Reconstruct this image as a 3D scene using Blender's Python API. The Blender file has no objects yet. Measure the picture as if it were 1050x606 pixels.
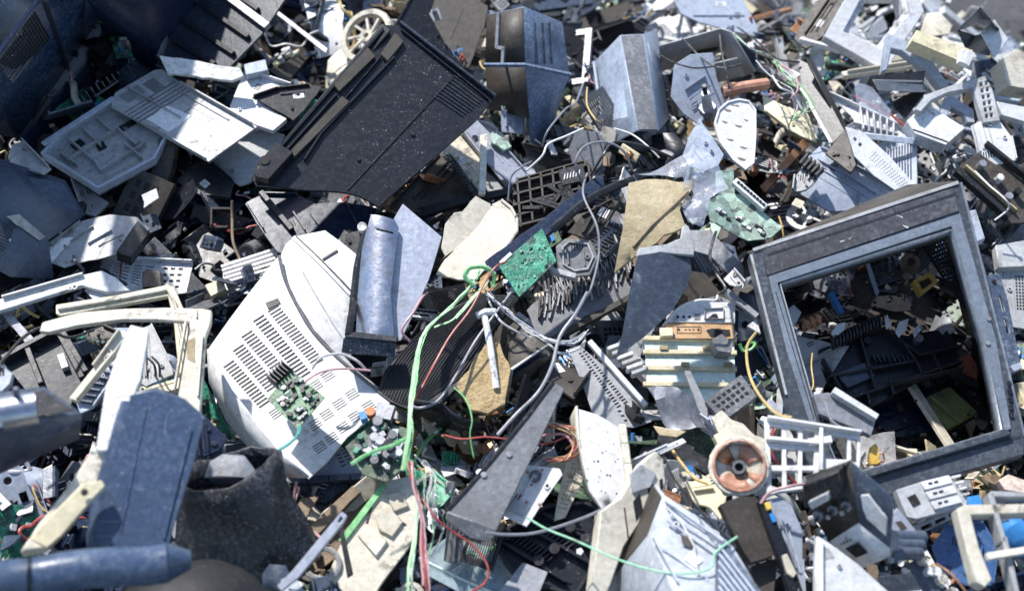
import bpy, bmesh, math, random, zlib
from mathutils import Vector, Matrix
from mathutils.geometry import delaunay_2d_cdt
R = math.radians
sc = bpy.context.scene
COL = bpy.data.collections.new('scrapyard'); sc.collection.children.link(COL)

# ---------------------------------------------------------------- camera
CAMP = Vector((0, -1.95, 1.95)); LENS = 45.0
FWD = Vector((0, 1, -1)).normalized(); RGT = Vector((1, 0, 0)); UPV = RGT.cross(FWD)
cd = bpy.data.cameras.new('camera'); cam = bpy.data.objects.new('camera', cd); COL.objects.link(cam)
cam.location = CAMP; cam.rotation_euler = (R(45), 0, 0)
cd.lens = LENS; cd.sensor_width = 36; cd.clip_start = .05; cd.clip_end = 2000
cd.dof.use_dof = True; cd.dof.focus_distance = 2.45; cd.dof.aperture_fstop = 2.6
sc.camera = cam

def ray(px, py):
    """direction through a point of the 1050 x 606 picture"""
    return (FWD + RGT * ((px - 525) / 1050 * 36 / LENS) + UPV * ((303 - py) / 1050 * 36 / LENS)).normalized()

def sm(a, b, x):
    t = min(1, max(0, (x - a) / (b - a))); return t * t * (3 - 2 * t)

def Hf(x, y):
    """height of the heap"""
    z = .035 * math.sin(3.1 * x + 1.3) * math.cos(2.7 * y + .4) + .02 * math.sin(7 * x + 2 * y)
    z += .14 * sm(-.45, -1.2, x) + .16 * sm(.3, 1.2, y) * sm(.2, -.8, x)
    d = (x - .3) * .55 + (y - .55)
    if d > 0: z -= min(.4, .16 * d * d + .1 * d)
    z -= 1.3 * sm(0, .3, min(x - 1.46, y - 1.42))
    z -= .9 * sm(1.9, 3.6, abs(x)) + 1.0 * sm(2.9, 4.3, y) + 1.0 * sm(-1.35, -2.3, y)
    return max(z, -1.05)

def S(px, py, h=0.0):
    d = ray(px, py); t = .6; f0 = None
    while t < 9:
        p = CAMP + d * t
        if p.z < max(Hf(p.x, p.y), -1.0) + h:
            a, b = t - .04, t
            for _ in range(9):
                m = (a + b) / 2; p = CAMP + d * m
                if p.z < max(Hf(p.x, p.y), -1.0) + h: b = m
                else: a = m
            return CAMP + d * b
        t += .04
    return CAMP + d * t

class PL:
    """a plane of its own in the heap: u, v along it, w out of it"""
    def __init__(s, o, n, bend=None, rot=0, px=True):
        s.o = Vector(o); s.n = Vector(n).normalized(); s.bend = bend; s.px = px
        ref = RGT if abs(s.n.x) < .9 else Vector((0, 1, 0))
        u = (ref - s.n * ref.dot(s.n)).normalized(); v = s.n.cross(u)
        s.u = u * math.cos(rot) + v * math.sin(rot); s.v = s.n.cross(s.u)
    def L(s, p):
        if not s.px: return (p[0], p[1])
        d = ray(p[0], p[1]); den = d.dot(s.n)
        if abs(den) < .06: den = -.06
        q = CAMP + d * ((s.o - CAMP).dot(s.n) / den) - s.o
        return (q.dot(s.u), q.dot(s.v))
    def W(s, u, v, w=0.0):
        if s.bend: w += s.bend(u, v)
        return s.o + s.u * u + s.v * v + s.n * w
    def mtx(s):
        m = Matrix((s.u, s.v, s.n)).transposed().to_4x4(); m.translation = s.o; return m
    def loc(s, **k):
        c = PL(s.o, s.n, s.bend); c.u, c.v = s.u, s.v; c.px = k.get('px', False); return c

def cyl_bend(ang, k, s0=0):
    c, q = math.cos(R(ang)), math.sin(R(ang))
    return lambda u, v: -k * (u * c + v * q - s0) ** 2

def plane(pts, h, nx=0, ny=-.2, bend=None):
    cx = sum(p[0] for p in pts) / len(pts); cy = sum(p[1] for p in pts) / len(pts)
    return PL(S(cx, cy, h), (nx, ny, 1), bend)

def plane3(a, b, c):
    a, b, c = (S(*q) for q in (a, b, c))
    n = (b - a).cross(c - a).normalized()
    if n.dot(CAMP - a) < 0: n = -n
    return PL((a + b + c) / 3, n)

def area(p):
    return sum(p[i - 1][0] * p[i][1] - p[i][0] * p[i - 1][1] for i in range(len(p))) / 2
def ccw(p):
    return list(p) if area(p) > 0 else list(reversed(p))
def inset(p, d):
    p = ccw(p); n = len(p); out = []
    for i in range(n):
        a, b, c = Vector(p[i - 1]), Vector(p[i]), Vector(p[(i + 1) % n])
        e, f = (b - a), (c - b)
        if e.length < 1e-9 or f.length < 1e-9: out.append(tuple(b)); continue
        e.normalize(); f.normalize()
        m = Vector((-e.y - f.y, e.x + f.x)); q = max(.35, m.length_squared / 2)
        out.append(tuple(b + m / q * d))
    return out
def jagged(pts, amp, step, rng, edges=None):
    out = []; n = len(pts)
    for i in range(n):
        a, b = pts[i], pts[(i + 1) % n]; out.append(a)
        if edges is not None and i not in edges: continue
        L = math.hypot(b[0] - a[0], b[1] - a[1]); k = int(L / step)
        if k < 2: continue
        nx, ny = -(b[1] - a[1]) / L, (b[0] - a[0]) / L; drift = 0
        for j in range(1, k):
            drift = drift * .6 + rng.uniform(-1, 1) * amp * .7
            o = drift + (rng.choice((-1, 1)) * amp * rng.random() if rng.random() < .3 else 0)
            t = (j + rng.uniform(-.3, .3)) / k
            out.append((a[0] + (b[0] - a[0]) * t + nx * o, a[1] + (b[1] - a[1]) * t + ny * o))
    return out
def quadgrid(q, nu, nv, fu=.5, fv=.75, skip=None):
    """holes in a bilinear quad: nu along q0-q1, nv along q0-q3"""
    def B(s, t):
        return tuple((1 - s) * (1 - t) * q[0][k] + s * (1 - t) * q[1][k] + s * t * q[2][k] + (1 - s) * t * q[3][k] for k in (0, 1))
    out = []
    for i in range(nu):
        for j in range(nv):
            if skip and skip(i, j): continue
            s0 = (i + .5 - fu / 2) / nu; s1 = (i + .5 + fu / 2) / nu
            t0 = (j + .5 - fv / 2) / nv; t1 = (j + .5 + fv / 2) / nv
            out.append([B(s0, t0), B(s1, t0), B(s1, t1), B(s0, t1)])
    return out
def circ(c, r, n=12, ry=None, a0=0):
    ry = ry or r
    return [(c[0] + r * math.cos(a0 + 6.28318 * i / n), c[1] + ry * math.sin(a0 + 6.28318 * i / n)) for i in range(n)]

class MB:
    def __init__(s): s.V = []; s.F = []; s.M = []; s.mats = []
    def mi(s, m):
        if m not in s.mats: s.mats.append(m)
        return s.mats.index(m)
    def add(s, V, F, m):
        b = len(s.V); s.V += [Vector(v) for v in V]; k = s.mi(m)
        for f in F: s.F.append([b + i for i in f]); s.M.append(k)
    def poly(s, pl, pts, t, m, holes=(), w0=0.0, side=None):
        """sheet of thickness t: outline, holes, bent with its plane"""
        P = ccw([pl.L(p) for p in pts]); Hs = [ccw([pl.L(p) for p in h]) for h in holes]
        if pl.bend:
            def sub(q):
                o = []
                for i in range(len(q)):
                    a, b = q[i], q[(i + 1) % len(q)]; k = max(1, int(math.hypot(b[0] - a[0], b[1] - a[1]) / .022))
                    o += [(a[0] + (b[0] - a[0]) * j / k, a[1] + (b[1] - a[1]) * j / k) for j in range(k)]
                return o
            P = sub(P); Hs = [h if len(Hs) > 6 else sub(h) for h in Hs]
        vs = [Vector(p) for p in P]; faces = [list(range(len(P)))]
        for h in Hs:
            faces.append(list(range(len(vs), len(vs) + len(h)))); vs += [Vector(p) for p in h]
        if pl.bend:
            x0, x1 = min(p[0] for p in P), max(p[0] for p in P); y0, y1 = min(p[1] for p in P), max(p[1] for p in P)
            st = max(.02, (x1 - x0 + y1 - y0) / 44); i = 0; x = x0 + st / 2
            while x < x1:
                y = y0 + st / 2 + (i % 2) * st / 2
                while y < y1: vs.append(Vector((x, y))); y += st
                x += st; i += 1
        try: ov, oe, of, _, _, fid = delaunay_2d_cdt(vs, [], faces, 0, 1e-6)
        except Exception: return
        tri = [f for f, i in zip(of, fid) if len(i) == 1 and i[0] == 0]
        if not tri: return
        cnt = {}
        for f in tri:
            for k in range(len(f)): cnt[(f[k - 1], f[k])] = 1
        bnd = [e for e in cnt if (e[1], e[0]) not in cnt]
        used = sorted({i for f in tri for i in f}); mp = {v: i for i, v in enumerate(used)}; n = len(used)
        V = [pl.W(ov[i].x, ov[i].y, w0) for i in used] + [pl.W(ov[i].x, ov[i].y, w0 - t) for i in used]
        b0 = sum((ov[f[0]] .x* (ov[f[1]].y - ov[f[2]].y) + ov[f[1]].x * (ov[f[2]].y - ov[f[0]].y) + ov[f[2]].x * (ov[f[0]].y - ov[f[1]].y)) for f in tri[:1])
        fl = (lambda f: f) if b0 > 0 else (lambda f: f[::-1])
        s.add(V, [fl([mp[i] for i in f]) for f in tri] + [fl([mp[i] + n for i in reversed(f)]) for f in tri], m)
        b = len(s.V) - 2 * n; k = s.mi(side or m)
        for a, c in bnd:
            q = [b + mp[c], b + mp[a], b + mp[a] + n, b + mp[c] + n]; s.F.append(q if b0 > 0 else q[::-1]); s.M.append(k)
    def ring(s, pl, pts, wid, t, m, w0=0.0):
        q = pl.loc(); P = [pl.L(p) for p in pts]
        s.poly(q, P, t, m, [inset(P, wid)], w0)
    def bar(s, pl, a, b, wid, hgt, m, w0=0.0):
        """straight raised bar between two points, standing on w0"""
        q = pl.loc(); A, B = Vector(pl.L(a)), Vector(pl.L(b)); d = (B - A)
        if d.length < 1e-6: return
        n = Vector((-d.y, d.x)).normalized() * wid / 2
        k = max(1, int(d.length / .03)) if pl.bend else 1
        for i in range(k):
            p0, p1 = A + d * i / k, A + d * (i + 1) / k
            c = [p0 - n, p1 - n, p1 + n, p0 + n]
            s.add([q.W(v.x, v.y, w0) for v in c] + [q.W(v.x, v.y, w0 + hgt) for v in c],
                  [(4, 5, 6, 7), (3, 2, 1, 0), (0, 1, 5, 4), (1, 2, 6, 5), (2, 3, 7, 6), (3, 0, 4, 7)], m)
    def cyl(s, pl, c, r, h, m, w0=0.0, n=12, r2=None, flat=None):
        u, v = pl.L(c); r2 = r if r2 is None else r2; V = []
        for w, rr in ((w0, r), (w0 + h, r2)):
            V += [pl.W(u + rr * math.cos(6.28318 * i / n), v + rr * math.sin(6.28318 * i / n), w) for i in range(n)]
        s.add(V, [[(i + 1) % n, (i + 1) % n + n, i + n, i][::-1] for i in range(n)] + [list(range(n, 2 * n)), list(range(n))[::-1]], m)
    def tube(s, P, r, m, n=7, closed=False, r_end=None, flat=1.0):
        P = [Vector(p) for p in P]; K = len(P); V = []; nrm = None
        for i in range(K):
            t = (P[min(i + 1, K - 1)] - P[max(i - 1, 0)])
            if t.length < 1e-9: t = Vector((1, 0, 0))
            t.normalize()
            if nrm is None: nrm = t.orthogonal().normalized()
            nrm = (nrm - t * nrm.dot(t)).normalized(); bn = t.cross(nrm)
            rr = r if r_end is None else r + (r_end - r) * i / (K - 1)
            V += [P[i] + nrm * math.cos(6.28318 * j / n) * rr + bn * math.sin(6.28318 * j / n) * rr * flat for j in range(n)]
        F = [[i * n + j, i * n + (j + 1) % n, (i + 1) * n + (j + 1) % n, (i + 1) * n + j] for i in range(K - 1) for j in range(n)]
        F += [list(range(n))[::-1], list(range((K - 1) * n, K * n))]
        s.add(V, F, m)
    def facets(s, V, F, m):
        """V: (px, py, h) corners on the heap"""
        s.add([S(*v) if not isinstance(v, Vector) else v for v in V], F, m)

def smooth(P, k=6):
    P = [Vector(p) for p in P]; out = []
    for i in range(len(P) - 1):
        a, b, c, d = P[max(i - 1, 0)], P[i], P[i + 1], P[min(i + 2, len(P) - 1)]
        for j in range(k):
            t = j / k
            out.append(.5 * ((2 * b) + (c - a) * t + (2 * a - 5 * b + 4 * c - d) * t * t + (3 * b - a - 3 * c + d) * t ** 3))
    return out + [P[-1]]

THINGS = []; MARKS = []
class Thing:
    def __init__(s, name, label, cat, pl, group=None, lm=None, at=None, filler=False):
        w_ = name.rsplit('_', 1); w_[-1] = {'frame': 'surround', 'bezel': 'surround', 'lid': 'cover', 'panel': 'sheet', 'pane': 'sheet', 'slat': 'strip', 'cap': 'plug', 'blade': 'sliver', 'face': 'plate', 'cone': 'disc', 'side': 'piece', 'edge': 'piece', 'arm': 'piece'}.get(w_[-1], w_[-1]); name = '_'.join(w_)
        s.name, s.label, s.cat, s.pl, s.group = name, label, cat, pl, group
        s.parts = []; s.filler = filler; s.at = at; s.objs = []
        THINGS.append(s)
        if lm: MARKS.append((at, lm))
    def part(s, name, solid=0, parent=None, bevel=0, label=None, kind=None, off=-1):
        m = MB(); s.parts.append([name, m, solid, parent, bevel, label, kind, off]); return m
    def build(s):
        s.parts = [p for p in s.parts if p[1].V]
        if not s.parts: return
        M = s.pl.mtx(); inv = M.inverted(); one = len(s.parts) == 1
        if one: root = None
        else:
            root = bpy.data.objects.new(s.name, None); root.empty_display_size = .05; COL.objects.link(root); root.matrix_world = M
        made = {}
        for name, mb, solid, parent, bevel, label, kind, off in s.parts:
            me = bpy.data.meshes.new(s.name if one else name)
            me.from_pydata([inv @ v for v in mb.V], [], mb.F)
            for mt in mb.mats: me.materials.append(mt)
            me.polygons.foreach_set('material_index', mb.M)
            me.validate(); me.shade_smooth(); me.set_sharp_from_angle(angle=R(32))
            o = bpy.data.objects.new(s.name if one else name, me); COL.objects.link(o); s.objs.append(o)
            if solid:
                md = o.modifiers.new('thick', 'SOLIDIFY'); md.thickness = solid; md.offset = off; md.use_even_offset = False
            if bevel:
                md = o.modifiers.new('edge', 'BEVEL'); md.width = bevel; md.segments = 1; md.limit_method = 'ANGLE'; md.angle_limit = R(40)
            if one: o.matrix_world = M; root = o
            else: o.parent = made.get(parent, root)
            made[id(mb)] = o
            if label: o['label'] = label
            if kind: o['kind'] = kind
        root['label'] = s.label; root['category'] = s.cat; root['kind'] = 'thing'
        if s.group: root['group'] = s.group
        s.root = root

# ---------------------------------------------------------------- materials
MATS = {}
def mat(key, col=(.5, .5, .5), rough=.45, metal=0, dust=.3, dcol=(.42, .4, .37), dirt=.35, kcol=(.07, .055, .045), speck=.3, scol=None,
        scr=.3, spec=.5, bump=.15, var=.14, alpha=1, trans=0, noise=9, pcb=False, grit=1.0):
    if key in MATS: return MATS[key]
    m = bpy.data.materials.new(key); m.use_nodes = True; N = m.node_tree.nodes; Lk = m.node_tree.links; N.clear()
    def nd(t, **k):
        n = N.new(t)
        for a, b in k.items(): setattr(n, a, b)
        return n
    def mth(op, a, b=None, c=None, clamp=False):
        n = nd('ShaderNodeMath', operation=op, use_clamp=clamp)
        for i, x in enumerate((a, b, c)):
            if x is None: continue
            if isinstance(x, (int, float)): n.inputs[i].default_value = x
            else: Lk.new(x, n.inputs[i])
        return n.outputs[0]
    def step(x, lo, hi, amt=1.0):
        n = nd('ShaderNodeMapRange', interpolation_type='SMOOTHSTEP'); Lk.new(x, n.inputs[0])
        n.inputs[1].default_value = lo; n.inputs[2].default_value = hi; n.inputs[3].default_value = 0; n.inputs[4].default_value = amt
        return n.outputs[0]
    def mix(f, a, b):
        n = nd('ShaderNodeMix', data_type='RGBA')
        if isinstance(f, (int, float)): n.inputs[0].default_value = f
        else: Lk.new(f, n.inputs[0])
        for i, x in ((6, a), (7, b)):
            if isinstance(x, tuple): n.inputs[i].default_value = (*x, 1)
            else: Lk.new(x, n.inputs[i])
        return n.outputs[2]
    out = nd('ShaderNodeOutputMaterial'); bs = nd('ShaderNodeBsdfPrincipled'); Lk.new(bs.outputs[0], out.inputs[0])
    tc = nd('ShaderNodeTexCoord'); oi = nd('ShaderNodeObjectInfo')
    cmb = nd('ShaderNodeCombineXYZ'); r10 = mth('MULTIPLY', oi.outputs['Random'], 37.0); Lk.new(r10, cmb.inputs[0]); Lk.new(mth('MULTIPLY', oi.outputs['Random'], 91.0), cmb.inputs[1])
    va = nd('ShaderNodeVectorMath', operation='ADD'); Lk.new(tc.outputs['Object'], va.inputs[0]); Lk.new(cmb.outputs[0], va.inputs[1]); V = va.outputs[0]
    def noisef(vec, scale, detail=4, rg=.6, dist=0):
        n = nd('ShaderNodeTexNoise'); Lk.new(vec, n.inputs['Vector']); n.inputs['Scale'].default_value = scale
        n.inputs['Detail'].default_value = detail; n.inputs['Roughness'].default_value = rg; n.inputs['Distortion'].default_value = dist
        return n.outputs[0]
    n1 = noisef(V, noise, 5, .7, .3); n2 = noisef(V, noise * 5.5, 4, .7); n3 = noisef(V, 240, 2.5, .75, .4)
    mp = nd('ShaderNodeMapping'); mp.inputs['Scale'].default_value = (9, 260, 30); mp.inputs['Rotation'].default_value = (.1, .2, .7)
    Lk.new(V, mp.inputs[0]); n4 = noisef(mp.outputs[0], 1, 2, .6, .15)
    mp2 = nd('ShaderNodeMapping'); mp2.inputs['Scale'].default_value = (200, 7, 30); mp2.inputs['Rotation'].default_value = (.1, .1, .25)
    Lk.new(V, mp2.inputs[0]); n5 = noisef(mp2.outputs[0], 1, 2, .6, .1)
    c = mix(step(n1, .40, .72, dirt), col, kcol)
    dm = mth('ADD', mth('MULTIPLY', n1, -.6), mth('MULTIPLY', noisef(V, noise * 11, 4, .8), 1.2)); dm = step(dm, .22, .62, dust); dm = mth('MULTIPLY', dm, mth('MULTIPLY_ADD', mth('FRACT', mth('MULTIPLY', oi.outputs['Random'], 7.13)), 1.5, .35), clamp=True)
    c = mix(dm, c, dcol)
    lum = sum(col) / 3
    if dirt > .08:
        n0 = noisef(V, noise * .6, 3, .6, .5); m3 = nd('ShaderNodeMapping'); m3.inputs['Scale'].default_value = (4, 46, 20); m3.inputs['Rotation'].default_value = (.2, .1, 1.1); Lk.new(V, m3.inputs[0]); nstr = noisef(m3.outputs[0], 1, 4, .7, .6); sm_ = mth('MULTIPLY', step(n2, .50, .64, min(1, dirt * 1.6)), step(n0, .47, .62))
        c = mix(sm_, c, (.15, .115, .085) if lum > .2 else tuple(x * .5 for x in kcol))
        c = mix(mth('MULTIPLY', step(n2, .30, .42, -1.0), 0) if False else step(nstr, .40, .62, dirt * .5), c, tuple(x * .6 for x in col))
    scol = scol or ((.5, .5, .52) if lum < .3 else (.08, .065, .05))
    spm = mth('MULTIPLY', step(n3, .655 - .03 * speck, .70, min(1, .45 + speck)), mth('MULTIPLY', step(n2, .42, .58), step(noisef(V, noise * .8, 2, .6, .4), .42, .62)))
    if speck > 0: c = mix(spm, c, scol)
    if scr > 0:
        g = mth('MULTIPLY', mth('MAXIMUM', step(n4, .70, .75, scr * .7), step(n5, .71, .76, scr * .6)), mth('MULTIPLY', step(n1, .42, .6), step(mth('FRACT', mth('MULTIPLY', oi.outputs['Random'], 3.7)), .2, .8)))
        c = mix(g, c, (.55, .56, .58) if lum < .35 else (.25, .23, .21))
    if pcb:
        vo = nd('ShaderNodeTexVoronoi', distance='MANHATTAN'); Lk.new(V, vo.inputs['Vector']); vo.inputs['Scale'].default_value = 55
        sp = nd('ShaderNodeSeparateColor'); Lk.new(vo.outputs['Color'], sp.inputs[0]); c = mix(step(sp.outputs[0], .5, .52, .55), c, tuple(x * .35 for x in col)); c = mix(step(sp.outputs[1], .8, .82, .7), c, (.03, .03, .03))
        v2 = nd('ShaderNodeTexVoronoi', distance='CHEBYCHEV'); Lk.new(V, v2.inputs['Vector']); v2.inputs['Scale'].default_value = 190
        c = mix(mth('SUBTRACT', 1.0, step(v2.outputs['Distance'], .16, .26, 1.0)), c, tuple(.16 + .5 * x for x in col))
    hs = nd('ShaderNodeHueSaturation'); Lk.new(c, hs.inputs['Color'])
    nf = noisef(V, 85, 5, .85); Lk.new(mth('MULTIPLY', mth('MULTIPLY_ADD', oi.outputs['Random'], 2 * var, 1 - var), step(nf, .34, .62) if False else mth('MULTIPLY_ADD', nf, 1.3 * grit, 1 - .62 * grit)), hs.inputs['Value'])
    Lk.new(hs.outputs[0], bs.inputs['Base Color'])
    Lk.new(mth('ADD', mth('MULTIPLY', dm, .35), mth('MULTIPLY_ADD', n2, .25, rough - .12), clamp=True), bs.inputs['Roughness'])
    bs.inputs['Metallic'].default_value = metal; bs.inputs['Specular IOR Level'].default_value = spec
    bs.inputs['Alpha'].default_value = alpha; bs.inputs['Transmission Weight'].default_value = trans
    if bump:
        b = nd('ShaderNodeBump'); b.inputs['Strength'].default_value = bump; b.inputs['Distance'].default_value = .004
        Lk.new(mth('ADD', n2, mth('MULTIPLY', n1, 2.0)), b.inputs['Height']); Lk.new(b.outputs[0], bs.inputs['Normal'])
    MATS[key] = m; return m

WHT = mat('white_plastic', (.64, .65, .67), .42, dust=.35, dcol=(.5, .45, .38), dirt=.5, kcol=(.4, .34, .27), speck=.6, scr=.15)
MON = mat('monitor_white_plastic', (.58, .58, .58), .42, dust=.12, dcol=(.5, .45, .38), dirt=.32, kcol=(.5, .46, .4), speck=.7, scr=.1, var=.03)
CRM = mat('cream_plastic', (.62, .58, .48), .45, dust=.3, dcol=(.42, .33, .22), dirt=.5, kcol=(.36, .28, .17), speck=1.1, scr=.15)
YCR = mat('yellowed_plastic', (.68, .6, .4), .45, dust=.3, dcol=(.7, .68, .62), dirt=.3, kcol=(.38, .3, .18), speck=.4, scr=.1)
GRY = mat('light_grey_plastic', (.36, .37, .38), .42, dust=.35, dcol=(.5, .49, .46), dirt=.5, kcol=(.17, .14, .11), speck=.7, scr=.25)
MGR = mat('mid_grey_plastic', (.13, .135, .145), .42, dust=.4, dcol=(.42, .41, .39), dirt=.35, speck=.4, scr=.3)
BGR = mat('blue_grey_plastic', (.045, .062, .095), .36, dust=.28, dcol=(.35, .37, .42), dirt=.3, kcol=(.05, .06, .09), speck=.35, scr=.3)
LBL = mat('pale_blue_plastic', (.34, .38, .45), .38, dust=.4, dcol=(.52, .55, .6), dirt=.35, kcol=(.25, .27, .34), speck=.3, scr=.2)
BLK = mat('black_plastic', (.012, .014, .019), .3, dust=.05, dcol=(.16, .16, .17), dirt=.1, kcol=(.018, .016, .015), speck=1.2, scr=.3, bump=.06, spec=.32)
BLD = mat('dusty_black_plastic', (.016, .017, .02), .36, dust=.16, dcol=(.16, .15, .14), dirt=.3, kcol=(.04, .034, .03), speck=.3, scr=.35, bump=.1, spec=.32)
BLB = mat('blue_black_gloss_plastic', (.008, .016, .04), .26, dust=.08, dcol=(.12, .16, .24), dirt=.1, kcol=(.01, .012, .02), speck=.35, scr=.3, bump=.05)
BLW = mat('black_plastic_white_dust', (.016, .022, .035), .36, dust=.5, dcol=(.26, .3, .36), dirt=.2, kcol=(.01, .012, .016), speck=.7, scr=.7, bump=.1, noise=22, spec=.32)
BRN = mat('brown_dusty_plastic', (.05, .043, .036), .5, dust=.3, dcol=(.16, .135, .11), dirt=.5, kcol=(.02, .016, .013), speck=.45, scol=(.34, .3, .26), scr=.2, spec=.32)
TAN = mat('tan_foam', (.42, .34, .2), .8, dust=.5, dcol=(.5, .45, .34), dirt=.5, kcol=(.17, .12, .06), speck=.5, scol=(.12, .09, .05), scr=.1, bump=.6)
WOD = mat('weathered_wood', (.2, .14, .09), .75, dust=.4, dcol=(.34, .28, .21), dirt=.5, speck=.4, scr=.5, bump=.6)
MET = mat('brushed_steel', (.42, .43, .48), .34, metal=1, dust=.1, dcol=(.4, .4, .42), dirt=.25, kcol=(.25, .24, .25), speck=.3, scr=.35, spec=.5)
DST = mat('dull_steel', (.3, .31, .34), .5, metal=.6, dust=.4, dcol=(.4, .39, .38), dirt=.4, speck=.4, scr=.4)
LVM = mat('lavender_painted_metal', (.35, .37, .43), .38, metal=.25, dust=.3, dcol=(.5, .52, .58), dirt=.25, kcol=(.3, .3, .38), speck=.3, scr=.25)
COP = mat('copper', (.5, .24, .12), .4, metal=.7, dust=.3, dcol=(.6, .48, .38), dirt=.4, speck=.2, scr=.3)
PNK = mat('salmon_enamel', (.42, .2, .13), .45, dust=.45, dcol=(.66, .52, .42), dirt=.3, kcol=(.25, .1, .06), speck=.4)
PCG = mat('green_circuit_board', (.015, .27, .15), .4, dust=.5, dcol=(.35, .6, .48), dirt=.3, kcol=(.01, .13, .08), speck=1, scol=(.62, .72, .66), scr=.1, bump=.4, noise=22, pcb=True)
PCP = mat('pale_green_circuit_board', (.36, .5, .4), .5, dust=.75, dcol=(.66, .72, .66), dirt=.4, kcol=(.2, .36, .27), speck=1, scol=(.2, .3, .24), scr=.1, noise=22, pcb=True)
PCD = mat('dark_green_circuit_board', (.06, .12, .06), .45, dust=.5, dcol=(.36, .37, .3), dirt=.4, speck=1, scol=(.6, .6, .55), scr=.1, noise=22, pcb=True)
PCT = mat('tan_circuit_board', (.42, .28, .12), .5, dust=.45, dcol=(.6, .55, .42), dirt=.4, speck=.9, scol=(.75, .72, .65), scr=.1, noise=18, pcb=True)
TUR = mat('verdigris_sheet', (.6, .72, .66), .45, dust=.4, dcol=(.75, .7, .5), dirt=.3, kcol=(.35, .45, .38), speck=.3)
GRN = mat('green_ribbon', (.16, .46, .16), .4, dust=.5, dcol=(.5, .7, .45), dirt=.2, speck=.1, scr=.1)
RED = mat('red_wire', (.36, .06, .05), .4, dust=.3, dirt=.1, speck=0, scr=0)
PIK = mat('pink_wire', (.5, .27, .28), .45, dust=.3, dirt=.1, speck=0, scr=0)
WIR = mat('grey_wire', (.2, .205, .23), .4, dust=.3, dirt=.2, speck=0, scr=0)
BWR = mat('black_wire', (.02, .02, .022), .4, dust=.3, dirt=.2, speck=0, scr=0)
WWR = mat('white_wire', (.66, .64, .62), .4, dust=.3, dirt=.2, speck=0, scr=0)
YWR = mat('yellow_wire', (.55, .4, .14), .4, dust=.2, dirt=.2, speck=0, scr=0)
BLU = mat('bright_blue_plastic', (.03, .2, .5), .35, dust=.2, dirt=.1, speck=.2)
BLT = mat('translucent_blue_plastic', (.04, .1, .24), .25, dust=.2, dirt=.1, speck=.3, spec=.6)
YEL = mat('yellow_plastic', (.75, .48, .08), .4, dust=.2, dirt=.2, speck=.2)
ORG = mat('orange_plastic', (.7, .2, .04), .4, dust=.2, dirt=.2, speck=.2)
FOM = mat('white_foam', (.72, .71, .69), .7, dust=.25, dcol=(.5, .42, .32), dirt=.2, kcol=(.55, .48, .38), speck=.2, scr=0, bump=.8)
PAP = mat('paper_label', (.8, .8, .8), .6, dust=.2, dirt=.15, kcol=(.5, .45, .4), speck=.2, scr=.2)
DRT = mat('packed_dirt', (.045, .038, .032), .95, dust=.5, dcol=(.11, .095, .08), dirt=.5, kcol=(.02, .017, .014), speck=.6, bump=1, var=0)
SLT = mat('scuffed_slate_plastic', (.035, .045, .065), .34, dust=.2, dcol=(.22, .25, .3), dirt=.2, kcol=(.015, .016, .02), speck=.3, scr=.8, spec=.32)
BST = mat('blue_sheen_streaked_plastic', (.08, .12, .2), .35, dust=.7, dcol=(.36, .42, .52), dirt=.3, kcol=(.02, .022, .03), speck=.5, scr=.9, noise=16)  # dust streaks plus a blue sky sheen painted into the base colour
TVG = mat('television_grey_plastic', (.042, .05, .062), .33, dust=.25, dcol=(.25, .27, .3), dirt=.25, kcol=(.03, .03, .034), speck=.25, scr=.5)
TVB = mat('television_bevel_plastic', (.13, .155, .19), .32, dust=.25, dcol=(.35, .37, .4), dirt=.25, speck=.2, scr=.3)
SHD = mat('grille_black', (.010, .010, .012), .6, dust=.06, dirt=.1, speck=.2, spec=.32)
GLS = mat('clear_film', (.5, .54, .64), .2, dust=.3, dcol=(.6, .58, .55), dirt=.3, kcol=(.3, .25, .2), speck=.3, scr=.3, alpha=.26, bump=.5)
GLA = mat('dusty_glass', (.5, .62, .66), .08, dust=.15, dirt=.05, speck=.3, scr=.3, alpha=.4, bump=.05)

# ---------------------------------------------------------------- short builders
def rg(label): return random.Random(zlib.crc32(label.encode()))
def mid(pts): return (sum(p[0] for p in pts) / len(pts), sum(p[1] for p in pts) / len(pts))

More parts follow.
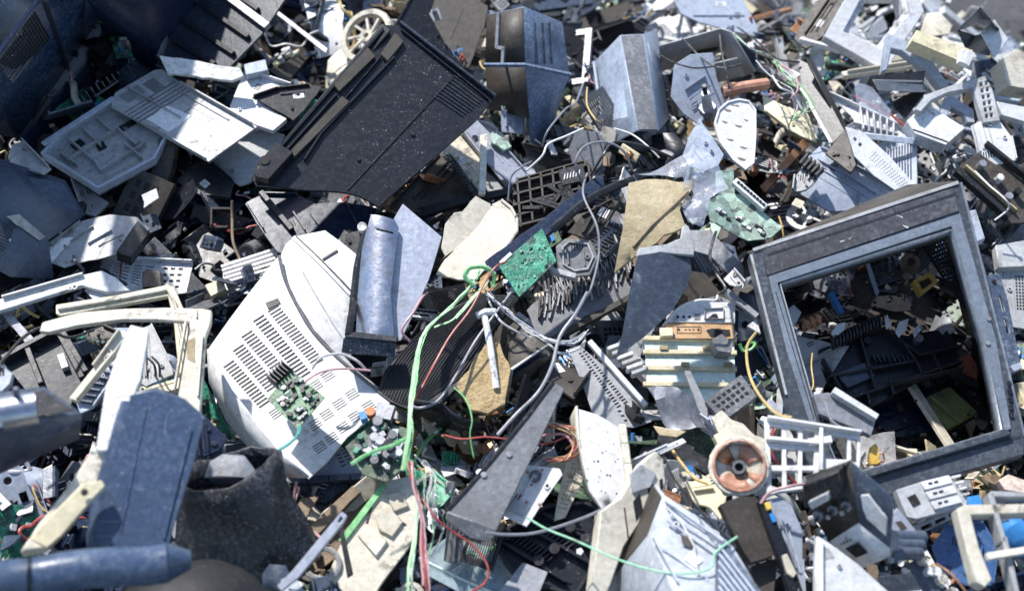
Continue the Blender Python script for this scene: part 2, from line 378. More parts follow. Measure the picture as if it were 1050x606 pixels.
def detail(th, q, P, r, m, big=1.0):
    """what moulded casings carry: edge flange, step lines, screw posts, clip slots, a sticker"""
    U_ = [Vector(q.L(p)) for p in P]; q0 = q.loc(); n = len(U_); c = sum(U_, Vector((0, 0))) / n
    E = sorted(((U_[(i + 1) % n] - U_[i]).length, i) for i in range(n)); L, i = E[-1]
    if L < .03: return
    a, b_ = U_[i], U_[(i + 1) % n]; d = (b_ - a) / L; inw = (c - (a + b_) / 2); D = inw.length
    def ins(p): return inside(p, U_)
    if r.random() < .8: th.part('flange').bar(q0, a.lerp(c, .05), b_.lerp(c, .05), .0028, r.uniform(.005, .014) * big, m)
    if len(E) > 3 and r.random() < .5: j = E[-2][1]; th.part('flange').bar(q0, U_[j].lerp(c, .05), U_[(j + 1) % n].lerp(c, .05), .0026, r.uniform(.004, .01), m)
    for t in r.sample((.3, .55, .8, 1.1, 1.4), r.randint(1, 3)):
        p0, p1 = a.lerp(b_, .14) + inw * t, a.lerp(b_, .86) + inw * t
        if ins(p0) and ins(p1): th.part('moulded_rib').bar(q0, p0, p1, r.choice((.0015, .003)), r.choice((.0012, .003, .007)), m)
    for k in range(r.randint(1, 4)):
        p = c + (U_[r.randrange(n)] - c) * r.uniform(.3, .72)
        if ins(p):
            k_ = r.random(); s_ = th.part('screw_post' if k_ < .6 else 'clip_slot')
            if k_ < .6: rr = r.uniform(.003, .0055); s_.cyl(q0, p, rr, .004, m, n=10); s_.cyl(q0, p, rr * .5, .0006, SHD, .004, n=8)
            else:
                nn = Vector((-d.y, d.x))
                for z in range(r.randint(2, 5)): s_.bar(q0, p + nn * .005 * z, p + nn * .005 * z + d * .014, .002, .0006, SHD)
    if r.random() < .24 and D > .02:
        p = c + (U_[r.randrange(n)] - c) * .25; nn = Vector((-d.y, d.x)); w, h = r.uniform(.009, .017), r.uniform(.006, .01)
        if all(ins(p + d * x * w + nn * y * h) for x in (-1, 1) for y in (-1, 1)):
            th.part('sticker').poly(q0, jagged([p - d * w - nn * h, p + d * w - nn * h, p + d * w + nn * h, p - d * w + nn * h], .0008, .004, r, [r.randint(0, 3)]), .0006, PAP, w0=.0008)
            s_ = th.part('sticker_print')
            for z in range(4): s_.bar(q0, p - d * w * .8 + nn * h * (-.6 + .4 * z), p + d * w * r.uniform(.2, .8) + nn * h * (-.6 + .4 * z), .0009, .0003, MGR, .0008)
def inside(p, P):
    c = False
    for i in range(len(P)):
        a, b = P[i - 1], P[i]
        if (a[1] > p[1]) != (b[1] > p[1]) and p[0] < (b[0] - a[0]) * (p[1] - a[1]) / (b[1] - a[1]) + a[0]: c = not c
    return c

def sheet(name, label, cat, pts, pos, m, t=.004, holes=(), jag=0, edges=None, bend=None, lm=None, part='panel', group=None, bevel=.0008, step=7):
    pl = plane(pts, pos[0], pos[1], pos[2], bend); r = rg(label)
    th = Thing(name, label, cat, pl, group, lm, mid(pts)); P = jagged(pts, jag, step, r, edges) if jag else pts
    b = th.part(part, bevel=bevel if len(holes) < 12 else 0); b.poly(pl, P, t, m, holes)
    th.P = P; th.b = b
    if not holes and m not in (GLS, GLA, PAP, FOM, TAN, TUR, PCG, PCP, PCD, DST, WOD) and 'rib' not in name and 'oval' not in name and 'foam' not in name: detail(th, pl, pts, r, m)
    return th

def shell(name, label, cat, V, F, m, solid=.004, lm=None, part='shell', pos=None, bevel=.0008, group=None, off=-1):
    W_ = [S(*v) for v in V]; c = sum(W_, Vector()) / len(W_)
    f = F[0]; n = (W_[f[1]] - W_[f[0]]).cross(W_[f[2]] - W_[f[0]]).normalized()
    if n.dot(CAMP - c) < 0: n = -n
    th = Thing(name, label, cat, PL(c, n), group, lm, mid(V)); b = th.part(part, solid=solid, bevel=bevel, off=off)
    FF = []
    for f in F:
        n = (W_[f[1]] - W_[f[0]]).cross(W_[f[2]] - W_[f[0]])
        FF.append(list(f) if n.dot(CAMP - W_[f[0]]) > 0 else list(f)[::-1])
    us = sorted({i for f in FF for i in f}); b.add([W_[i] for i in us], [[us.index(i) for i in f] for f in FF], m); th.b = b; th.WV = W_
    return th
def fpl(th, a, b, c):
    A, B, C_ = th.WV[a], th.WV[b], th.WV[c]; n = (B - A).cross(C_ - A).normalized()
    if n.dot(CAMP - A) < 0: n = -n
    return PL((A + B + C_) / 3, n)

def cable(name, label, pts, r, m, cat='cable', lm=None, k=6, flat=1.0, n=7):
    P = smooth([S(*p) for p in pts], k); q = P[len(P) // 2]
    th = Thing(name, label, cat, PL(q, (0, -.2, 1)), None, lm, pts[len(pts) // 2][:2]); th.part(name).tube(P, r, m, n, flat=flat); return th

def block(name, label, cat, pts, pos, hgt, m, lm=None, jag=0, bevel=.001, part='body', top=None):
    """solid block whose upper face has the outline pts; pos[0] is the height of that face"""
    pl = plane(pts, *pos); th = Thing(name, label, cat, pl, None, lm, mid(pts)); b = th.part(part, bevel=bevel)
    P = jagged(pts, jag, 7, rg(label)) if jag else pts
    b.poly(pl, P, hgt, m); th.b = b; th.P = P; return th
# ================================================================ top left
th = shell('television_back_shell', 'gloss black television back shell lying open above the grey monitor back', 'tv shell',
    [(-70, 90, .52), (-70, -80, .62), (85, -70, .52), (88, -2, .38), (101, 21, .12), (19, 143, .12), (-40, 130, .36),
     (56, 165, .03), (78, 130, .03), (112, 64, .03), (166, 77, .10), (172, 62, .14), (245, -70, .34)],
    [(1, 2, 3), (4, 9, 8, 7, 5), (3, 2, 12, 11, 4), (4, 11, 10, 9)], BLB, .005, lm='the open television shell')
b = th.part('sky_sheen_wall', solid=.005, off=-1); W_ = th.WV; F_ = (0, 1, 3, 4, 5, 6); nn = (W_[3] - W_[4]).cross(W_[5] - W_[4])
b.add([W_[i] for i in F_], [(0, 1, 2, 3, 4, 5) if (W_[1] - W_[0]).cross(W_[3] - W_[0]).dot(CAMP - W_[0]) > 0 else (5, 4, 3, 2, 1, 0)], mat('sky_sheen_plastic', (.010, .024, .055), .25, dust=.12, dcol=(.2, .26, .36), dirt=.25, kcol=(.01, .014, .03), speck=.4, scr=.4, bump=.05))  # black wall whose blue sky sheen is painted into its base colour
q = fpl(th, 3, 4, 5); g = th.part('vent_grille')
for i in range(17):
    t = i / 16; g.bar(q, (34 - 36 * t, 12 + 50 * t), (50 - 36 * t, 40 + 42 * t - 12 * t * t), .0035, .003, BLK)
for i in range(9):
    g.bar(q, (36 + 1.6 * i, 12 + 3.2 * i), (-4 + 1.9 * i, 62 + 2.9 * i), .002, .004, BLK)
b = th.part('rib'); b.bar(q, (43, 0), (70, 76), .006, .008, BLK); b.bar(q, (40, -5), (-10, 62), .005, .006, BLB)
q2 = fpl(th, 9, 8, 7); g = th.part('slotted_side')
for i in range(22):
    t = i / 21; g.bar(q2, (106 - 32 * t, 70 + 58 * t), (113 - 32 * t, 72 + 56 * t), .003, .004, BLD)
inn = th.part('inner_panel', bevel=.001); q3 = plane([(112, 64), (165, 78), (80, 128)], .07, .1, -.1)
inn.poly(q3, [(113, 66), (160, 78), (150, 100), (80, 128)], .004, BLK, quadgrid([(116, 68), (86, 122), (82, 120), (112, 66)], 18, 1, .45, .9))

th = sheet('ribbed_housing', 'blue-black ribbed housing thick with white dust above the grey printer lid', 'housing',
    [(163, 60), (207, -40), (300, -40), (292, 0), (268, 36), (233, 72), (168, 64)], (.27, -.25, -.35), BLW, .006, lm='the ribbed dark housing')
b = th.part('rib'); 
for a, c in (((201, 2), (256, 40)), ((189, 23), (241, 57)), ((176, 42), (222, 68)), ((216, -22), (266, 12))): b.bar(th.pl, a, c, .009, .012, BLK)
b = th.part('rim'); b.bar(th.pl, (164, 61), (207, -40), .006, .012, DST); b.bar(th.pl, (228, -6), (276, 30), .016, .014, DST)

th = sheet('printer_tray', 'grey tray with moulded compartments under the vented printer lid', 'tray',
    [(43, 162), (72, 134), (119, 104), (142, 118), (175, 140), (160, 168), (102, 199), (88, 190)], (.155, .1, -.15), GRY, .005, lm='the grey compartment tray', step=9)
q = th.pl; b = th.part('rim', bevel=.001); b.ring(q, [(43, 162), (72, 134), (119, 104), (175, 140), (160, 168), (102, 199)], .006, .022, LBL, .018)
b.bar(q, (46, 155), (118, 108), .012, .006, LBL, .018)
b = th.part('divider')
for a, c in (((70, 145), (96, 167)), ((85, 134), (104, 152)), ((100, 124), (118, 140)), ((62, 160), (80, 172)), ((70, 168), (122, 134)), ((96, 165), (104, 178)),
             ((120, 134), (140, 152)), ((104, 178), (150, 150)), ((58, 168), (98, 192)), ((128, 150), (146, 165))): b.bar(q, a, c, .003, .014, GRY)
b = th.part('cut_out')
for P in ([(78, 184), (84, 180), (94, 187), (90, 191)], [(120, 132), (138, 122), (142, 126), (124, 137)], [(72, 150), (82, 143), (88, 148), (78, 155)], [(98, 150), (106, 146), (110, 152), (102, 156)]):
    b.poly(q, P, .002, BLK, w0=.003)

th = sheet('printer_lid', 'pale grey printer lid with grooves and vents and a torn white sticker', 'lid',
    [(115, 103), (118, 95), (158, 72), (166, 71), (187, 86), (264, 130), (214, 166), (146, 127), (114, 110)], (.20, .02, -.22), GRY, .006, lm='the pale printer lid')
q = th.pl; b = th.part('groove')
for i in range(5): b.bar(q, (128 + 3.2 * i, 116 + 2.6 * i), (180 + 3.6 * i, 84 + 2.4 * i), .0025, .0012, MGR)
b.bar(q, (160, 133), (212, 101), .0015, .001, MGR)
b = th.part('vent'); 
for h in quadgrid([(121, 99), (141, 87), (151, 94), (131, 107)], 1, 6, .95, .45): b.poly(q, h, .001, MGR, w0=.001)
b.poly(q, [(146, 87), (157, 80), (170, 90), (160, 96)], .001, MGR, w0=.001)
b.poly(q, [(138, 100), (143, 96), (149, 100), (143, 104)], .001, DST, w0=.0015)
th.part('sticker').poly(q, jagged([(150, 123), (172, 109), (196, 119), (172, 136)], 1.5, 5, rg('st')), .001, PAP, w0=.0012)
b = th.part('flap', bevel=.001); q2 = plane([(214, 165), (264, 130), (286, 142), (252, 188)], .17, -.05, -.4)
b.poly(q2, [(215, 167), (262, 131), (292, 138), (280, 160), (256, 188), (246, 191), (217, 172)], .005, GRY)
b.cyl(q2, (238, 176), .004, .002, MGR)

th = sheet('white_casing_corner', 'white casing corner with a deep notch lying over the pale printer lid', 'casing',
    [(251, 72), (300, 88), (288, 93), (259, 101), (294, 122), (280, 134), (262, 128), (236, 116), (236, 108)], (.24, .05, -.2), WHT, .012, lm='the notched white casing corner')
b = th.part('front_edge', bevel=.001); q = plane([(235, 112), (265, 130)], .225, -.1, -2.0); b.poly(q, [(235, 111), (263, 127), (264, 135), (235, 119)], .006, WHT)
sheet('smoked_shard', 'dark smoked plastic shard stuck into the notch of the white casing corner', 'shard',  # solid dark plate in place of the shadow across the notch
    [(258, 100), (284, 91), (318, 87), (330, 89), (316, 108), (301, 124), (280, 112)], (.262, .1, -.3), BLD, .003, jag=.8)
sheet('torn_white_strip', 'white strip with a torn toothed edge above the pale printer lid', 'strip',
    [(163, 57), (200, 62), (246, 70), (250, 78), (238, 83), (172, 76)], (.27, 0, -.5), FOM, .01, jag=1.2, edges=[0, 1, 3, 4])
block('teal_corner_piece', 'small pale teal corner piece beside the torn white strip', 'plastic piece', [(250, 66), (272, 61), (275, 72), (252, 77)], (.27, .1, -.3), .02, LBL)

# big black shell
th = sheet('black_appliance_shell', 'large black appliance shell spotted with dust and slotted at its upper corner', 'shell',
    [(394, 26), (413, 26), (507, 101), (488, 124), (402, 200), (388, 213), (368, 201), (349, 197), (297, 193), (262, 190), (258, 182)], (.34, .14, -.42), BLK, .006,
    lm='the large black appliance shell', jag=.6, edges=[4, 5, 6, 7, 8])
q = th.pl
b = th.part('corner_slots')
for h in quadgrid([(467, 77), (498, 101), (474, 121), (442, 100)], 3, 9, .8, .35): b.poly(q, h, .002, SHD, w0=.0015)
for i in range(9):
    t = (i + .5) / 9; b.bar(q, (467 - 25 * t, 77 + 23 * t), (499 - 25 * t, 101 + 20 * t), .0015, .003, BLW)
b = th.part('crease'); b.bar(q, (465, 79), (356, 195), .003, .0025, BLD)
b = th.part('edge_flange', bevel=.0015); qf = plane([(395, 27), (260, 182), (270, 185), (405, 33)], .37, -.5, -.15)
b.poly(qf, [(392, 24), (400, 31), (267, 188), (257, 183)], .004, BLD)
b = th.part('step'); 
for a, c in (((404, 60), (330, 137)), ((330, 137), (312, 165)), ((345, 98), (268, 184))): b.bar(q, a, c, .004, .008, BLK)
for P in ([(342, 89), (377, 51), (385, 60), (347, 97)], [(390, 58), (405, 36), (414, 45), (397, 66)], [(298, 157), (351, 101), (359, 107), (302, 164)]):
    b = th.part('recess_tab', bevel=.0015); b.poly(q, P, .012, BRN, w0=.010)
b = th.part('corner_block', bevel=.002); b.poly(q, [(262, 177), (283, 153), (301, 162), (276, 190), (262, 187)], .03, BLD, w0=.026)
b.cyl(q, (272, 171), .009, .002, SHD, w0=.0262)
b = th.part('rim', bevel=.001); b.bar(q, (410, 25), (508, 101), .006, .012, BLW)
b = th.part('crack_mark'); b.bar(q, (336, 120), (340, 131), .003, .0014, BLW); b.bar(q, (334, 116), (346, 118), .002, .0014, BLW)
sheet('cracked_black_plate', 'black plate with a jagged cracked edge standing behind the large black appliance shell', 'plate',
    [(402, 30), (422, -6), (447, -6), (440, 14), (456, 44), (478, 74), (474, 82)], (.27, .1, -.6), BLK, .006, jag=1.6, edges=[2, 3, 4])

# wheel, label sheet
th = Thing('spoked_reel', 'cream spoked reel half hidden behind the large black appliance shell', 'reel', plane([(377, 36)], .19, -.5, -.5), lm='the cream spoked reel', at=(377, 36))
q = th.pl; b = th.part('rim_ring', bevel=.001); c = q.L((377, 38)); q0 = q.loc()
b.poly(q0, circ(c, .07, 28), .018, CRM, [circ(c, .056, 28)], w0=.01); b = th.part('hub'); b.poly(q0, circ(c, .017, 16), .014, CRM, [circ(c, .007, 10)], w0=.008)
for i in range(9):
    a = i * .698; b = th.part('spoke'); b.bar(q0, (c[0] + .016 * math.cos(a), c[1] + .016 * math.sin(a)), (c[0] + .057 * math.cos(a + .25), c[1] + .057 * math.sin(a + .25)), .006, .006, CRM, -.002)
sheet('cream_curved_cover', 'cream curved cover under the spoked reel', 'cover', [(352, 44), (370, 60), (366, 76), (338, 99), (330, 88), (336, 62)], (.13, -.3, -.2), CRM, .005, bend=cyl_bend(30, 6), jag=.6)
th = sheet('labelled_paper_sheet', 'white printed sheet creased and stained above the cream spoked reel', 'paper',
    [(307, -12), (345, -12), (352, 4), (352, 46), (326, 48), (316, 20)], (.12, .2, -.25), PAP, .001, jag=.8, bend=cyl_bend(80, 4), bevel=0)
b = th.part('printed_rows'); q = th.pl
for i in range(6): b.bar(q, (313 + i, -6 + 3.6 * i), (346, -8 + 3.6 * i), .0035, .0006, MGR)
th = sheet('grey_steel_strip', 'thin dark steel strip crossing the gap below the printed sheet', 'strip', [(270, 4), (274, 3), (336, 50), (334, 55)], (.16, 0, -.3), DST, .003)
sheet('rubble_covered_panel', 'brown speckled panel behind the cracked black plate', 'panel', [(441, 2), (470, -8), (500, 6), (497, 28), (479, 72), (462, 60), (444, 28)], (.17, .05, -.35), BRN, .005, jag=1.5)
sheet('crumbling_brown_board', 'brown crumbling board lying under the lower edge of the large black appliance shell', 'board',
    [(398, 212), (450, 158), (484, 132), (486, 160), (500, 196), (452, 214), (420, 220)], (.16, .1, -.2), BRN, .005, jag=1.2)
th = sheet('spring_slotted_panel', 'cream panel with a long spring coil near the lavender metal plate', 'panel', [(452, 152), (470, 130), (498, 168), (497, 200), (486, 200)], (.185, .1, -.2), CRM, .004)
b = th.part('spring_coil')
P = [th.pl.W(*th.pl.L((459 + 27 * t / 60, 162 + 36 * t / 60)), .005) + th.pl.u * .012 * math.cos(t * 1.6) + th.pl.n * .006 * math.sin(t * 1.6) for t in range(90)]
b.tube([p for p in P[:70]], .0016, BLD, 5)
th = sheet('lavender_metal_plate', 'lavender painted metal plate with a round hole beside the spring panel', 'plate',
    [(468, 128), (486, 120), (500, 134), (514, 148), (541, 178), (528, 192), (508, 176), (492, 160)], (.19, .15, -.3), LVM, .003, lm='the lavender metal plate')
th.part('hole_grommet').cyl(th.pl, (487, 142), .007, .003, BLD)
b = th.part('connector_block', bevel=.0008); b.poly(th.pl, [(503, 139), (518, 146), (524, 154), (516, 158), (503, 150)], .015, PCP, w0=.014)
block('cream_post', 'upright cream strip beside the lavender metal plate', 'strip', [(493, 138), (500, 137), (498, 199), (491, 199)], (.21, .2, -.2), .01, CRM)
block('black_cross_rail', 'long black rail running under the cream broken panel', 'rail', [(424, 214), (470, 202), (524, 192), (528, 198), (474, 209), (426, 224)], (.15, 0, -.6), .02, BLD, lm='the long black rail')

# black bin
th = shell('black_bin', 'tall black bin with a flange and pale drips down its sunlit side', 'bin',
    [(500, 15, .36), (537, 7, .40), (539, 67, .31), (499, 66, .27), (577, 23, .33), (584, 76, .24), (543, 121, .2), (501, 110, .17), (577, 98, .17), (561, 148, .1), (545, 160, .12)],
    [(0, 1, 2, 3), (1, 4, 5, 2), (3, 2, 6, 7), (2, 5, 8, 9, 10, 6)], BST, .005, lm='the tall black bin')
for f in range(4): pass
b = th.part('shade_brown_side', solid=.003); b.add([th.WV[i] + Vector((-.003, -.004, 0)) for i in (0, 1, 2, 3)], [(0, 3, 2, 1)] if (th.WV[1] - th.WV[0]).cross(th.WV[2] - th.WV[0]).dot(CAMP - th.WV[0]) < 0 else [(0, 1, 2, 3)], BRN)  # brown sheets paint the shaded side of the black bin
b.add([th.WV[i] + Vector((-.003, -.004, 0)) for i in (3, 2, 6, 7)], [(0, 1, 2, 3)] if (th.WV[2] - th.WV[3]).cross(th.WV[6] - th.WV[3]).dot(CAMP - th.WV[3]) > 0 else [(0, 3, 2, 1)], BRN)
b = th.part('flange'); b.tube([S(497, 67, .285), S(538, 67, .325), S(585, 77, .255)], .005, BST, 4)
b = th.part('latch'); q = fpl(th, 0, 1, 2); b.bar(q, (513, 14), (511, 50), .008, .008, DST); b.bar(q, (511, 49), (519, 51), .008, .008, DST); b.bar(q, (518, 50), (517, 66), .008, .008, DST)
b = th.part('side_rib'); q = fpl(th, 1, 4, 5)
for x in (548, 556, 563): b.bar(q, (x, 24), (x + 3, 66), .003, .002, BLW)
# light blue case
th = shell('blue_instrument_case', 'pale blue scuffed case with a wide dark band down its middle', 'case',
    [(609, 64, .2), (636, 36, .3), (653, 134, .22), (626, 149, .12), (614, 132, .12), (660, 35, .3), (676, 134, .22), (674, 30, .24), (686, 122, .14)],
    [(0, 1, 2, 3, 4), (1, 5, 6, 2), (5, 7, 8, 6)], mat('scuffed_pale_blue', (.24, .29, .37), .36, dust=.8, dcol=(.5, .55, .62), dirt=.4, kcol=(.1, .12, .16), speck=.6, scr=1, noise=20), .004, lm='the pale blue case')
q = fpl(th, 1, 5, 6); b = th.part('dark_band'); b.poly(q, [(637, 38), (658, 37), (674, 134), (655, 134)], .003, MGR, w0=.0035)
b = th.part('torn_edge'); b.tube([S(609, 64, .21), S(614, 100, .17), S(620, 135, .14), S(627, 149, .13)], .004, LBL, 5)
b = th.part('mesh_patch'); b.bar(fpl(th, 5, 7, 8), (664, 45), (680, 118), .006, .002, WHT)
# grey channel
th = shell('grey_channel_tray', 'beige grey open channel tray standing behind the blue-white slab', 'tray',
    [(676, 48, .26), (739, 30, .3), (741, 54, .2), (678, 74, .16), (749, 33, .32), (774, 74, .24), (760, 80, .16), (764, 78, .2), (733, 86, .18), (731, 66, .24), (757, 60, .26)],
    [(0, 1, 2, 3), (1, 4, 5, 6, 2), (9, 10, 7, 8)], GRY, .004, lm='the grey channel tray')
b = th.part('dark_slot'); b.bar(fpl(th, 0, 1, 2), (708, 54), (735, 50), .014, .004, BLD)
sheet('blue_white_slab', 'pale blue slab standing upright behind the spark plug', 'slab',
    [(692, 66), (708, 56), (731, 54), (735, 79), (745, 108), (716, 128), (700, 116), (688, 99)], (.25, 0, -.9), LBL, .006, lm='the pale blue slab', bend=cyl_bend(0, 1.5))
# spark plug
th = Thing('spark_plug', 'white and steel spark plug standing beside the white oval plate', 'spark plug', PL(S(727, 124, .22), (-.02, -.9, .9)), lm='the spark plug', at=(725, 105))
q = th.pl.loc(); A, B = S(728, 127, .22), S(722, 88, .34); ax = (B - A); L_ = ax.length; ql = PL(A, ax); ql.px = False
for nm, w0, h, r0, r1, m_, n_ in (('rusty_tip', 0, .18, .011, .013, COP, 14), ('shell_body', .18, .13, .013, .014, DST, 14), ('hex_nut', .31, .14, .019, .019, DST, 6), ('insulator', .45, .36, .012, .009, WHT, 16), ('terminal', .81, .19, .005, .005, BLD, 10)):
    th.part(nm).cyl(ql, (0, 0), r0, h * L_, m_, w0=w0 * L_, n=n_, r2=r1)
# oval plate
th = sheet('white_oval_plate', 'white oval plate with dark grime streaks beside the spark plug', 'plate',
    [(745, 105), (757, 102), (768, 104), (775, 114), (775, 140), (773, 168), (764, 175), (751, 165), (737, 146), (732, 126), (736, 113)], (.30, .1, -.35), MON, .006, lm='the white oval plate', bevel=.0015)
b = th.part('grime_streak')
for x, y, l in ((742, 112, 8), (749, 107, 9), (740, 124, 6), (753, 128, 8), (745, 142, 7), (758, 150, 8), (762, 122, 5), (756, 162, 9)): b.poly(th.pl, jagged([(x, y), (x + l, y + 1.5), (x + l - 1, y + 3), (x + 2, y + 2)], .6, 2, rg(str(x))), .0004, WOD, w0=.0006)
b = th.part('rim'); b.ring(th.pl, th.P, .004, .006, WHT, .004)
sheet('lilac_roof_panel', 'large lilac grey panel at the top beside the green-tipped wires', 'panel', [(680, -20), (752, -20), (776, 26), (777, 38), (745, 31), (716, 23), (698, 14)], (.2, .05, -.5), LBL, .006, lm='the large lilac panel')
b = Thing('rusty_pipe', 'short rusty orange pipe above the white oval plate', 'pipe', PL(S(765, 90, .27), (0, -.4, 1)), lm='the rusty pipe', at=(765, 92)); b.part('pipe').tube([S(742, 94, .27), S(760, 90, .28), S(787, 86, .28)], .013, PNK, 10); b.part('collar').tube([S(748, 93, .27), S(753, 92, .27)], .017, COP, 10)
th = sheet('yellowed_cover_plate', 'yellowed cover plate with a seam leaning beside the white oval plate', 'plate', [(782, 97), (803, 108), (826, 116), (838, 146), (822, 140), (806, 131), (784, 114)], (.24, -.1, -.35), YCR, .006, lm='the yellowed cover plate')
th.part('seam').bar(th.pl, (816, 112), (808, 131), .002, .001, BRN)
th = Thing('black_channel_beam', 'long black channel beam with a bright edge falling from the heap top', 'beam', PL(S(845, 110, .26), (-.5, -.3, 1)), lm='the black channel beam', at=(845, 112))
q = th.pl; th.part('web', bevel=.001).poly(q, [(818, 60), (830, 66), (866, 134), (852, 150), (836, 120), (822, 92)], .005, BLK)
th.part('flange', bevel=.001).poly(PL(S(840, 105, .29), (.8, -.2, 1)), [(826, 58), (834, 63), (870, 132), (866, 138)], .004, BLD); th.part('bright_lip').bar(q, (822, 92), (853, 148), .006, .008, WHT)
# ribbed white panel
th = sheet('ribbed_white_panel', 'white panel with cross ribs and a red piping edge', 'panel', [(839, 89), (872, 103), (912, 120), (930, 135), (923, 145), (886, 139), (872, 118)], (.22, 0, -.3), WHT, .004, lm='the ribbed white panel')
b = th.part('rib')
for i in range(6): b.bar(th.pl, (880 + 7 * i, 109 + 4 * i), (884 + 6 * i, 136 + 2 * i), .003, .014, WHT)
b.bar(th.pl, (850, 98), (926, 133), .003, .014, WHT); b.bar(th.pl, (874, 128), (920, 140), .003, .012, WHT)
th.part('red_piping').tube([th.pl.W(*th.pl.L(p), .016) for p in ((874, 103), (890, 111), (910, 121), (926, 134))], .003, RED, 6)
th = sheet('smoky_clear_hood', 'smoky clear hood leaning on the ribbed white panel', 'hood', [(876, 84), (896, 88), (914, 112), (913, 122), (894, 114), (880, 104)], (.28, .2, -.5), GLS, .002, bend=cyl_bend(40, 9), bevel=0)
sheet('slate_blue_panel', 'wide slate blue panel with white scrapes above the television frame', 'panel',
    [(842, 148), (925, 198), (905, 214), (850, 216), (822, 200), (818, 180), (829, 160)], (.2, .05, -.5), LBL, .005, lm='the slate blue panel', bend=cyl_bend(110, 1.2))
th = sheet('toothed_grey_claw', 'grey oval piece with broken prongs beside the slate blue panel', 'prong piece', [(812, 197), (814, 182), (824, 170), (838, 163), (844, 170), (838, 184), (826, 195)], (.24, -.2, -.3), GRY, .006, jag=.8)
b = th.part('prong')
for i in range(5): b.bar(th.pl, (820 + 4 * i, 172 + 3 * i), (828 + 4 * i, 162 + 3.5 * i), .005, .018, BLD)
th = sheet('perforated_white_strip', 'long white perforated strip resting on the slate blue panel', 'strip',
    [(867, 130), (884, 135), (912, 160), (940, 192), (922, 198), (896, 180), (876, 160)], (.26, .1, -.5), WHT, .004,
    quadgrid([(897, 155), (932, 188), (923, 193), (890, 162)], 14, 5, .4, .5) + quadgrid([(876, 138), (887, 148), (882, 154), (872, 142)], 2, 1, .5, .5), lm='the perforated white strip')
sheet('dark_triangle_corner', 'brown triangular corner piece beside the perforated white strip', 'corner piece', [(846, 158), (866, 133), (880, 166), (872, 178)], (.25, -.4, -.3), BRN, .005)

# ================================================================ top right
def frame_thing(name, label, outer, inner, pos, m, t=.03, lm=None, cat='frame', lip=None):
    pl = plane(outer, *pos); th = Thing(name, label, cat, pl, None, lm, mid(outer)); b = th.part('front', bevel=.002); b.poly(pl, outer, t, m, [inner])
    if lip: c = th.part('inner_lip', bevel=.001); q = pl.loc(); I = ccw([pl.L(p) for p in inner]); c.poly(q, inset(I, -.002), lip, m, [inset(I, .012)], w0=-.012)
    th.b = b; return th
th = frame_thing('monitor_bezel', 'white monitor bezel standing at the top beside the dusty beige casing side', [(845, 37), (883, -30), (936, -26), (948, 12), (908, 74)], [(865, 32), (890, -14), (927, -14), (934, 12), (903, 50)], (.3, .05, -.5), WHT, .03, lm='the top white monitor bezel', lip=.05)
th.part('blue_inner_mask', bevel=.001).poly(th.pl.loc(), inset([th.pl.L(p) for p in [(868, 31), (890, -12), (925, -12), (930, 12), (903, 47)]], 0), .004, BGR, [inset([th.pl.L(p) for p in [(868, 31), (890, -12), (925, -12), (930, 12), (903, 47)]], .05)], w0=-.045)
sheet('beige_casing_side', 'dusty brown casing side wedged against the top monitor bezel', 'casing side', [(814, 40), (836, 2), (868, -20), (880, -14), (846, 36), (826, 50)], (.25, -.5, -.3), BRN, .006, jag=1)
th = Thing('broken_bezel_corner', 'white broken bezel corner below the top monitor bezel', 'bezel', plane([(910, 36), (970, 90), (908, 74)], .3, 0, -.5), lm='the broken bezel corner', at=(935, 52))
th.part('long_arm', bevel=.002).poly(th.pl, [(910, 34), (930, 42), (956, 62), (974, 88), (964, 90), (946, 68), (924, 52), (914, 50), (910, 72), (904, 74)], .025, LBL)
th = block('long_beige_bar', 'long beige bar with a pale end cap lying behind the white frames', 'bar', [(940, 31), (998, 52), (992, 66), (935, 42)], (.36, 0, -.6), .05, YCR, lm='the long beige bar')
th.part('end_cap', bevel=.001).poly(plane([(992, 60)], .37, .4, -.4), [(986, 50), (1000, 54), (994, 68), (984, 63)], .012, FOM)
th = Thing('curved_cream_cup', 'curved cream cup shape lying above the long beige bar', 'cup', PL(S(958, 24, .3), (-.2, -.4, 1), cyl_bend(20, 12)), at=(958, 24)); th.part('shell').poly(th.pl, [(944, 30), (950, 14), (964, 10), (976, 20), (974, 34), (956, 36)], .004, CRM)
th = shell('open_blue_box', 'open blue box with a dark mouth near the bare asphalt', 'box', [(982, 32, .36), (1005, 9, .46), (1023, 31, .40), (1000, 38, .3), (1014, 58, .26), (990, 52, .24), (1003, 25, .2)],
    [(0, 3, 5), (3, 2, 4, 5), (0, 1, 6), (1, 2, 6)], BGR, .004, lm='the open blue box'); th.part('white_flap', bevel=.001).poly(plane([(1018, 42)], .38, .3, -.4), [(1006, 34), (1020, 20), (1034, 40), (1020, 60)], .003, WHT)
sheet('blue_white_shell_cover', 'pale blue rounded cover lying beside the open blue box', 'cover', [(1022, 38), (1036, 34), (1046, 48), (1038, 58), (1024, 56)], (.2, .1, -.4), LBL, .005, bend=cyl_bend(45, 10))
sheet('folded_blue_sheet', 'folded mid blue sheet below the open blue box', 'sheet', [(998, 62), (1016, 60), (1038, 76), (1030, 92), (1012, 84), (996, 78)], (.2, -.2, -.4), BGR, .004, bend=cyl_bend(0, 8))
block('white_ridge_block', 'white ridge shaped block at the rim of the heap below the asphalt', 'block', [(1026, 62), (1042, 50), (1060, 58), (1058, 92), (1034, 88)], (.3, .2, -.5), .05, CRM, lm='the white ridge block')
th = Thing('ladder_frame', 'grey curved frame with a ladder of square holes down one side', 'frame', plane([(940, 108), (1000, 85), (1022, 122)], .3, 0, -.4), lm='the grey ladder frame', at=(1000, 95))
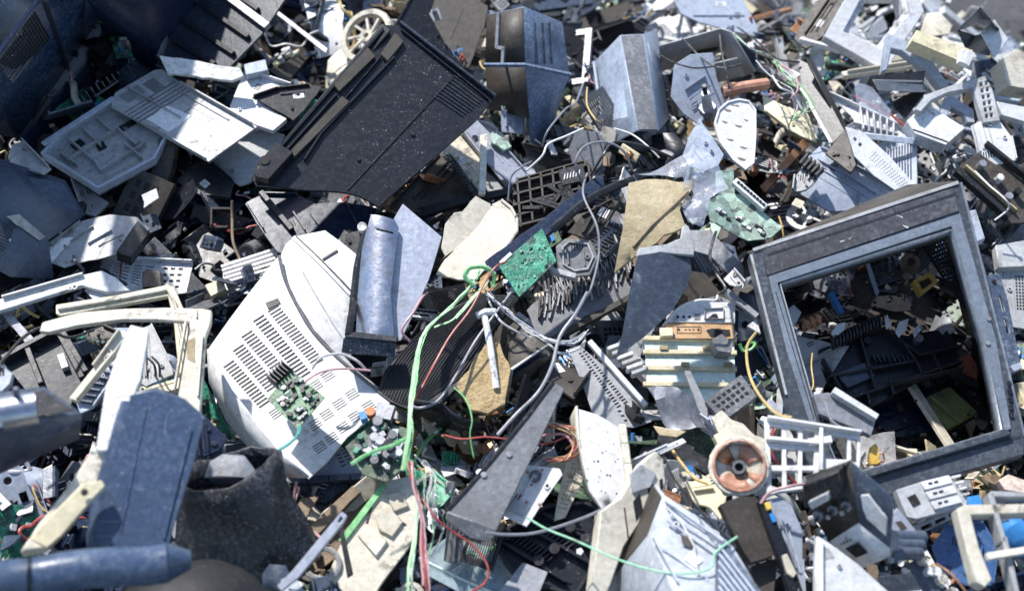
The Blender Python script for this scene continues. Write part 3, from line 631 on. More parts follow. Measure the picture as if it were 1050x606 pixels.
P = [(938, 112), (950, 97), (980, 86), (1010, 78), (1018, 92), (1026, 124), (1008, 126), (1002, 104), (998, 90), (972, 95), (955, 103), (944, 115)]
th.part('arch', bevel=.0015).poly(th.pl, P, .02, GRY, quadgrid([(1003, 84), (1014, 81), (1020, 121), (1010, 123)], 2, 6, .55, .6))
sheet('white_rounded_shield', 'white rounded shield lying near the dark circuit chassis', 'shield', [(996, 129), (1012, 120), (1028, 123), (1038, 140), (1043, 164), (1020, 168), (1004, 156)], (.26, .05, -.4), MON, .006, bend=cyl_bend(60, 3), lm='the white rounded shield', bevel=.0015)
th = block('pale_grey_box', 'pale grey box lid lying inside the grey ladder frame', 'box', [(930, 124), (949, 106), (990, 131), (970, 149), (938, 137)], (.26, 0, -.4), .04, WHT, lm='the pale grey box')
th.part('dark_seam').bar(th.pl, (936, 133), (972, 146), .003, .001, BLD)
th = block('black_slot_box', 'black box with a mauve front strip below the broken bezel corner', 'box', [(892, 78), (949, 73), (947, 86), (898, 84)], (.3, 0, -.3), .03, BLK, lm='the black slot box')
th.part('mauve_front', bevel=.001).poly(plane([(920, 88)], .29, 0, -1.6), [(895, 82), (946, 83), (947, 95), (900, 93)], .005, GRY)
sheet('brown_flap_box', 'dark brown folded flap below the black slot box', 'flap', [(912, 96), (950, 94), (940, 106), (928, 122), (918, 112)], (.24, -.3, -.3), BLD, .004)
th = Thing('broken_white_bezel', 'white broken bezel piece lying inside the grey ladder frame arch', 'bezel', plane([(990, 110)], .24, 0, -.4), at=(980, 108))
th.part('arm', bevel=.0015).poly(th.pl, [(968, 100), (976, 98), (998, 112), (1000, 126), (992, 126), (988, 116), (976, 110), (970, 122), (963, 118)], .02, LBL)
block('white_slab_edge', 'white slab sticking out of the heap beside the ladder frame', 'slab', [(1022, 104), (1062, 112), (1062, 128), (1027, 118)], (.28, .1, -.6), .02, WHT)
th = Thing('open_dark_tray', 'dark tray with a pale rim lying above the white slab', 'tray', plane([(1035, 95)], .2, 0, -.4), at=(1035, 95)); th.part('rim', bevel=.001).poly(th.pl, [(1020, 92), (1042, 86), (1052, 94), (1046, 104), (1024, 102)], .02, LBL, [[(1025, 93), (1041, 89), (1046, 95), (1042, 101), (1027, 99)]]); th.part('bottom').poly(th.pl, [(1020, 92), (1042, 86), (1052, 94), (1046, 104), (1024, 102)], .003, BLK, w0=-.02)
th = Thing('circuit_chassis', 'dark circuit chassis with two parallel rails beside the television frame', 'chassis', plane([(1000, 190)], .22, .1, -.4), lm='the dark circuit chassis', at=(1008, 190))
q = th.pl; th.part('board', bevel=.001).poly(q, jagged([(984, 170), (1010, 152), (1062, 196), (1062, 228), (1032, 230)], 1, 8, rg('cc')), .004, BRN)
b = th.part('rail', bevel=.001); b.bar(q, (978, 178), (1032, 226), .012, .02, BLD); b.bar(q, (988, 172), (1040, 218), .005, .014, TAN); b.bar(q, (1008, 150), (1060, 192), .008, .02, BLD)
for i in range(5): th.part('capacitor').cyl(q, (1004 + 9 * i, 172 + 7 * i + (i % 2) * 12), .008, .02, (DST, BLD, WHT)[i % 3])
th = sheet('beige_rear_case', 'beige grey case with a small mesh window beside the television frame', 'case', [(1018, 257), (1062, 250), (1070, 340), (1030, 334), (1024, 300)], (.16, .1, -.3), GRY, .006, lm='the beige mesh window case')
th.part('lit_lid', bevel=.002).poly(th.pl, [(1017, 256), (1062, 248), (1064, 277), (1020, 279)], .02, GRY, w0=.018)
b = th.part('mesh_window'); [b.poly(th.pl, h, .001, SHD, w0=.001) for h in quadgrid([(1040, 282), (1066, 282), (1066, 320), (1042, 318)], 8, 11, .5, .5)]
# ================================================================ left middle
th = shell('grey_monitor_back', 'dark blue-grey monitor back with a perforated side and white sticker', 'monitor back',
    [(-50, 160, .26), (0, 162, .26), (67, 184, .22), (88, 220, .16), (50, 246, .2), (20, 222, .27), (-50, 190, .32), (-50, 250, .28), (12, 284, .22), (56, 286, .14)],
    [(0, 1, 2, 3, 4, 5, 6), (6, 5, 4, 9, 8, 7)], BGR, .005, lm='the grey monitor back', bevel=.002)
q = fpl(th, 5, 4, 9); b = th.part('perforation')
for h in quadgrid([(-20, 212), (42, 252), (46, 276), (-14, 252)], 26, 9, .5, .5): b.poly(q, h, .0006, SHD, w0=.0008)
th.part('sticker').poly(q, [(9, 245), (22, 249), (27, 273), (13, 270)], .001, PAP, w0=.002)
b = th.part('sticker_print')
for i in range(5): b.bar(q, (12 + i * .8, 250 + 4 * i), (20 + i, 252 + 4 * i), .002, .0008, MGR, .002)
th.part('pale_scrape').poly(fpl(th, 2, 4, 5), jagged([(6, 222), (20, 220), (46, 243), (40, 247)], .7, 5, rg('sc')), .0006, GRY, w0=.001)
sheet('pale_wedge_piece', 'pale grey wedge between the grey monitor back and the compartment tray', 'wedge', [(72, 182), (94, 196), (112, 208), (98, 222), (84, 218)], (.12, .2, -.2), GRY, .008)
sheet('crumpled_white_tab', 'dull white curved tab under the television shell rim', 'tab', [(6, 160), (12, 148), (24, 144), (50, 170), (44, 178), (16, 172)], (.24, -.1, -.3), GRY, .005, bend=cyl_bend(30, 8))
th = sheet('translucent_curved_panel', 'translucent grey curved panel with one sunlit white end', 'panel',
    [(38, 256), (48, 246), (82, 227), (112, 219), (139, 217), (150, 226), (140, 246), (119, 260), (99, 266), (64, 270)], (.17, 0, -.15), GRY, .003, bend=cyl_bend(20, 2.5), lm='the translucent curved panel', jag=.4)
th.part('painted_sunlit_end').poly(th.pl, jagged([(40, 256), (60, 240), (76, 243), (64, 252), (50, 262)], .8, 4, rg('wf')), .0008, PAP, w0=.001)  # white patch paints the sunlight on this end of the panel
th = block('dark_brick_adapter', 'dark brown rectangular adapter on the shaded end of the translucent panel', 'adapter', [(119, 258), (141, 226), (153, 238), (134, 264)], (.2, .2, -.2), .03, BLD)
block('black_speckled_wedge', 'black speckled wedge plate beside the white slotted rack', 'plate', [(79, 256), (103, 268), (88, 282), (52, 292)], (.13, 0, -.3), .012, BLD, jag=.5)
th = sheet('slotted_rack', 'white slotted rack with a red stroke behind the cream frames', 'rack',
    [(106, 265), (198, 270), (191, 300), (150, 306), (98, 282)], (.12, .05, -.2), WHT, .004,
    quadgrid([(108, 268), (136, 270), (130, 292), (102, 280)], 3, 6, .75, .4) + quadgrid([(136, 271), (160, 272), (156, 298), (132, 290)], 2, 7, .7, .4) + quadgrid([(166, 272), (190, 273), (184, 297), (164, 298)], 3, 4, .6, .4), lm='the white slotted rack')
th.part('red_stroke').bar(th.pl, (125, 266), (123, 285), .003, .001, RED); th.part('rim', bevel=.001).bar(th.pl, (105, 265), (198, 270), .004, .012, WHT)
block('furry_dark_block', 'small dark fuzzy block sitting on the white slotted rack', 'block', [(146, 278), (164, 277), (166, 294), (146, 295)], (.16, 0, -.3), .03, BRN, jag=1)
block('speckled_dark_beam', 'dark brown speckled beam hanging below the pale printer lid', 'beam', [(163, 142), (181, 142), (176, 172), (168, 198), (151, 192), (158, 164)], (.15, 0, -.6), .03, BRN, lm='the speckled dark beam', jag=.4)
sheet('white_paper_scrap', 'small white scrap with ragged edges in the dark hollow', 'scrap', [(145, 200), (160, 193), (163, 203), (147, 214)], (.16, 0, -.4), FOM, .003, jag=1)
th = Thing('curved_black_tray', 'curved black tray with a frayed rim in the dark hollow', 'tray', PL(S(165, 205, .1), (.1, -.3, 1), cyl_bend(0, -7)), at=(165, 210))
th.part('bowl').poly(th.pl, jagged([(130, 196), (140, 190), (168, 200), (200, 192), (206, 208), (180, 226), (146, 224), (132, 212)], 1.2, 6, rg('ct')), .004, BLK)
sheet('black_angular_plate', 'black angular plate jutting below the printer lid flap', 'plate', [(180, 186), (196, 170), (214, 164), (240, 186), (236, 204), (205, 200)], (.13, 0, -.3), BLD, .006, jag=.7)
sheet('dark_blue_edge_panel', 'small blue lit panel in the hollow beside the adapter', 'panel', [(144, 222), (160, 218), (166, 234), (152, 240)], (.12, .2, -.3), BGR, .004)
block('brown_box_lid', 'dark brown box lid beside the broken blue-black panel', 'box', [(196, 246), (214, 238), (240, 256), (252, 276), (226, 292), (204, 284)], (.08, 0, -.2), .05, BLD, lm='the brown box lid')
cable('bent_wire', 'brown bent wire hanging over the brown box lid', [(238, 206, .16), (238, 226, .13), (239, 248, .13), (246, 266, .12)], .003, WOD)
th = sheet('slatted_grey_grate', 'grey slatted grate wedged beside the white monitor casing', 'grate', [(228, 282), (284, 266), (288, 280), (262, 302), (232, 300)], (.12, 0, -.2), GRY, .004, lm='the slatted grey grate')
b = th.part('slat')
for i in range(5): b.bar(th.pl, (228 + i, 277 + 4 * i), (286 - i, 258 + 5 * i), .005, .014, WHT)
block('small_cream_roller', 'small cream ribbed roller beside the slatted grey grate', 'roller', [(210, 292), (226, 286), (232, 296), (216, 304)], (.12, 0, -.3), .02, YCR)

th = sheet('broken_dark_panel', 'broken blue-black panel with a raised ridge above the white monitor casing', 'panel',
    [(251, 209), (269, 198), (304, 199), (324, 209), (358, 208), (388, 214), (374, 240), (353, 234), (346, 246), (329, 240), (312, 250), (299, 262), (284, 258), (268, 236)], (.2, 0, -.25), BLB, .005, jag=1.2, lm='the broken dark panel')
th.part('ridge', bevel=.0015).bar(th.pl, (268, 199), (300, 238), .012, .012, BLD); th.part('fold').bar(th.pl, (355, 208), (368, 232), .004, .003, BLW)

# white monitor casing
q0 = PL(S(300, 370, .23), (-.04, -.24, 1), cyl_bend(35, .35))
th = Thing('monitor_casing', 'large white monitor back casing with rows of vent slots', 'monitor casing', q0, lm='the white monitor casing', at=(290, 380))
vents = []
for a, c, n in (((279, 315), (327, 373), 20), ((264, 325), (314, 386), 19), ((252, 341), (283, 376), 12), ((243, 355), (280, 399), 15), ((233, 371), (272, 415), 15)):
    vents += quadgrid([(a[0] - 5.5, a[1] + 3.5), (a[0] + 5.5, a[1] - 3.5), (c[0] + 5.5, c[1] - 3.5), (c[0] - 5.5, c[1] + 3.5)], 1, n, 1, .58)
for x, y in ((336, 385), (324, 395), (361, 404), (348, 414), (335, 425), (323, 435), (378, 416), (364, 427), (352, 438), (340, 449), (283, 423), (328, 458)):
    vents += quadgrid([(x - 8.5, y - 1), (x + 2, y - 7.5), (x + 8.5, y + 1), (x - 2, y + 7.5)], 1, 4, 1, .5)
th.part('vented_face', bevel=0).poly(q0, [(212, 358), (236, 326), (262, 292), (285, 262), (292, 286), (304, 312), (321, 340), (348, 368), (388, 400), (402, 410), (386, 424), (356, 448), (336, 472), (316, 490), (290, 468), (262, 434), (236, 400)], .004, MON, vents)
th.part('vent_shade_sheet').poly(q0, [(222, 358), (262, 302), (285, 280), (304, 318), (348, 374), (388, 404), (356, 440), (316, 476), (262, 424)], .002, SHD, w0=-.012)  # black sheet added under the vents to stand in for interior shade
qs = plane([(260, 440)], .17, -1.1, -1.0); b = th.part('lower_side', solid=.004)
b.facets([(212, 358, .25), (236, 400, .235), (262, 434, .225), (290, 468, .215), (316, 490, .205), (299, 490, .15), (262, 468, .15), (232, 432, .16), (214, 392, .19)], [(8, 7, 1, 0), (7, 6, 2, 1), (6, 5, 3, 2), (5, 4, 3)], MON)
b = th.part('latch_recess'); b.poly(q0, [(272, 311), (285, 306), (288, 311), (275, 317)], .002, BRN, w0=.0022)
b = th.part('seam_groove')
sp = [(286, 262), (292, 286), (304, 312), (321, 340), (348, 368), (390, 402)]
b.tube([q0.W(*q0.L(p), .001) for p in smooth([Vector((x, y, 0)) for x, y in sp], 5)], .0035, MGR, 6)
qu = PL(S(330, 300, .26), (.02, -.3, 1), cyl_bend(-30, 1.0))
b = th.part('upper_face', bevel=.001); b.poly(qu, [(287, 258), (292, 246), (301, 239), (333, 235), (352, 250), (372, 266), (368, 300), (356, 338), (350, 360), (366, 376), (392, 392), (391, 401), (349, 366), (322, 338), (305, 310), (293, 284)], .004, MON)
b = th.part('ridge'); b.bar(qu, (300, 240), (360, 302), .008, .004, MON); b.bar(qu, (303, 240), (362, 301), .0025, .006, BRN); b.bar(qu, (331, 266), (346, 257), .004, .003, BRN)  # brown bars paint the shadow line along the ridge
b = th.part('mould_line'); b.tube([qu.W(*qu.L(p), .001) for p in ((310, 278), (322, 300), (340, 330), (356, 352))], .0015, GRY, 5)
th = Thing('vent_circuit_board', 'green circuit board crowded with parts lying on the white monitor casing', 'circuit board', PL(S(303, 410, .275), (-.05, -.25, 1)), lm='the green board on the monitor casing', at=(303, 410))
q = th.pl; th.part('board').poly(q, [(274, 409), (298, 379), (333, 407), (305, 440)], .003, mat('dusty_green_circuit_board', (.08, .25, .1), .45, dust=.5, dcol=(.4, .45, .33), dirt=.4, speck=1, scol=(.6, .62, .55), scr=.1, noise=26, pcb=True))
r = rg('vcb')
for i in range(52):
    s, t = r.random(), r.random(); x = 278 + 22 * s + 27 * t; y = 408 - 26 * s + 27 * t; k = r.random()
    nm = 'capacitor' if k < .4 else 'chip'; b = th.part(nm)
    if k < .4: b.cyl(q, (x, y), r.uniform(.002, .005), r.uniform(.004, .011), r.choice((BLD, PCG, DST, BLD)), n=9)
    else: a = r.uniform(3, 7); b.bar(q, (x, y), (x + a * .7, y - a * .6), r.uniform(.002, .007), r.uniform(.002, .006), r.choice((BLK, BLD, DST, PCP, PCD, BLD)))
th = block('heat_sink', 'dark finned heat sink beside the green board on the monitor casing', 'heat sink', [(273, 386), (290, 370), (301, 379), (284, 396)], (.285, -.05, -.25), .02, BLD)
b = th.part('fin')
for i in range(6): b.bar(th.pl, (274 + 3 * i, 386 - 2.8 * i), (285 + 3 * i, 395 - 2.8 * i), .0018, .012, BLD)
cable('teal_strap', 'teal strap hanging from the green board over the monitor casing', [(307, 438, .27), (305, 446, .27), (296, 455, .26), (286, 461, .25)], .006, mat('teal_strap', (.05, .33, .3), .4, dust=.4, dirt=.2), 'strap', flat=.3)

# steel sheet
th = Thing('curved_steel_cover', 'shiny curved steel cover with a slot standing beside the white monitor casing', 'steel cover', PL(S(386, 285, .33), (-.05, -.5, 1), lambda u, v: -11 * (u - .005) ** 2), lm='the curved steel cover', at=(395, 285))
q = th.pl; th.part('curved_sheet').poly(q, [(380, 219), (404, 224), (408, 231), (400, 300), (404, 349), (384, 347), (363, 343), (365, 300), (370, 250)], .003, MET, [[(384, 233), (403, 237), (403, 239), (385, 235.5)]])
th.part('flat_wing', bevel=.0005).poly(PL(S(425, 275, .32), (.08, -.5, 1)), [(404, 224), (413, 209), (453, 243), (440, 286), (424, 322), (411, 349), (403, 350), (400, 300)], .003, LVM)
b = th.part('base_box', bevel=.001); b.poly(plane([(378, 356)], .3, 0, -1.2), [(352, 347), (362, 344), (405, 349), (404, 366), (350, 362)], .03, BLW)
b.poly(plane([(378, 346)], .315, 0, -.3), [(353, 345), (364, 340), (408, 345), (407, 350)], .01, BLK)
th.part('bolt').cyl(plane([(372, 235)], .34, 0, -.5), (372, 235), .009, .014, WHT)
th.part('side_edge').tube([S(375, 235, .31), S(366, 275, .3), S(361, 320, .29), S(357, 344, .29)], .007, BLK, 5)
sheet('dark_bracket_box', 'dark bracket with a round hole between the broken panel and the steel cover', 'bracket', [(354, 240), (368, 236), (372, 262), (366, 280), (352, 258)], (.27, -.2, -.4), BLD, .01)

# cream panel centre
th = Thing('cream_broken_panel', 'cream broken panel folded down its middle with brown dirt specks', 'panel', PL(S(488, 245, .27), (.08, -.25, 1)), lm='the cream broken panel', at=(490, 245))
r = rg('cbp'); th.part('inner_face', bevel=.001).poly(PL(S(472, 235, .26), (.45, -.2, 1)), jagged([(488, 201), (503, 209), (505, 222), (452, 268), (457, 262), (453, 254), (457, 229), (466, 218), (474, 217)], .8, 6, r), .004, CRM)
th.part('outer_face', bevel=.001).poly(th.pl, jagged([(505, 209), (514, 205), (524, 213), (530, 224), (530, 238), (518, 256), (502, 274), (486, 287), (470, 287), (447, 281), (456, 266), (490, 232)], .7, 6, r), .005, CRM)
th.part('rim').tube([th.pl.W(*th.pl.L(p), .003) for p in ((514, 206), (524, 214), (530, 225), (530, 238), (517, 257), (501, 275))], .003, CRM, 6)
0 and th.part('stain').poly(th.pl, jagged([(484, 254), (492, 250), (494, 260), (488, 272), (482, 268)], 1.4, 3, r), .0005, TAN, w0=.0006)
# green PCB centre
th = sheet('emerald_circuit_board', 'bright emerald circuit board propped against the dark typewriter chassis', 'circuit board', [(511, 272), (556, 234), (571, 268), (532, 305)], (.3, .05, -.4), PCG, .003, lm='the emerald circuit board')
r = rg('ecb')
for i in range(26):
    s, t = r.random(), r.random(); x = 518 + 36 * s + 14 * t; y = 272 - 30 * s + 26 * t; b = th.part('solder_joint' if i % 2 else 'chip')
    if i % 2: b.cyl(th.pl, (x, y), r.uniform(.0012, .0022), .002, DST, n=6)
    else: b.bar(th.pl, (x, y), (x + r.uniform(1, 3), y - r.uniform(.5, 3)), r.uniform(.0015, .004), .002, r.choice((BLD, PCP, PCG, PCD)))
th.part('white_edge').bar(th.pl, (513, 270), (524, 260), .006, .002, PAP)
# typewriter chassis
def lattice(name, label, cat, pts, pos, m, rows, lm=None, wid=.004, hg=.014, t=.003, plate=True):
    th = sheet(name, label, cat, pts, pos, m, t, lm=lm, jag=.6); b = th.part('rib'); q = th.pl
    for a, c in rows: b.bar(q, a, c, wid, hg, m)
    return th
th = lattice('typewriter_chassis', 'dark dusty chassis with a lattice of ribs above the emerald board', 'chassis', [(528, 186), (600, 166), (612, 172), (600, 200), (556, 236), (530, 240), (526, 215)], (.22, 0, -.3), BRN,
    [((530 + 12 * i, 186 - 3 * i), (534 + 12 * i, 236 - 7 * i)) for i in range(7)] + [((526, 192 + 11 * i), (604, 172 + 11 * i)) for i in range(5)], 'the dark ribbed chassis')
r = rg('tc')
for i in range(10): th.part('latch' if i % 2 else 'square_socket').bar(th.pl, (534 + r.random() * 56, 192 + r.random() * 28), (540 + r.random() * 56, 192 + r.random() * 28), .008, .018, BLD)
b = th.part('key_plate', bevel=.0008); b.poly(th.pl, [(572, 180), (597, 173), (601, 190), (576, 196)], .02, BLD, w0=.02)
b = th.part('white_mark')
for i in range(6): b.bar(th.pl, (578 + 3 * i, 190 - .8 * i), (579 + 3 * i, 184 - .8 * i), .002, .001, WHT, .02)
rows = [((566 + 3.2 * i, 262 + 3.4 * i), (596 + 3.2 * i, 240 + 3.4 * i)) for i in range(0)]
th = sheet('fine_ribbed_plate', 'grey-brown plate of fine broken ribs below the emerald board', 'plate', [(540, 318), (560, 300), (586, 268), (616, 262), (655, 292), (650, 304), (600, 324), (562, 352), (548, 338)], (.17, 0, -.25), MGR, .004, lm='the fine ribbed plate', jag=1)
b = th.part('rib'); r = rg('frp')
for i in range(16):
    for j in (0, .35, .7, 1, 1.4, 1.8, 2.2): b.bar(th.pl, (552 + 6 * i + 5 * j + r.uniform(-2, 2), 330 - 2.6 * i - 17 * j + r.uniform(-3, 3)), (553 + 6 * i + 2 * j + r.uniform(-3, 3), 318 - 2.6 * i - 17 * j + r.uniform(-6, 3)), r.uniform(.0015, .004), r.uniform(.003, .014), r.choice((BRN, GRY, MGR)))
th.part('long_edge', bevel=.001).bar(th.pl, (564, 352), (652, 304), .012, .012, BRN)
th = sheet('moulded_grey_cover', 'small grey moulded cover with rounded corners above the fine ribbed plate', 'cover', [(570, 252), (580, 244), (606, 246), (614, 264), (606, 282), (588, 284), (572, 276)], (.25, 0, -.35), MGR, .006, lm='the moulded grey cover', bevel=.002)
b = th.part('raised_border'); b.ring(th.pl, [(576, 254), (583, 248), (603, 250), (609, 264), (603, 277), (589, 279), (577, 272)], .003, .004, GRY, .004)
th.part('clip').bar(th.pl, (566, 280), (590, 286), .01, .014, GRY)
block('blue_black_plank', 'worn blue-black plank lying diagonally beside the emerald board', 'plank', [(497, 268), (560, 222), (606, 184), (618, 178), (620, 190), (580, 226), (524, 272), (506, 280)], (.27, 0, -.4), .012, BLB, lm='the blue-black plank', jag=.5)
th = Thing('curved_grey_lever', 'curved dark grey lever arching over the typewriter chassis', 'lever', PL(S(600, 215, .28), (0, -.3, 1)), lm='the curved grey lever', at=(600, 210))
th.part('lever').tube(smooth([S(566, 236, .3), S(578, 226, .31), S(600, 208, .31), (S(625, 194, .31)), S(650, 184, .3)], 6), .008, BLD, 8, flat=.6)
sheet('brown_wedge_cover', 'brownish wedge cover beneath the curved grey lever', 'cover', [(582, 238), (596, 222), (628, 204), (640, 200), (620, 236), (604, 246)], (.265, .1, -.3), BRN, .005)
# ribbed belt
th = Thing('ribbed_black_hose', 'ribbed black hose band running below the emerald board', 'hose', PL(S(455, 355, .26), (-.05, -.3, 1)), lm='the ribbed black hose', at=(450, 365))
q = th.pl; th.part('band', bevel=.001).poly(q, [(494, 301), (532, 303), (512, 330), (494, 354), (470, 396), (452, 414), (420, 420), (400, 412), (387, 402), (394, 380), (420, 352), (442, 330), (462, 316)], .014, BLD)
b = th.part('rib')
for i in range(24):
    t = (i + .5) / 24
    A_, B_, C_, D_ = (389 + 62 * t, 400 + 16 * math.sin(t * 3.1)), (406 + 68 * t, 368 + 18 * t), (442 + 60 * t, 330 + 15 * t), (495 + 34 * t, 302 + 2 * t)
    b.tube([q.W(*q.L(p), .0005) for p in smooth([Vector((*x, 0)) for x in (A_, B_, C_, D_)], 5)], .0017, BLD, 5)
sheet('crumbling_foam_slab', 'crumbling yellow tan foam slab between the ribbed hose and the open brown box', 'foam', [(468, 396), (484, 372), (497, 352), (512, 350), (524, 378), (518, 414), (500, 424), (482, 420)], (.262, 0, -.3), mat('yellow_foam', (.55, .4, .2), .85, dust=.6, dcol=(.7, .6, .4), dirt=.5, kcol=(.2, .13, .06), speck=1, scol=(.1, .07, .04), bump=1, noise=30), .01, jag=2, lm='the yellow foam slab')
th = Thing('hollow_black_end', 'black rounded housing curling around the yellow crumbs', 'housing', PL(S(470, 430, .22), (0, -.3, 1)), at=(470, 432))
th.part('wall', solid=.005).facets([(452, 414, .24), (462, 424, .24), (478, 432, .23), (496, 436, .22), (496, 452, .14), (474, 450, .14), (448, 436, .15), (426, 424, .18), (424, 412, .24)], [(0, 8, 7, 6), (0, 6, 5, 1), (1, 5, 2), (2, 5, 4, 3)], BLK)
# screwdriver
th = Thing('white_tee_handle', 'white dusty T-shaped handle lying on the yellow crumbs', 'handle', PL(S(500, 355, .30), (0, -.4, 1)), lm='the white T handle', at=(500, 350))
th.part('shaft').tube([S(497, 324, .3), S(502, 350, .29), S(509, 398, .26)], .0062, WHT, 8); th.part('cross_grip').tube([S(489, 324, .3), S(498, 320, .305), S(508, 320, .3)], .0068, WHT, 8)
th = shell('open_brown_carton', 'open brown plastic box with pale rims beside the white T handle', 'box', [(519, 321, .25), (563, 353, .24), (525, 378, .25), (503, 350, .13), (520, 418, .12), (570, 376, .13), (552, 402, .1)],
    [(0, 1, 2, 3), (2, 1, 5, 6, 4)], BRN, .004, lm='the open brown box', off=-1)
b = th.part('pale_rim'); b.tube([S(519, 321, .254), S(563, 353, .244), S(525, 378, .254), S(519, 418, .124)], .0028, WHT, 5)
th.part('dark_face').poly(fpl(th, 2, 1, 5), [(526, 380), (561, 356), (568, 376), (552, 400), (522, 416)], .001, BLB, w0=.0015)
# bracket
th = Thing('long_grey_bracket', 'long grey scuffed bracket with a rolled foot lying across the wires', 'bracket', PL(S(522, 470, .3), (.05, -.35, 1)), lm='the long grey bracket', at=(520, 475))
q = th.pl; th.part('face', bevel=.001).poly(q, jagged([(567, 392), (579, 398), (560, 438), (545, 470), (526, 508), (509, 544), (458, 524), (480, 500), (506, 470), (540, 428)], .4, 9, rg('lgb')), .005, MGR)
th.part('foot', bevel=.002).poly(PL(S(484, 542, .285), (-.1, -1.0, 1)), [(458, 524), (509, 543), (507, 550), (498, 556), (482, 552), (457, 534)], .012, MGR)
for p in ((522, 466), (496, 487)): th.part('rivet').cyl(q, p, .005, .003, DST)
th.part('rolled_edge').tube([q.W(*q.L(p), -.001) for p in ((567, 392), (540, 428), (506, 470), (480, 500), (458, 524))], .004, BLD, 6)
# tan foam and blade
th = sheet('tan_cloth_sheet', 'tan crumbly foam sheet ending in a point above the dark curved blade', 'foam sheet',
    [(645, 187), (662, 182), (684, 180), (698, 182), (712, 176), (710, 190), (697, 214), (703, 232), (690, 238), (681, 240), (674, 247), (655, 256), (631, 270), (636, 246), (640, 226)], (.33, 0, -.3), TAN, .006, jag=.7, lm='the tan foam sheet', bend=cyl_bend(60, 2))
th.part('dark_crease').tube([th.pl.W(*th.pl.L(p), .002) for p in ((706, 194), (690, 212), (668, 232), (650, 250))], .0035, WOD, 5)
0 and th.part('pale_blotch').poly(th.pl, jagged([(672, 186), (690, 184), (694, 198), (684, 208), (678, 200)], 1.8, 4, rg('pb')), .0006, PAP, w0=.0025)
th = Thing('dark_curved_blade', 'dark blue-grey curved blade with a lit handle loop below the tan foam', 'blade', PL(S(672, 310, .3), (.15, -.5, 1), cyl_bend(20, 2)), lm='the dark curved blade', at=(672, 305))
th.part('blade', bevel=.001).poly(th.pl, [(654, 262), (676, 258), (711, 261), (712, 274), (706, 292), (690, 318), (662, 344), (634, 364), (640, 340), (646, 300)], .006, SLT)
th.part('handle_loop', bevel=.0015).poly(PL(S(690, 250, .335), (.15, -.35, 1)), [(653, 260), (656, 254), (684, 250), (698, 244), (700, 232), (706, 231), (712, 252), (712, 262), (676, 259), (654, 266)], .008, GRY)
# crumpled film, pale boards
th = sheet('crumpled_clear_film', 'crumpled clear plastic film stretched over the tan foam sheet', 'plastic film', [(648, 180), (676, 168), (706, 158), (714, 138), (722, 150), (740, 176), (746, 198), (728, 206), (722, 228), (706, 226), (700, 214), (710, 196), (700, 182), (676, 176)], (.35, 0, -.3), GLS, .0015, jag=1.2, bend=lambda u, v: .012 * math.sin(40 * u + 25 * v) + .008 * math.sin(70 * v - 30 * u), bevel=0)
th.part('fold').tube([th.pl.W(*th.pl.L(p), .004) for p in ((712, 150), (706, 176), (698, 206), (704, 222), (722, 226))], .003, GLS, 6)
sheet('white_twisted_sheet', 'white twisted plastic sheet pointing up beside the spark plug', 'sheet', [(700, 158), (708, 136), (718, 122), (728, 138), (742, 160), (736, 172), (722, 176), (708, 170)], (.3, -.1, -.7), LBL, .003, jag=.5, bend=lambda u, v: .01 * math.sin(50 * u))
sheet('pale_board_upper', 'pale green board standing upright above the larger pale green board', 'circuit board', [(734, 176), (752, 172), (754, 200), (742, 206), (734, 196)], (.3, .1, -.7), PCP, .003, jag=.7)
th = sheet('pale_circuit_board', 'pale green circuit board gritty with dust above the television frame', 'circuit board', [(723, 209), (740, 197), (760, 200), (782, 216), (802, 234), (790, 244), (767, 247), (745, 236), (728, 226)], (.3, 0, -.3), PCP, .003, jag=.8, lm='the pale green circuit board')
r = rg('pgb')
for i in range(16): b = th.part('chip'); x = 734 + 48 * r.random(); y = 212 + 8 * r.random() + (x - 734) * .45; b.bar(th.pl, (x, y), (x + 4, y + 2), .005, .004, r.choice((PAP, BLD, WHT)))
th = Thing('board_edge_connector', 'white edge connector strip above the pale green circuit board', 'connector', plane([(765, 205)], .32, 0, -.4), at=(765, 203)); th.part('strip', bevel=.0008).bar(th.pl, (752, 188), (784, 216), .014, .014, WHT); b = th.part('pin')
for i in range(9): b.bar(th.pl, (755 + 3.2 * i, 190 + 2.8 * i), (757 + 3.2 * i, 192 + 2.8 * i), .005, .002, BLD, .014)
sheet('smoked_triangle_pane', 'grey smoked pane with a pale tip left of the television frame corner'.replace(' left of', ' beside'), 'pane', [(704, 236), (728, 236), (762, 272), (764, 292), (750, 284), (728, 262), (706, 256)], (.2, 0, -.4), DST, .004)
sheet('white_splinter', 'white pointed splinter below the smoked pane', 'splinter', [(742, 286), (752, 276), (764, 290), (762, 296), (748, 292)], (.25, 0, -.4), WHT, .003)
th = Thing('dark_tube_rail', 'thin dark rail ending in a white arrow tip beside the television frame', 'rail', PL(S(758, 325, .2), (0, -.4, 1)), at=(758, 322)); th.part('rail', bevel=.001).bar(th.pl, (744, 300), (776, 326), .012, .01, DST); th.part('white_tip').poly(th.pl, [(766, 334), (776, 327), (780, 342)], .008, WHT)

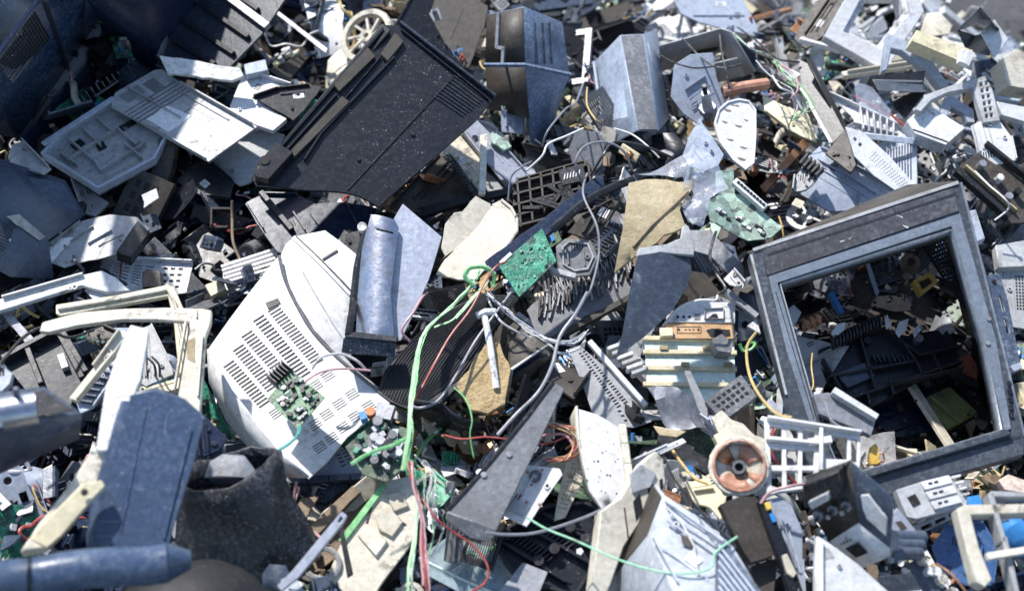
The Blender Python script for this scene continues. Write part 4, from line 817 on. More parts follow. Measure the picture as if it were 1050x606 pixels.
# striped radiator stack
th = Thing('striped_radiator_panel', 'pale verdigris panel crossed by rusty tan ribs beside the dark curved blade', 'panel', PL(S(708, 375, .14), (.02, -.3, 1)), lm='the verdigris striped panel', at=(708, 378))
q = th.pl; th.part('panel', bevel=.001).poly(q, [(661, 349), (753, 350), (755, 416), (722, 424), (700, 416), (663, 392)], .006, TUR)
b = th.part('rib', bevel=.0008)
for y in (348, 362, 378.5, 395): b.bar(q, (659, y), (755, y + 1), .009, .008, YCR)
for i in range(4): th.part('clip').bar(q, (676 + 22 * i, 359 + 17 * (i % 2)), (684 + 22 * i, 359 + 17 * (i % 2)), .008, .012, TAN)
th = block('copper_switch_plate', 'copper brown plate with a dark cut-out above the verdigris panel', 'plate', [(684, 331), (753, 333), (753, 347), (676, 347)], (.17, 0, -.35), .012, mat('orange_brown_plate', (.6, .36, .17), .45, dust=.3, dirt=.35, speck=.5), lm='the copper switch plate')
q = th.pl; b = th.part('cut_out'); b.poly(q, jagged([(724, 339), (730, 337), (748, 338), (749, 345), (728, 345)], .7, 3, rg('cut')), .001, SHD, w0=.001)
b = th.part('print'); b.ring(q, [(694, 335), (719, 335), (719, 342), (694, 342)], .0012, .0008, BRN, .0006)
for x in (696, 716): b.cyl(q, (x, 338), .0022, .001, SHD)
for x in (702, 706, 710): b.bar(q, (x, 338), (x + 2, 338), .0015, .001, BRN)
th.part('amber_block', bevel=.001).poly(q, [(676, 338), (689, 338), (690, 346), (677, 347)], .014, YCR, w0=.01)
th = block('white_switch_plate', 'white plate with small black sockets above the copper plate', 'plate', [(698, 314), (712, 309), (754, 310), (754, 331), (684, 330)], (.185, 0, -.35), .012, WHT, lm='the white socket plate')
q = th.pl; b = th.part('socket')
for x in (695, 701, 707): b.cyl(q, (x, 325), .0025, .001, SHD)
b.poly(q, [(712, 322), (718, 322), (718, 328), (712, 328)], .001, MGR, w0=.001)
th.part('pocket', bevel=.0006).ring(q, [(722, 317), (742, 316), (742, 328), (722, 328)], .0016, .006, GRY, .005); th.part('pocket_floor').poly(q, [(725, 327), (731, 322), (735, 322), (737, 327)], .001, BLD, w0=.001)
block('small_motor_block', 'small grey motor resting on the verdigris panel', 'motor', [(730, 348), (740, 342), (752, 350), (750, 362), (736, 360)], (.2, .1, -.3), .03, MGR, jag=.7)
block('grey_round_rod', 'grey tapering rod leaning on the verdigris panel', 'rod', [(702, 380), (708, 380), (726, 418), (726, 436), (718, 434), (714, 412)], (.2, .1, -.4), .01, GRY)
th = block('long_connector_block', 'long dark grey connector block with sockets beside the verdigris panel', 'connector', [(723, 411), (760, 384), (777, 406), (749, 427), (736, 426)], (.21, 0, -.35), .025, MGR, lm='the long connector block')
b = th.part('socket')
for h in quadgrid([(727, 411), (758, 389), (770, 404), (741, 424)], 6, 3, .6, .5): b.poly(th.pl, h, .001, SHD, w0=.001)
sheet('crumpled_foil', 'crumpled grey-blue foil below the verdigris panel', 'foil', [(664, 398), (674, 394), (694, 402), (712, 414), (732, 436), (708, 440), (686, 438), (676, 420)], (.2, 0, -.3), DST, .002, jag=1.6, bend=lambda u, v: .01 * math.sin(80 * u + 30 * v) + .01 * math.sin(65 * v), bevel=0)
th = sheet('slotted_keyboard_plate', 'silver slotted plate running down from the wires to the foil', 'plate', [(583, 358), (594, 354), (632, 386), (668, 432), (650, 438), (612, 436), (598, 396)], (.17, 0, -.3), GRY, .004,
    quadgrid([(592, 362), (600, 358), (646, 412), (632, 420)], 2, 20, .6, .5) + quadgrid([(630, 420), (652, 414), (660, 430), (640, 434)], 3, 3, .5, .4), lm='the slotted silver plate')
th.part('long_lip', bevel=.0008).bar(th.pl, (604, 352), (662, 418), .01, .012, WHT)
th = Thing('broken_plastic_ribs', 'stack of broken white ribs beside the slotted silver plate', 'ribs', plane([(645, 385)], .18, 0, -.3), at=(642, 382)); b = th.part('rib')
for i in range(6): b.bar(th.pl, (622 + 5 * i, 362 + 5 * i), (638 + 5 * i, 356 + 5 * i), .006, .02, (WHT, GRY)[i % 2])

# yoke, lattice
th = Thing('deflection_yoke', 'copper-lined picture tube yoke facing up beside the white lattice', 'picture tube yoke', PL(S(758, 478, .3), (-.12, -.5, 1)), lm='the copper yoke', at=(758, 477))
q = th.pl.loc(); c = th.pl.L((758, 478))
th.part('outer_cone', solid=.004).add([q.W(c[0] + r_ * math.cos(a * .3927), c[1] + r_ * math.sin(a * .3927), w) for r_, w in ((.045, 0), (.043, -.012), (.038, -.03)) for a in range(16)], [(i * 16 + j, i * 16 + (j + 1) % 16, i * 16 + 16 + (j + 1) % 16, i * 16 + 16 + j) for i in range(2) for j in range(16)], CRM)
th.part('rim', bevel=.001).poly(q, jagged(circ(c, .0475, 16), .0016, .005, rg('yk')), .008, CRM, [circ(c, .040, 8, a0=.3)], w0=.004)
for k, (a0, ns) in enumerate(((.3, 6), (2.0, 4), (3.6, 8), (5.5, 2))):
    V = []
    for i in range(ns + 1):
        a = a0 + i * .2; V += [q.W(c[0] + .039 * math.cos(a), c[1] + .039 * math.sin(a), -.003), q.W(c[0] + .015 * math.cos(a), c[1] + .015 * math.sin(a), -.014)]
    th.part('copper_winding', solid=.003).add(V, [(2 * i, 2 * i + 2, 2 * i + 3, 2 * i + 1) for i in range(ns)], PNK if k != 1 else COP)
th.part('funnel', solid=.002).add([q.W(c[0] + r_ * math.cos(a * .5236), c[1] + r_ * math.sin(a * .5236), w) for r_, w in ((.040, -.006), (.013, -.018)) for a in range(12)], [(j, (j + 1) % 12, 12 + (j + 1) % 12, 12 + j) for j in range(12)], CRM)
th.part('neck').poly(q, circ(c, .011, 14), .014, MGR, [circ(c, .007, 12)], w0=-.004); th.part('dark_throat').poly(q, circ(c, .010, 12), .004, SHD, w0=-.014)
th.part('winding_ring').tube([q.W(c[0] + .0405 * math.cos(a * .314), c[1] + .0405 * math.sin(a * .314), .006) for a in range(21)], .0025, PNK, 6)

def lat_holes(q4, cols, rows, fu=.68, fv=.68, skip=None): return quadgrid(q4, cols, rows, fu, fv, skip)
th = sheet('white_lattice_frame', 'white lattice frame of square openings beside the copper yoke', 'lattice', [(784, 429), (828, 434), (882, 444), (883, 464), (882, 479), (850, 484), (838, 486), (836, 500), (800, 504), (786, 508)], (.30, -.03, -.3), MON, .010,
    lat_holes([(787, 433), (838, 439), (836, 500), (789, 503)], 3, 3, .72, .74) + [[(845, 445), (869, 448), (869, 471), (846, 470)], [(873, 449), (879, 450), (879, 474), (873, 473)]], lm='the white lattice frame', bevel=.001)
b = th.part('raised_rib', bevel=.0008); b.bar(th.pl, (785, 451), (838, 456), .006, .012, MON); b.bar(th.pl, (841, 440), (841, 484), .006, .012, MON); b.bar(th.pl, (786, 430), (882, 445), .005, .014, MON); b.bar(th.pl, (828, 455), (852, 452), .012, .01, MON)
th = block('clear_hinged_case', 'scratched clear-edged case lid tucked in the television frame corner', 'case', [(834, 404), (850, 402), (898, 432), (893, 447), (884, 442), (840, 424)], (.26, .1, -.3), .012, DST, lm='the scratched case lid')
th.part('white_bar', bevel=.001).bar(th.pl, (852, 403), (897, 431), .012, .016, WHT)
# speckled board, slab, marker
block('speckled_dark_board', 'dark board speckled with pale grit below the copper yoke', 'board', [(738, 517), (772, 504), (784, 522), (801, 560), (792, 570), (770, 577), (752, 546)], (.27, .1, -.35), .02, BRN, lm='the speckled dark board', jag=.5)
block('brown_carpet_piece', 'brown rough slab under the speckled dark board', 'slab', [(770, 580), (796, 572), (796, 590), (790, 625), (778, 625), (776, 600)], (.22, 0, -.35), .02, BRN, jag=.8)
sheet('blue_green_slab', 'smooth blue-green slab leaning below the white lattice', 'slab', [(787, 512), (800, 509), (812, 518), (823, 544), (823, 574), (826, 625), (818, 625), (806, 580)], (.24, .05, -.5), LBL, .008, lm='the blue-green slab')
th = block('black_marker_bar', 'slim black bar with yellow and cream blocks beside the speckled dark board', 'bar', [(778, 513), (786, 512), (808, 560), (830, 625), (816, 625), (798, 570)], (.27, .1, -.4), .018, BLK, lm='the slim black bar')
th.part('yellow_block', bevel=.001).poly(th.pl, [(783, 516), (788, 515), (791, 522), (786, 524)], .01, YEL, w0=.006); th.part('blue_block').poly(th.pl, [(788, 527), (792, 526), (796, 534), (792, 536)], .008, BLU, w0=.004)
th.part('cream_block', bevel=.001).poly(th.pl, [(801, 570), (806, 568), (816, 588), (812, 593), (806, 588)], .01, CRM, w0=.006)
# fuse box
th = Thing('fuse_box', 'sky-tinted black fuse box with studs and a white label plate', 'fuse box', PL(S(868, 525, .38), (.3, -.4, 1)), lm='the blue-sided fuse box', at=(868, 525))
FV = {k: S(*v) for k, v in dict(a=(828, 488, .36), b=(872, 472, .42), c=(917, 512, .40), d=(912, 562, .32), e=(880, 536, .33), f=(850, 555, .27), g=(826, 515, .3), h=(884, 583, .24), i=(914, 570, .28)).items()}
b = th.part('shade_dark_side', solid=.003); b.add([FV[k] for k in 'abefg'], [(0, 4, 3, 2, 1)], BRN)  # brown here is shade painted onto the box's side
b = th.part('sky_tinted_side', solid=.003, bevel=.001); b.add([FV[k] for k in 'bcde'], [(0, 3, 2, 1)], BGR)  # blue here is sky tint painted into the side's colour
b = th.part('white_side', solid=.003, bevel=.001); b.add([FV[k] for k in 'fedih'], [(0, 4, 3, 2, 1)], WHT)
qb = PL((FV['b'] + FV['c'] + FV['d'] + FV['e']) / 4, (FV['d'] - FV['b']).cross(FV['c'] - FV['b'])); qb = PL(qb.o, qb.n if qb.n.dot(CAMP - qb.o) > 0 else -qb.n)
th.part('label_plate', bevel=.001).poly(qb, jagged([(884, 506), (892, 505), (911, 530), (910, 548), (890, 530), (886, 520)], .4, 4, rg('lp')), .004, WHT, w0=.006)
qd = PL((FV['a'] + FV['b'] + FV['e'] + FV['f'] + FV['g']) / 5, (FV['f'] - FV['a']).cross(FV['b'] - FV['a'])); qd = PL(qd.o, qd.n if qd.n.dot(CAMP - qd.o) > 0 else -qd.n)
th.part('handle_housing', bevel=.002).poly(qd, [(829, 489), (866, 474), (870, 488), (868, 500), (832, 512)], .03, BLD, w0=.028); th.part('handle_bar', bevel=.001).poly(qd, [(838, 502), (858, 492), (860, 499), (842, 509)], .01, GRY, w0=.04)
for p in ((841, 526), (856, 520), (870, 516)):
    s_ = th.part('stud'); s_.cyl(qd, p, .009, .006, DST, w0=.004, n=6); s_.cyl(qd, p, .004, .02, MET, w0=.01, n=8)
qw = PL((FV['f'] + FV['e'] + FV['d'] + FV['h']) / 4, (FV['d'] - FV['f']).cross(FV['h'] - FV['f'])); qw = PL(qw.o, qw.n if qw.n.dot(CAMP - qw.o) > 0 else -qw.n)
th.part('dark_window').poly(qw, [(866, 562), (880, 556), (890, 566), (876, 572)], .001, SHD, w0=.0012)
b = th.part('small_print')
for i in range(4): b.bar(qw, (862 + 3 * i, 556 - 1.3 * i), (864 + 3 * i, 558 - 1.3 * i), .003, .001, MGR)
block('white_paint_slab', 'large white scuffed slab below the fuse box', 'slab', [(838, 549), (850, 556), (880, 578), (932, 625), (836, 640), (836, 580)], (.31, .1, -.35), .012, WHT, lm='the white scuffed slab')
th = THINGS[-1]; detail(th, th.pl, [(840, 552), (878, 580), (925, 622), (840, 630)], rg('paint slab'), WHT); th.part('grey_smudge').poly(th.pl, jagged([(842, 560), (850, 562), (856, 572), (846, 574)], 1, 3, rg('gs')), .0005, GRY, w0=.0006)
# switch module
th = block('switch_module', 'grey and white switch module with printed sockets beside the television frame', 'switch module', [(919, 502), (944, 494), (974, 487), (992, 510), (992, 518), (940, 532), (930, 530)], (.3, .05, -.35), .02, GRY, lm='the switch module')
q = th.pl
for k in range(3):
    x, y = 945 + 5 * k, 495 + 10 * k
    b = th.part('white_row', bevel=.0008); b.poly(q, [(x - 2, y), (x + 26, y - 7), (x + 31, y + .5), (x + 2, y + 8)], .006, WHT, w0=.006)
    c = th.part('socket', parent=id(b))
    for j in range(2): c.poly(q, [(x + 5 + 6 * j, y + 1 - 1.5 * j), (x + 9 + 6 * j, y - 1.5 * j), (x + 10 + 6 * j, y + 2 - 1.5 * j), (x + 6 + 6 * j, y + 3.2 - 1.5 * j)], .001, SHD, w0=.0068)
th.part('dark_socket').poly(q, [(930, 510), (938, 506), (944, 516), (936, 520)], .001, SHD, w0=.0015)
b = th.part('end_grid')
for i in range(4): b.bar(q, (975 + 4 * i, 490 + 6 * i), (984 + 3 * i, 488 + 6 * i), .003, .005, WHT)
th = Thing('socket_rail', 'grey rail of square sockets under the switch module', 'rail', plane([(960, 535)], .27, .05, -.6), at=(958, 534)); th.part('rail', bevel=.001).poly(th.pl, [(936, 540), (990, 517), (992, 524), (940, 549)], .02, GRY, quadgrid([(942, 540), (985, 521), (987, 525), (944, 546)], 3, 1, .75, .7)); th.part('back').poly(th.pl, [(936, 540), (990, 517), (992, 524), (940, 549)], .003, BLK, w0=-.022)
th = block('small_lavender_plate', 'small pale lavender plate with a window beside the fuse box', 'plate', [(912, 530), (920, 520), (941, 545), (930, 552), (914, 542)], (.3, .1, -.4), .004, LVM); th.part('window').poly(th.pl, [(918, 535), (924, 534), (930, 541), (924, 544)], .001, BRN, w0=.001)
th = Thing('capacitor_cluster', 'blue cylinder capacitors on a small board beside the fuse box', 'capacitors', PL(S(935, 560, .3), (.1, -.5, 1)), lm='the blue capacitors', at=(930, 558))
for i in range(3): th.part('capacitor').tube([S(917 + 2 * i, 551 + 8 * i, .31), S(946 - i * 2, 551 + 8 * i, .29)], .011, BGR, 12)
th.part('board').poly(plane([(955, 585)], .26, .1, -.4), [(930, 578), (944, 570), (990, 625), (960, 625)], .003, BGR)
r = rg('cc2')
for i in range(12): th.part('component').cyl(plane([(955, 585)], .26, .1, -.4), (944 + 3 * i + r.uniform(-3, 3), 574 + 3.5 * i + r.uniform(-4, 3)), r.uniform(.004, .008), .016, r.choice((WHT, YWR, PAP, DST, CRM)), n=8)
# white frame bottom right
th = Thing('white_plastic_frame', 'white plastic frame with a crossbar over blue panes', 'frame', PL(S(1010, 560, .36), (0, -.35, 1)), lm='the white crossbar frame', at=(1010, 560))
q = th.pl; b = th.part('outer_bar', bevel=.002); b.poly(q, [(981, 521), (990, 517), (1062, 516), (1062, 526), (996, 528), (1004, 560), (1018, 594), (1010, 602), (1000, 596), (992, 566)], .03, CRM)
th.part('crossbar', bevel=.001).bar(q, (1010, 572), (1065, 563), .01, .012, CRM); b = th.part('grey_upright', bevel=.001); b.bar(q, (1016, 505), (1030, 555), .008, -.03, GRY); b.bar(q, (1030, 550), (1046, 620), .008, -.03, GRY); b.bar(q, (1016, 506), (1065, 507), .008, -.03, GRY)
sheet('blue_pane', 'translucent blue pane leaning behind the white crossbar frame', 'pane', [(955, 560), (970, 538), (1008, 534), (1024, 560), (1018, 600), (990, 600), (964, 584)], (.22, -.1, -.4), BLT, .003)
th = Thing('blue_bottle_cap', 'bright blue rounded cap inside the white crossbar frame', 'cap', PL(S(1040, 545, .3), (0, -.4, 1)), at=(1042, 545)); th.part('cap').tube(smooth([S(1028, 530, .28), S(1040, 545, .3), S(1050, 560, .28)], 4), .022, BLU, 12); th.part('white_knob').tube([S(1024, 528, .31), S(1034, 526, .32)], .012, WHT, 8)
block('blue_lever', 'bright blue lever below the switch module', 'lever', [(988, 510), (1004, 507), (1008, 516), (1000, 524), (988, 520)], (.28, 0, -.4), .02, BLU)
block('pink_ribbed_sole', 'pinkish beige ribbed pad beside the television frame foot', 'pad', [(1024, 492), (1034, 486), (1062, 496), (1062, 507), (1030, 502)], (.24, 0, -.4), .02, mat('pink_beige', (.6, .45, .36), .6))
th = Thing('yellow_clip', 'yellow toothed clip standing by the television frame', 'clip', PL(S(897, 467, .22), (0, -.5, 1)), lm='the yellow clip', at=(897, 467)); th.part('clip', bevel=.0008).poly(th.pl, [(893, 458), (898, 454), (902, 460), (900, 464), (904, 466), (901, 469), (904, 473), (899, 476), (893, 476), (892, 466)], .012, YEL)

# ================================================================ television frame
def TP(px, py, w=0.0): return TQ.W(*TQ.L((px, py)), w)
TQ = PL(S(912, 335, .33), (-.03, -.42, 1))
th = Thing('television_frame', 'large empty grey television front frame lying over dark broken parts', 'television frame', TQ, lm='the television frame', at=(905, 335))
OUT = [(768, 260), (984, 185), (1012, 280), (1051, 448), (1051, 466), (960, 492), (860, 526), (838, 500), (812, 430), (790, 350)]
INN = [(799, 290), (976, 235), (1010, 345), (1029, 441), (960, 462), (884, 484), (862, 486), (840, 434)]
b = th.part('frame_body', bevel=.0025); b.poly(TQ, OUT, .032, TVG, [INN])
q = TQ.loc(); b = th.part('upper_gloss_band', bevel=.001); b.poly(TQ, [(781, 256), (978, 193), (983, 217), (786, 283)], .003, mat('television_dark_band', (.045, .046, .052), .3, dust=.35, dcol=(.14, .14, .15), dirt=.3, speck=.15, scr=.5), w0=.0025)
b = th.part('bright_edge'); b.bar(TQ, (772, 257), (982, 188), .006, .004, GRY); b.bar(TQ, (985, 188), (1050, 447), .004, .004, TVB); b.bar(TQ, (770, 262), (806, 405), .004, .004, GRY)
b = th.part('inner_bevel', solid=.003)
I2 = [(800, 292), (976, 237), (1009, 346), (1027, 440), (959, 460), (884, 483), (863, 485), (841, 434)]
V = [TP(*p, w=.001) for p in INN] + [TP(*p, w=-.03) for p in I2]; n = len(INN)
b.add(V, [(i, (i + 1) % n, n + (i + 1) % n, n + i) for i in range(n)], TVB)
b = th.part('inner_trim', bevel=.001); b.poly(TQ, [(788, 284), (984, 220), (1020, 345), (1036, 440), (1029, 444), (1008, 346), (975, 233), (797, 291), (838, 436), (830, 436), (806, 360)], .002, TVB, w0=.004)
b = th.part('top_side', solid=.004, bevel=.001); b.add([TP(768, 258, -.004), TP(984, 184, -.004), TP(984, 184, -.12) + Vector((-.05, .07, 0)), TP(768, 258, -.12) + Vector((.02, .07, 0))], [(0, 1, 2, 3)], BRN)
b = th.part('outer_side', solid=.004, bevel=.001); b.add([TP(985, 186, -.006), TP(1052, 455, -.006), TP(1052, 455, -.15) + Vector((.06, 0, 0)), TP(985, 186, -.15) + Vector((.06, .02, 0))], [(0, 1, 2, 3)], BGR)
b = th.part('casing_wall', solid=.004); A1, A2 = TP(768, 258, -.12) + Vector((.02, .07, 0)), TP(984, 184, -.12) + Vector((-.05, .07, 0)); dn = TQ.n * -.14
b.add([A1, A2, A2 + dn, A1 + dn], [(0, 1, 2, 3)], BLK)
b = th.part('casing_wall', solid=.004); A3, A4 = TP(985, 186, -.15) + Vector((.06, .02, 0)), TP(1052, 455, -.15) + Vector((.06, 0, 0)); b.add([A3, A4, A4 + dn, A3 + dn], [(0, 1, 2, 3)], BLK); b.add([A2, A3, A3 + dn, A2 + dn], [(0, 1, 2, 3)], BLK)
b = th.part('bottom_ledge', bevel=.002); b.poly(TQ, [(884, 484), (1029, 441), (1036, 447), (890, 491)], .014, TVG, w0=.012)
b = th.part('corner_box', bevel=.002); b.poly(TQ, [(990, 211), (1006, 207), (1016, 238), (1004, 243)], .02, LBL, w0=-.03)
b = th.part('pivot_screw'); b.cyl(TQ, (1013, 328), .004, .003, DST, .004); b.cyl(TQ, (1012, 353), .004, .003, DST, .004)
th = Thing('slotted_side_bracket', 'dark slotted bracket fixed against the outer edge of the television frame', 'bracket', PL(S(1028, 330, .34), (.1, -.4, 1)), at=(1030, 330))
th.part('plate', bevel=.001).poly(th.pl, [(1010, 283), (1025, 280), (1034, 310), (1048, 378), (1036, 385), (1024, 345)], .006, BGR, [[(1024, 304), (1026, 303), (1030, 319), (1028, 320)], [(1029, 327), (1031, 326), (1035, 341), (1033, 342)]])
th.part('clip', bevel=.001).poly(th.pl, [(1034, 377), (1044, 373), (1046, 379), (1037, 383)], .01, LBL, w0=.01); th.part('eye').cyl(th.pl, (1019, 289), .004, .003, SHD)
th_tv = th
# inside the frame
th = sheet('ribbed_black_chassis', 'ribbed black plastic chassis lying inside the television frame', 'chassis', [(836, 362), (872, 352), (905, 338), (930, 344), (962, 338), (984, 364), (982, 378), (962, 382), (940, 392), (888, 420), (872, 414), (848, 392)], (.15, 0, -.3), BLK, .004, lm='the ribbed black chassis', jag=.5)
b = th.part('rib'); q = th.pl
for a, c in (((838, 364), (905, 340)), ((905, 340), (940, 368)), ((940, 368), (984, 358)), ((848, 390), (936, 374)), ((870, 412), (984, 374)), ((904, 400), (986, 380)), ((880, 350), (895, 402)), ((920, 350), (936, 374)), ((935, 370), (945, 392)), ((952, 362), (962, 384)), ((886, 404), (890, 418)), ((842, 372), (860, 402)), ((910, 394), (914, 408)), ((967, 344), (978, 360))): b.bar(q, a, c, .004, .02, BLD)
b = th.part('fin')
for i in range(9): b.bar(q, (893 + 5 * i, 366 + (i % 2)), (897 + 5 * i, 373 + (i % 2)), .0025, .012, BLW)
th.part('blue_plate', bevel=.001).poly(q, [(855, 386), (886, 374), (896, 388), (868, 400)], .012, BGR, w0=.012)
th.part('screw_boss').cyl(q, (940, 350), .009, .016, DST, n=10); th.part('screw_ring').cyl(q, (888, 352), .008, .014, BLD)
th = Thing('helical_strip', 'black coiled strip along the edge of the ribbed chassis', 'coil', PL(S(880, 335, .17), (0, -.3, 1)), at=(880, 337)); A, B = S(852, 352, .18), S(905, 328, .19)
th.part('coil').tube([A + (B - A) * t / 130 + Vector((0, .012 * math.cos(t * .75), .012 * math.sin(t * .75))) for t in range(131)], .003, BLD, 5)
sheet('dark_glass_panel', 'black glass panel with a rounded corner lying low in the television frame', 'panel', [(890, 420), (955, 396), (1000, 428), (984, 438), (932, 448), (920, 448), (900, 436)], (.06, 0, -.25), BLB, .004)
th = block('yellow_green_module', 'yellow-green module glowing dully in the shade of the television frame', 'module', [(944, 410), (974, 396), (1002, 422), (972, 440)], (.1, 0, -.25), .02, mat('olive_yellow', (.15, .17, .05), .5, dust=.3, dirt=.4)); th.part('ridge').bar(th.pl, (952, 408), (984, 434), .006, .01, mat('olive_yellow'))
block('red_cloth_piece', 'dull red scrap beside the television frame inner edge', 'scrap', [(984, 368), (994, 362), (1004, 376), (1002, 388), (988, 382)], (.1, 0, -.3), .006, mat('rust_red', (.3, .08, .04), .6), jag=1)
th = sheet('perforated_speaker_grille', 'black perforated grille standing inside the television frame', 'grille', [(944, 252), (966, 236), (992, 262), (1002, 310), (990, 318), (970, 290)], (.29, -.2, -.4), BLK, .003, quadgrid([(948, 250), (968, 240), (996, 306), (982, 308)], 7, 16, .5, .4), lm='the perforated grille')
th = Thing('brass_transformer', 'small brass framed transformer inside the television frame', 'transformer', PL(S(947, 292, .15), (0, -.4, 1)), at=(947, 291)); th.part('brass_frame', bevel=.001).poly(th.pl, [(936, 288), (954, 279), (962, 288), (944, 302)], .02, YEL, [[(942, 289), (953, 284), (957, 289), (946, 297)]]); th.part('core').poly(th.pl, [(940, 288), (954, 282), (959, 288), (945, 299)], .02, BRN, w0=-.005)
th = Thing('round_speaker_cone', 'round dusty tan disc behind the brass transformer', 'disc', PL(S(932, 271, .14), (.1, -.5, 1)), at=(932, 271)); th.part('disc').cyl(th.pl, (932, 271), .02, .012, WOD, n=20); th.part('ring').cyl(th.pl, (932, 271), .008, .016, BRN, n=14)
for nm, lb, P, m_ in (('white_spoon_piece', 'white leaf shaped piece poking from the ribbed chassis', [(918, 340), (922, 330), (932, 326), (930, 336), (922, 346)], MON), ('white_chip_piece', 'white wedge piece beside the ribbed chassis screw boss', [(936, 340), (942, 332), (947, 336), (938, 346)], WHT), ('white_ladle_piece', 'white rounded ladle shape near the blue strip', [(852, 342), (858, 332), (867, 330), (866, 338), (856, 346)], MON), ('white_sliver_piece', 'thin white sliver standing beside the coiled strip', [(907, 326), (910, 322), (914, 334), (909, 338)], WHT)):
    sheet(nm, lb, 'plastic piece', P, (.2, 0, -.4), m_, .004)
block('grey_slanted_bar', 'pale grey bar leaning inside the television frame', 'bar', [(885, 262), (889, 261), (902, 300), (899, 304)], (.2, 0, -.5), .006, LBL)
block('blue_coil_body', 'bright blue cylinder end inside the television frame', 'coil body', [(850, 300), (854, 297), (866, 320), (862, 322)], (.18, 0, -.5), .02, BLU)
th = Thing('copper_coil', 'small copper coil just inside the television frame', 'coil', PL(S(830, 330, .2), (0, -.4, 1)), lm='the copper coil', at=(830, 330)); A, B = S(822, 334, .2), S(840, 326, .2)
th.part('winding').tube([A + (B - A) * t / 60 + Vector((0, .012 * math.cos(t * 1.1), .012 * math.sin(t * 1.1))) for t in range(61)], .0028, COP, 5); th.part('core').tube([A, B], .008, BLD, 8)
block('grey_foam_lump', 'light grey rounded lump beside the copper coil', 'lump', [(806, 318), (814, 312), (822, 320), (816, 332), (806, 330)], (.22, 0, -.4), .03, GRY, jag=.5)
# seams, buttons and wear on the television front
b = th_tv.part('seam'); b.bar(TQ, (786, 262), (981, 199), .0012, .0008, BLK, .004); b.bar(TQ, (795, 300), (834, 430), .0012, .0008, BLK, .004); b.bar(TQ, (896, 489), (1046, 447), .0012, .0008, BLK, .002)
for i in range(5): th_tv.part('button').poly(TQ, [(1032 + .5 * i, 392 + 8 * i), (1036 + .5 * i, 391 + 8 * i), (1037.5 + .5 * i, 396 + 8 * i), (1033.5 + .5 * i, 397 + 8 * i)], .003, BLK, w0=.004)
r = rg('wear')
for i in range(5):
    x = r.uniform(784, 975); y = 272 - (x - 784) * .325 + r.uniform(-8, 8); l = r.uniform(2, 9); a = r.uniform(-1, 1)
    th_tv.part('scrape').poly(TQ, jagged([(x, y), (x + l, y + a * l * .4), (x + l - 1, y + a * l * .4 + 1.4), (x + 1, y + 1.2)], .5, 2, r), .0004, GRY, w0=.0032)
# ================================================================ bottom left
def bent_bar(name, label, cat, pts, pos, m, t=.011, **k):
    return sheet(name, label, cat, pts, pos, m, t, bevel=.002, **k)
th = bent_bar('white_frame_arm', 'long white frame arm entering above the cream frames', 'frame', [(-30, 314), (0, 306), (87, 281), (104, 277), (118, 284), (134, 298), (110, 300), (94, 296), (84, 293), (0, 319), (-30, 328)], (.23, 0, -.3), MON, lm='the white frame arm')
th.part('inner_ledge', bevel=.001).poly(th.pl, [(84, 294), (94, 292), (130, 300), (122, 312), (100, 310)], .004, WHT, w0=-.012)
th = bent_bar('yellowed_frame', 'yellowed double-rimmed frame lying under the cream bezel', 'frame', [(57, 312), (120, 302), (170, 292), (178, 293), (188, 316), (196, 350), (210, 450), (196, 450), (184, 392), (178, 330), (172, 304), (150, 308), (62, 324), (57, 322)], (.26, 0, -.3), YCR, lm='the yellowed frame')
th.part('second_rim', bevel=.001).tube([th.pl.W(*th.pl.L(p), .003) for p in ((60, 318), (120, 308), (172, 298), (180, 312), (190, 360))], .004, CRM, 6)
th = bent_bar('cream_bezel', 'cream bezel with a broken end and one long leg over the yellowed frame', 'bezel', [(43, 330), (80, 320), (128, 316), (170, 315), (208, 316), (217, 318), (216, 332), (211, 345), (206, 410), (204, 452), (183, 425), (181, 405), (194, 330), (160, 328), (125, 328), (80, 334), (50, 341), (40, 340)], (.33, .0, -.3), CRM, lm='the cream bezel', jag=.4, edges=[17, 16])
th.part('corner_teeth').poly(th.pl, quadgrid([(200, 318), (214, 319), (214, 328), (200, 327)], 4, 1, .4, .8)[0], .004, YCR, w0=.004)
th.part('grime_mark').poly(th.pl, jagged([(192, 350), (200, 346), (200, 372), (192, 368)], 1, 4, rg('gm')), .0005, TAN, w0=.0008)
bent_bar('cream_lower_bar', 'short cream bar crossing behind the chipped white bar', 'bar', [(138, 400), (186, 386), (188, 398), (140, 412)], (.2, 0, -.3), YCR)
th = Thing('chipped_white_bar', 'thick white foam-edged bar with a chipped side running to the lower corner of the heap', 'bar', PL(S(110, 440, .5), (.25, -.4, 1)), lm='the chipped white bar', at=(115, 430))
th.part('upper_length', bevel=.003).poly(th.pl, jagged([(134, 333), (153, 338), (144, 390), (133, 428), (122, 462), (98, 462), (108, 400), (120, 364)], .9, 5, rg('cwb'), [2, 3, 4]), .03, FOM)
th.part('lower_length', bevel=.003).poly(PL(S(70, 510, .46), (.3, -.4, 1)), jagged([(98, 456), (123, 460), (104, 494), (76, 530), (46, 562), (20, 566), (40, 536), (72, 496)], .6, 8, rg('cw2')), .035, CRM)
th.part('clip_tab', bevel=.0015).poly(PL(S(85, 515, .49), (.2, -.5, 1)), [(84, 496), (104, 492), (108, 498), (98, 508), (64, 548), (48, 562), (30, 552), (60, 520)], .014, YCR)
th.part('screw_hole').cyl(PL(S(87, 505, .5), (.2, -.5, 1)), (87, 505), .005, .002, SHD, .002)
th = bent_bar('slim_beige_bar', 'slim beige bar crossing beside the chipped white bar', 'bar', [(124, 338), (132, 340), (118, 362), (78, 412), (70, 408), (96, 376)], (.4, 0, -.4), CRM, t=.012)
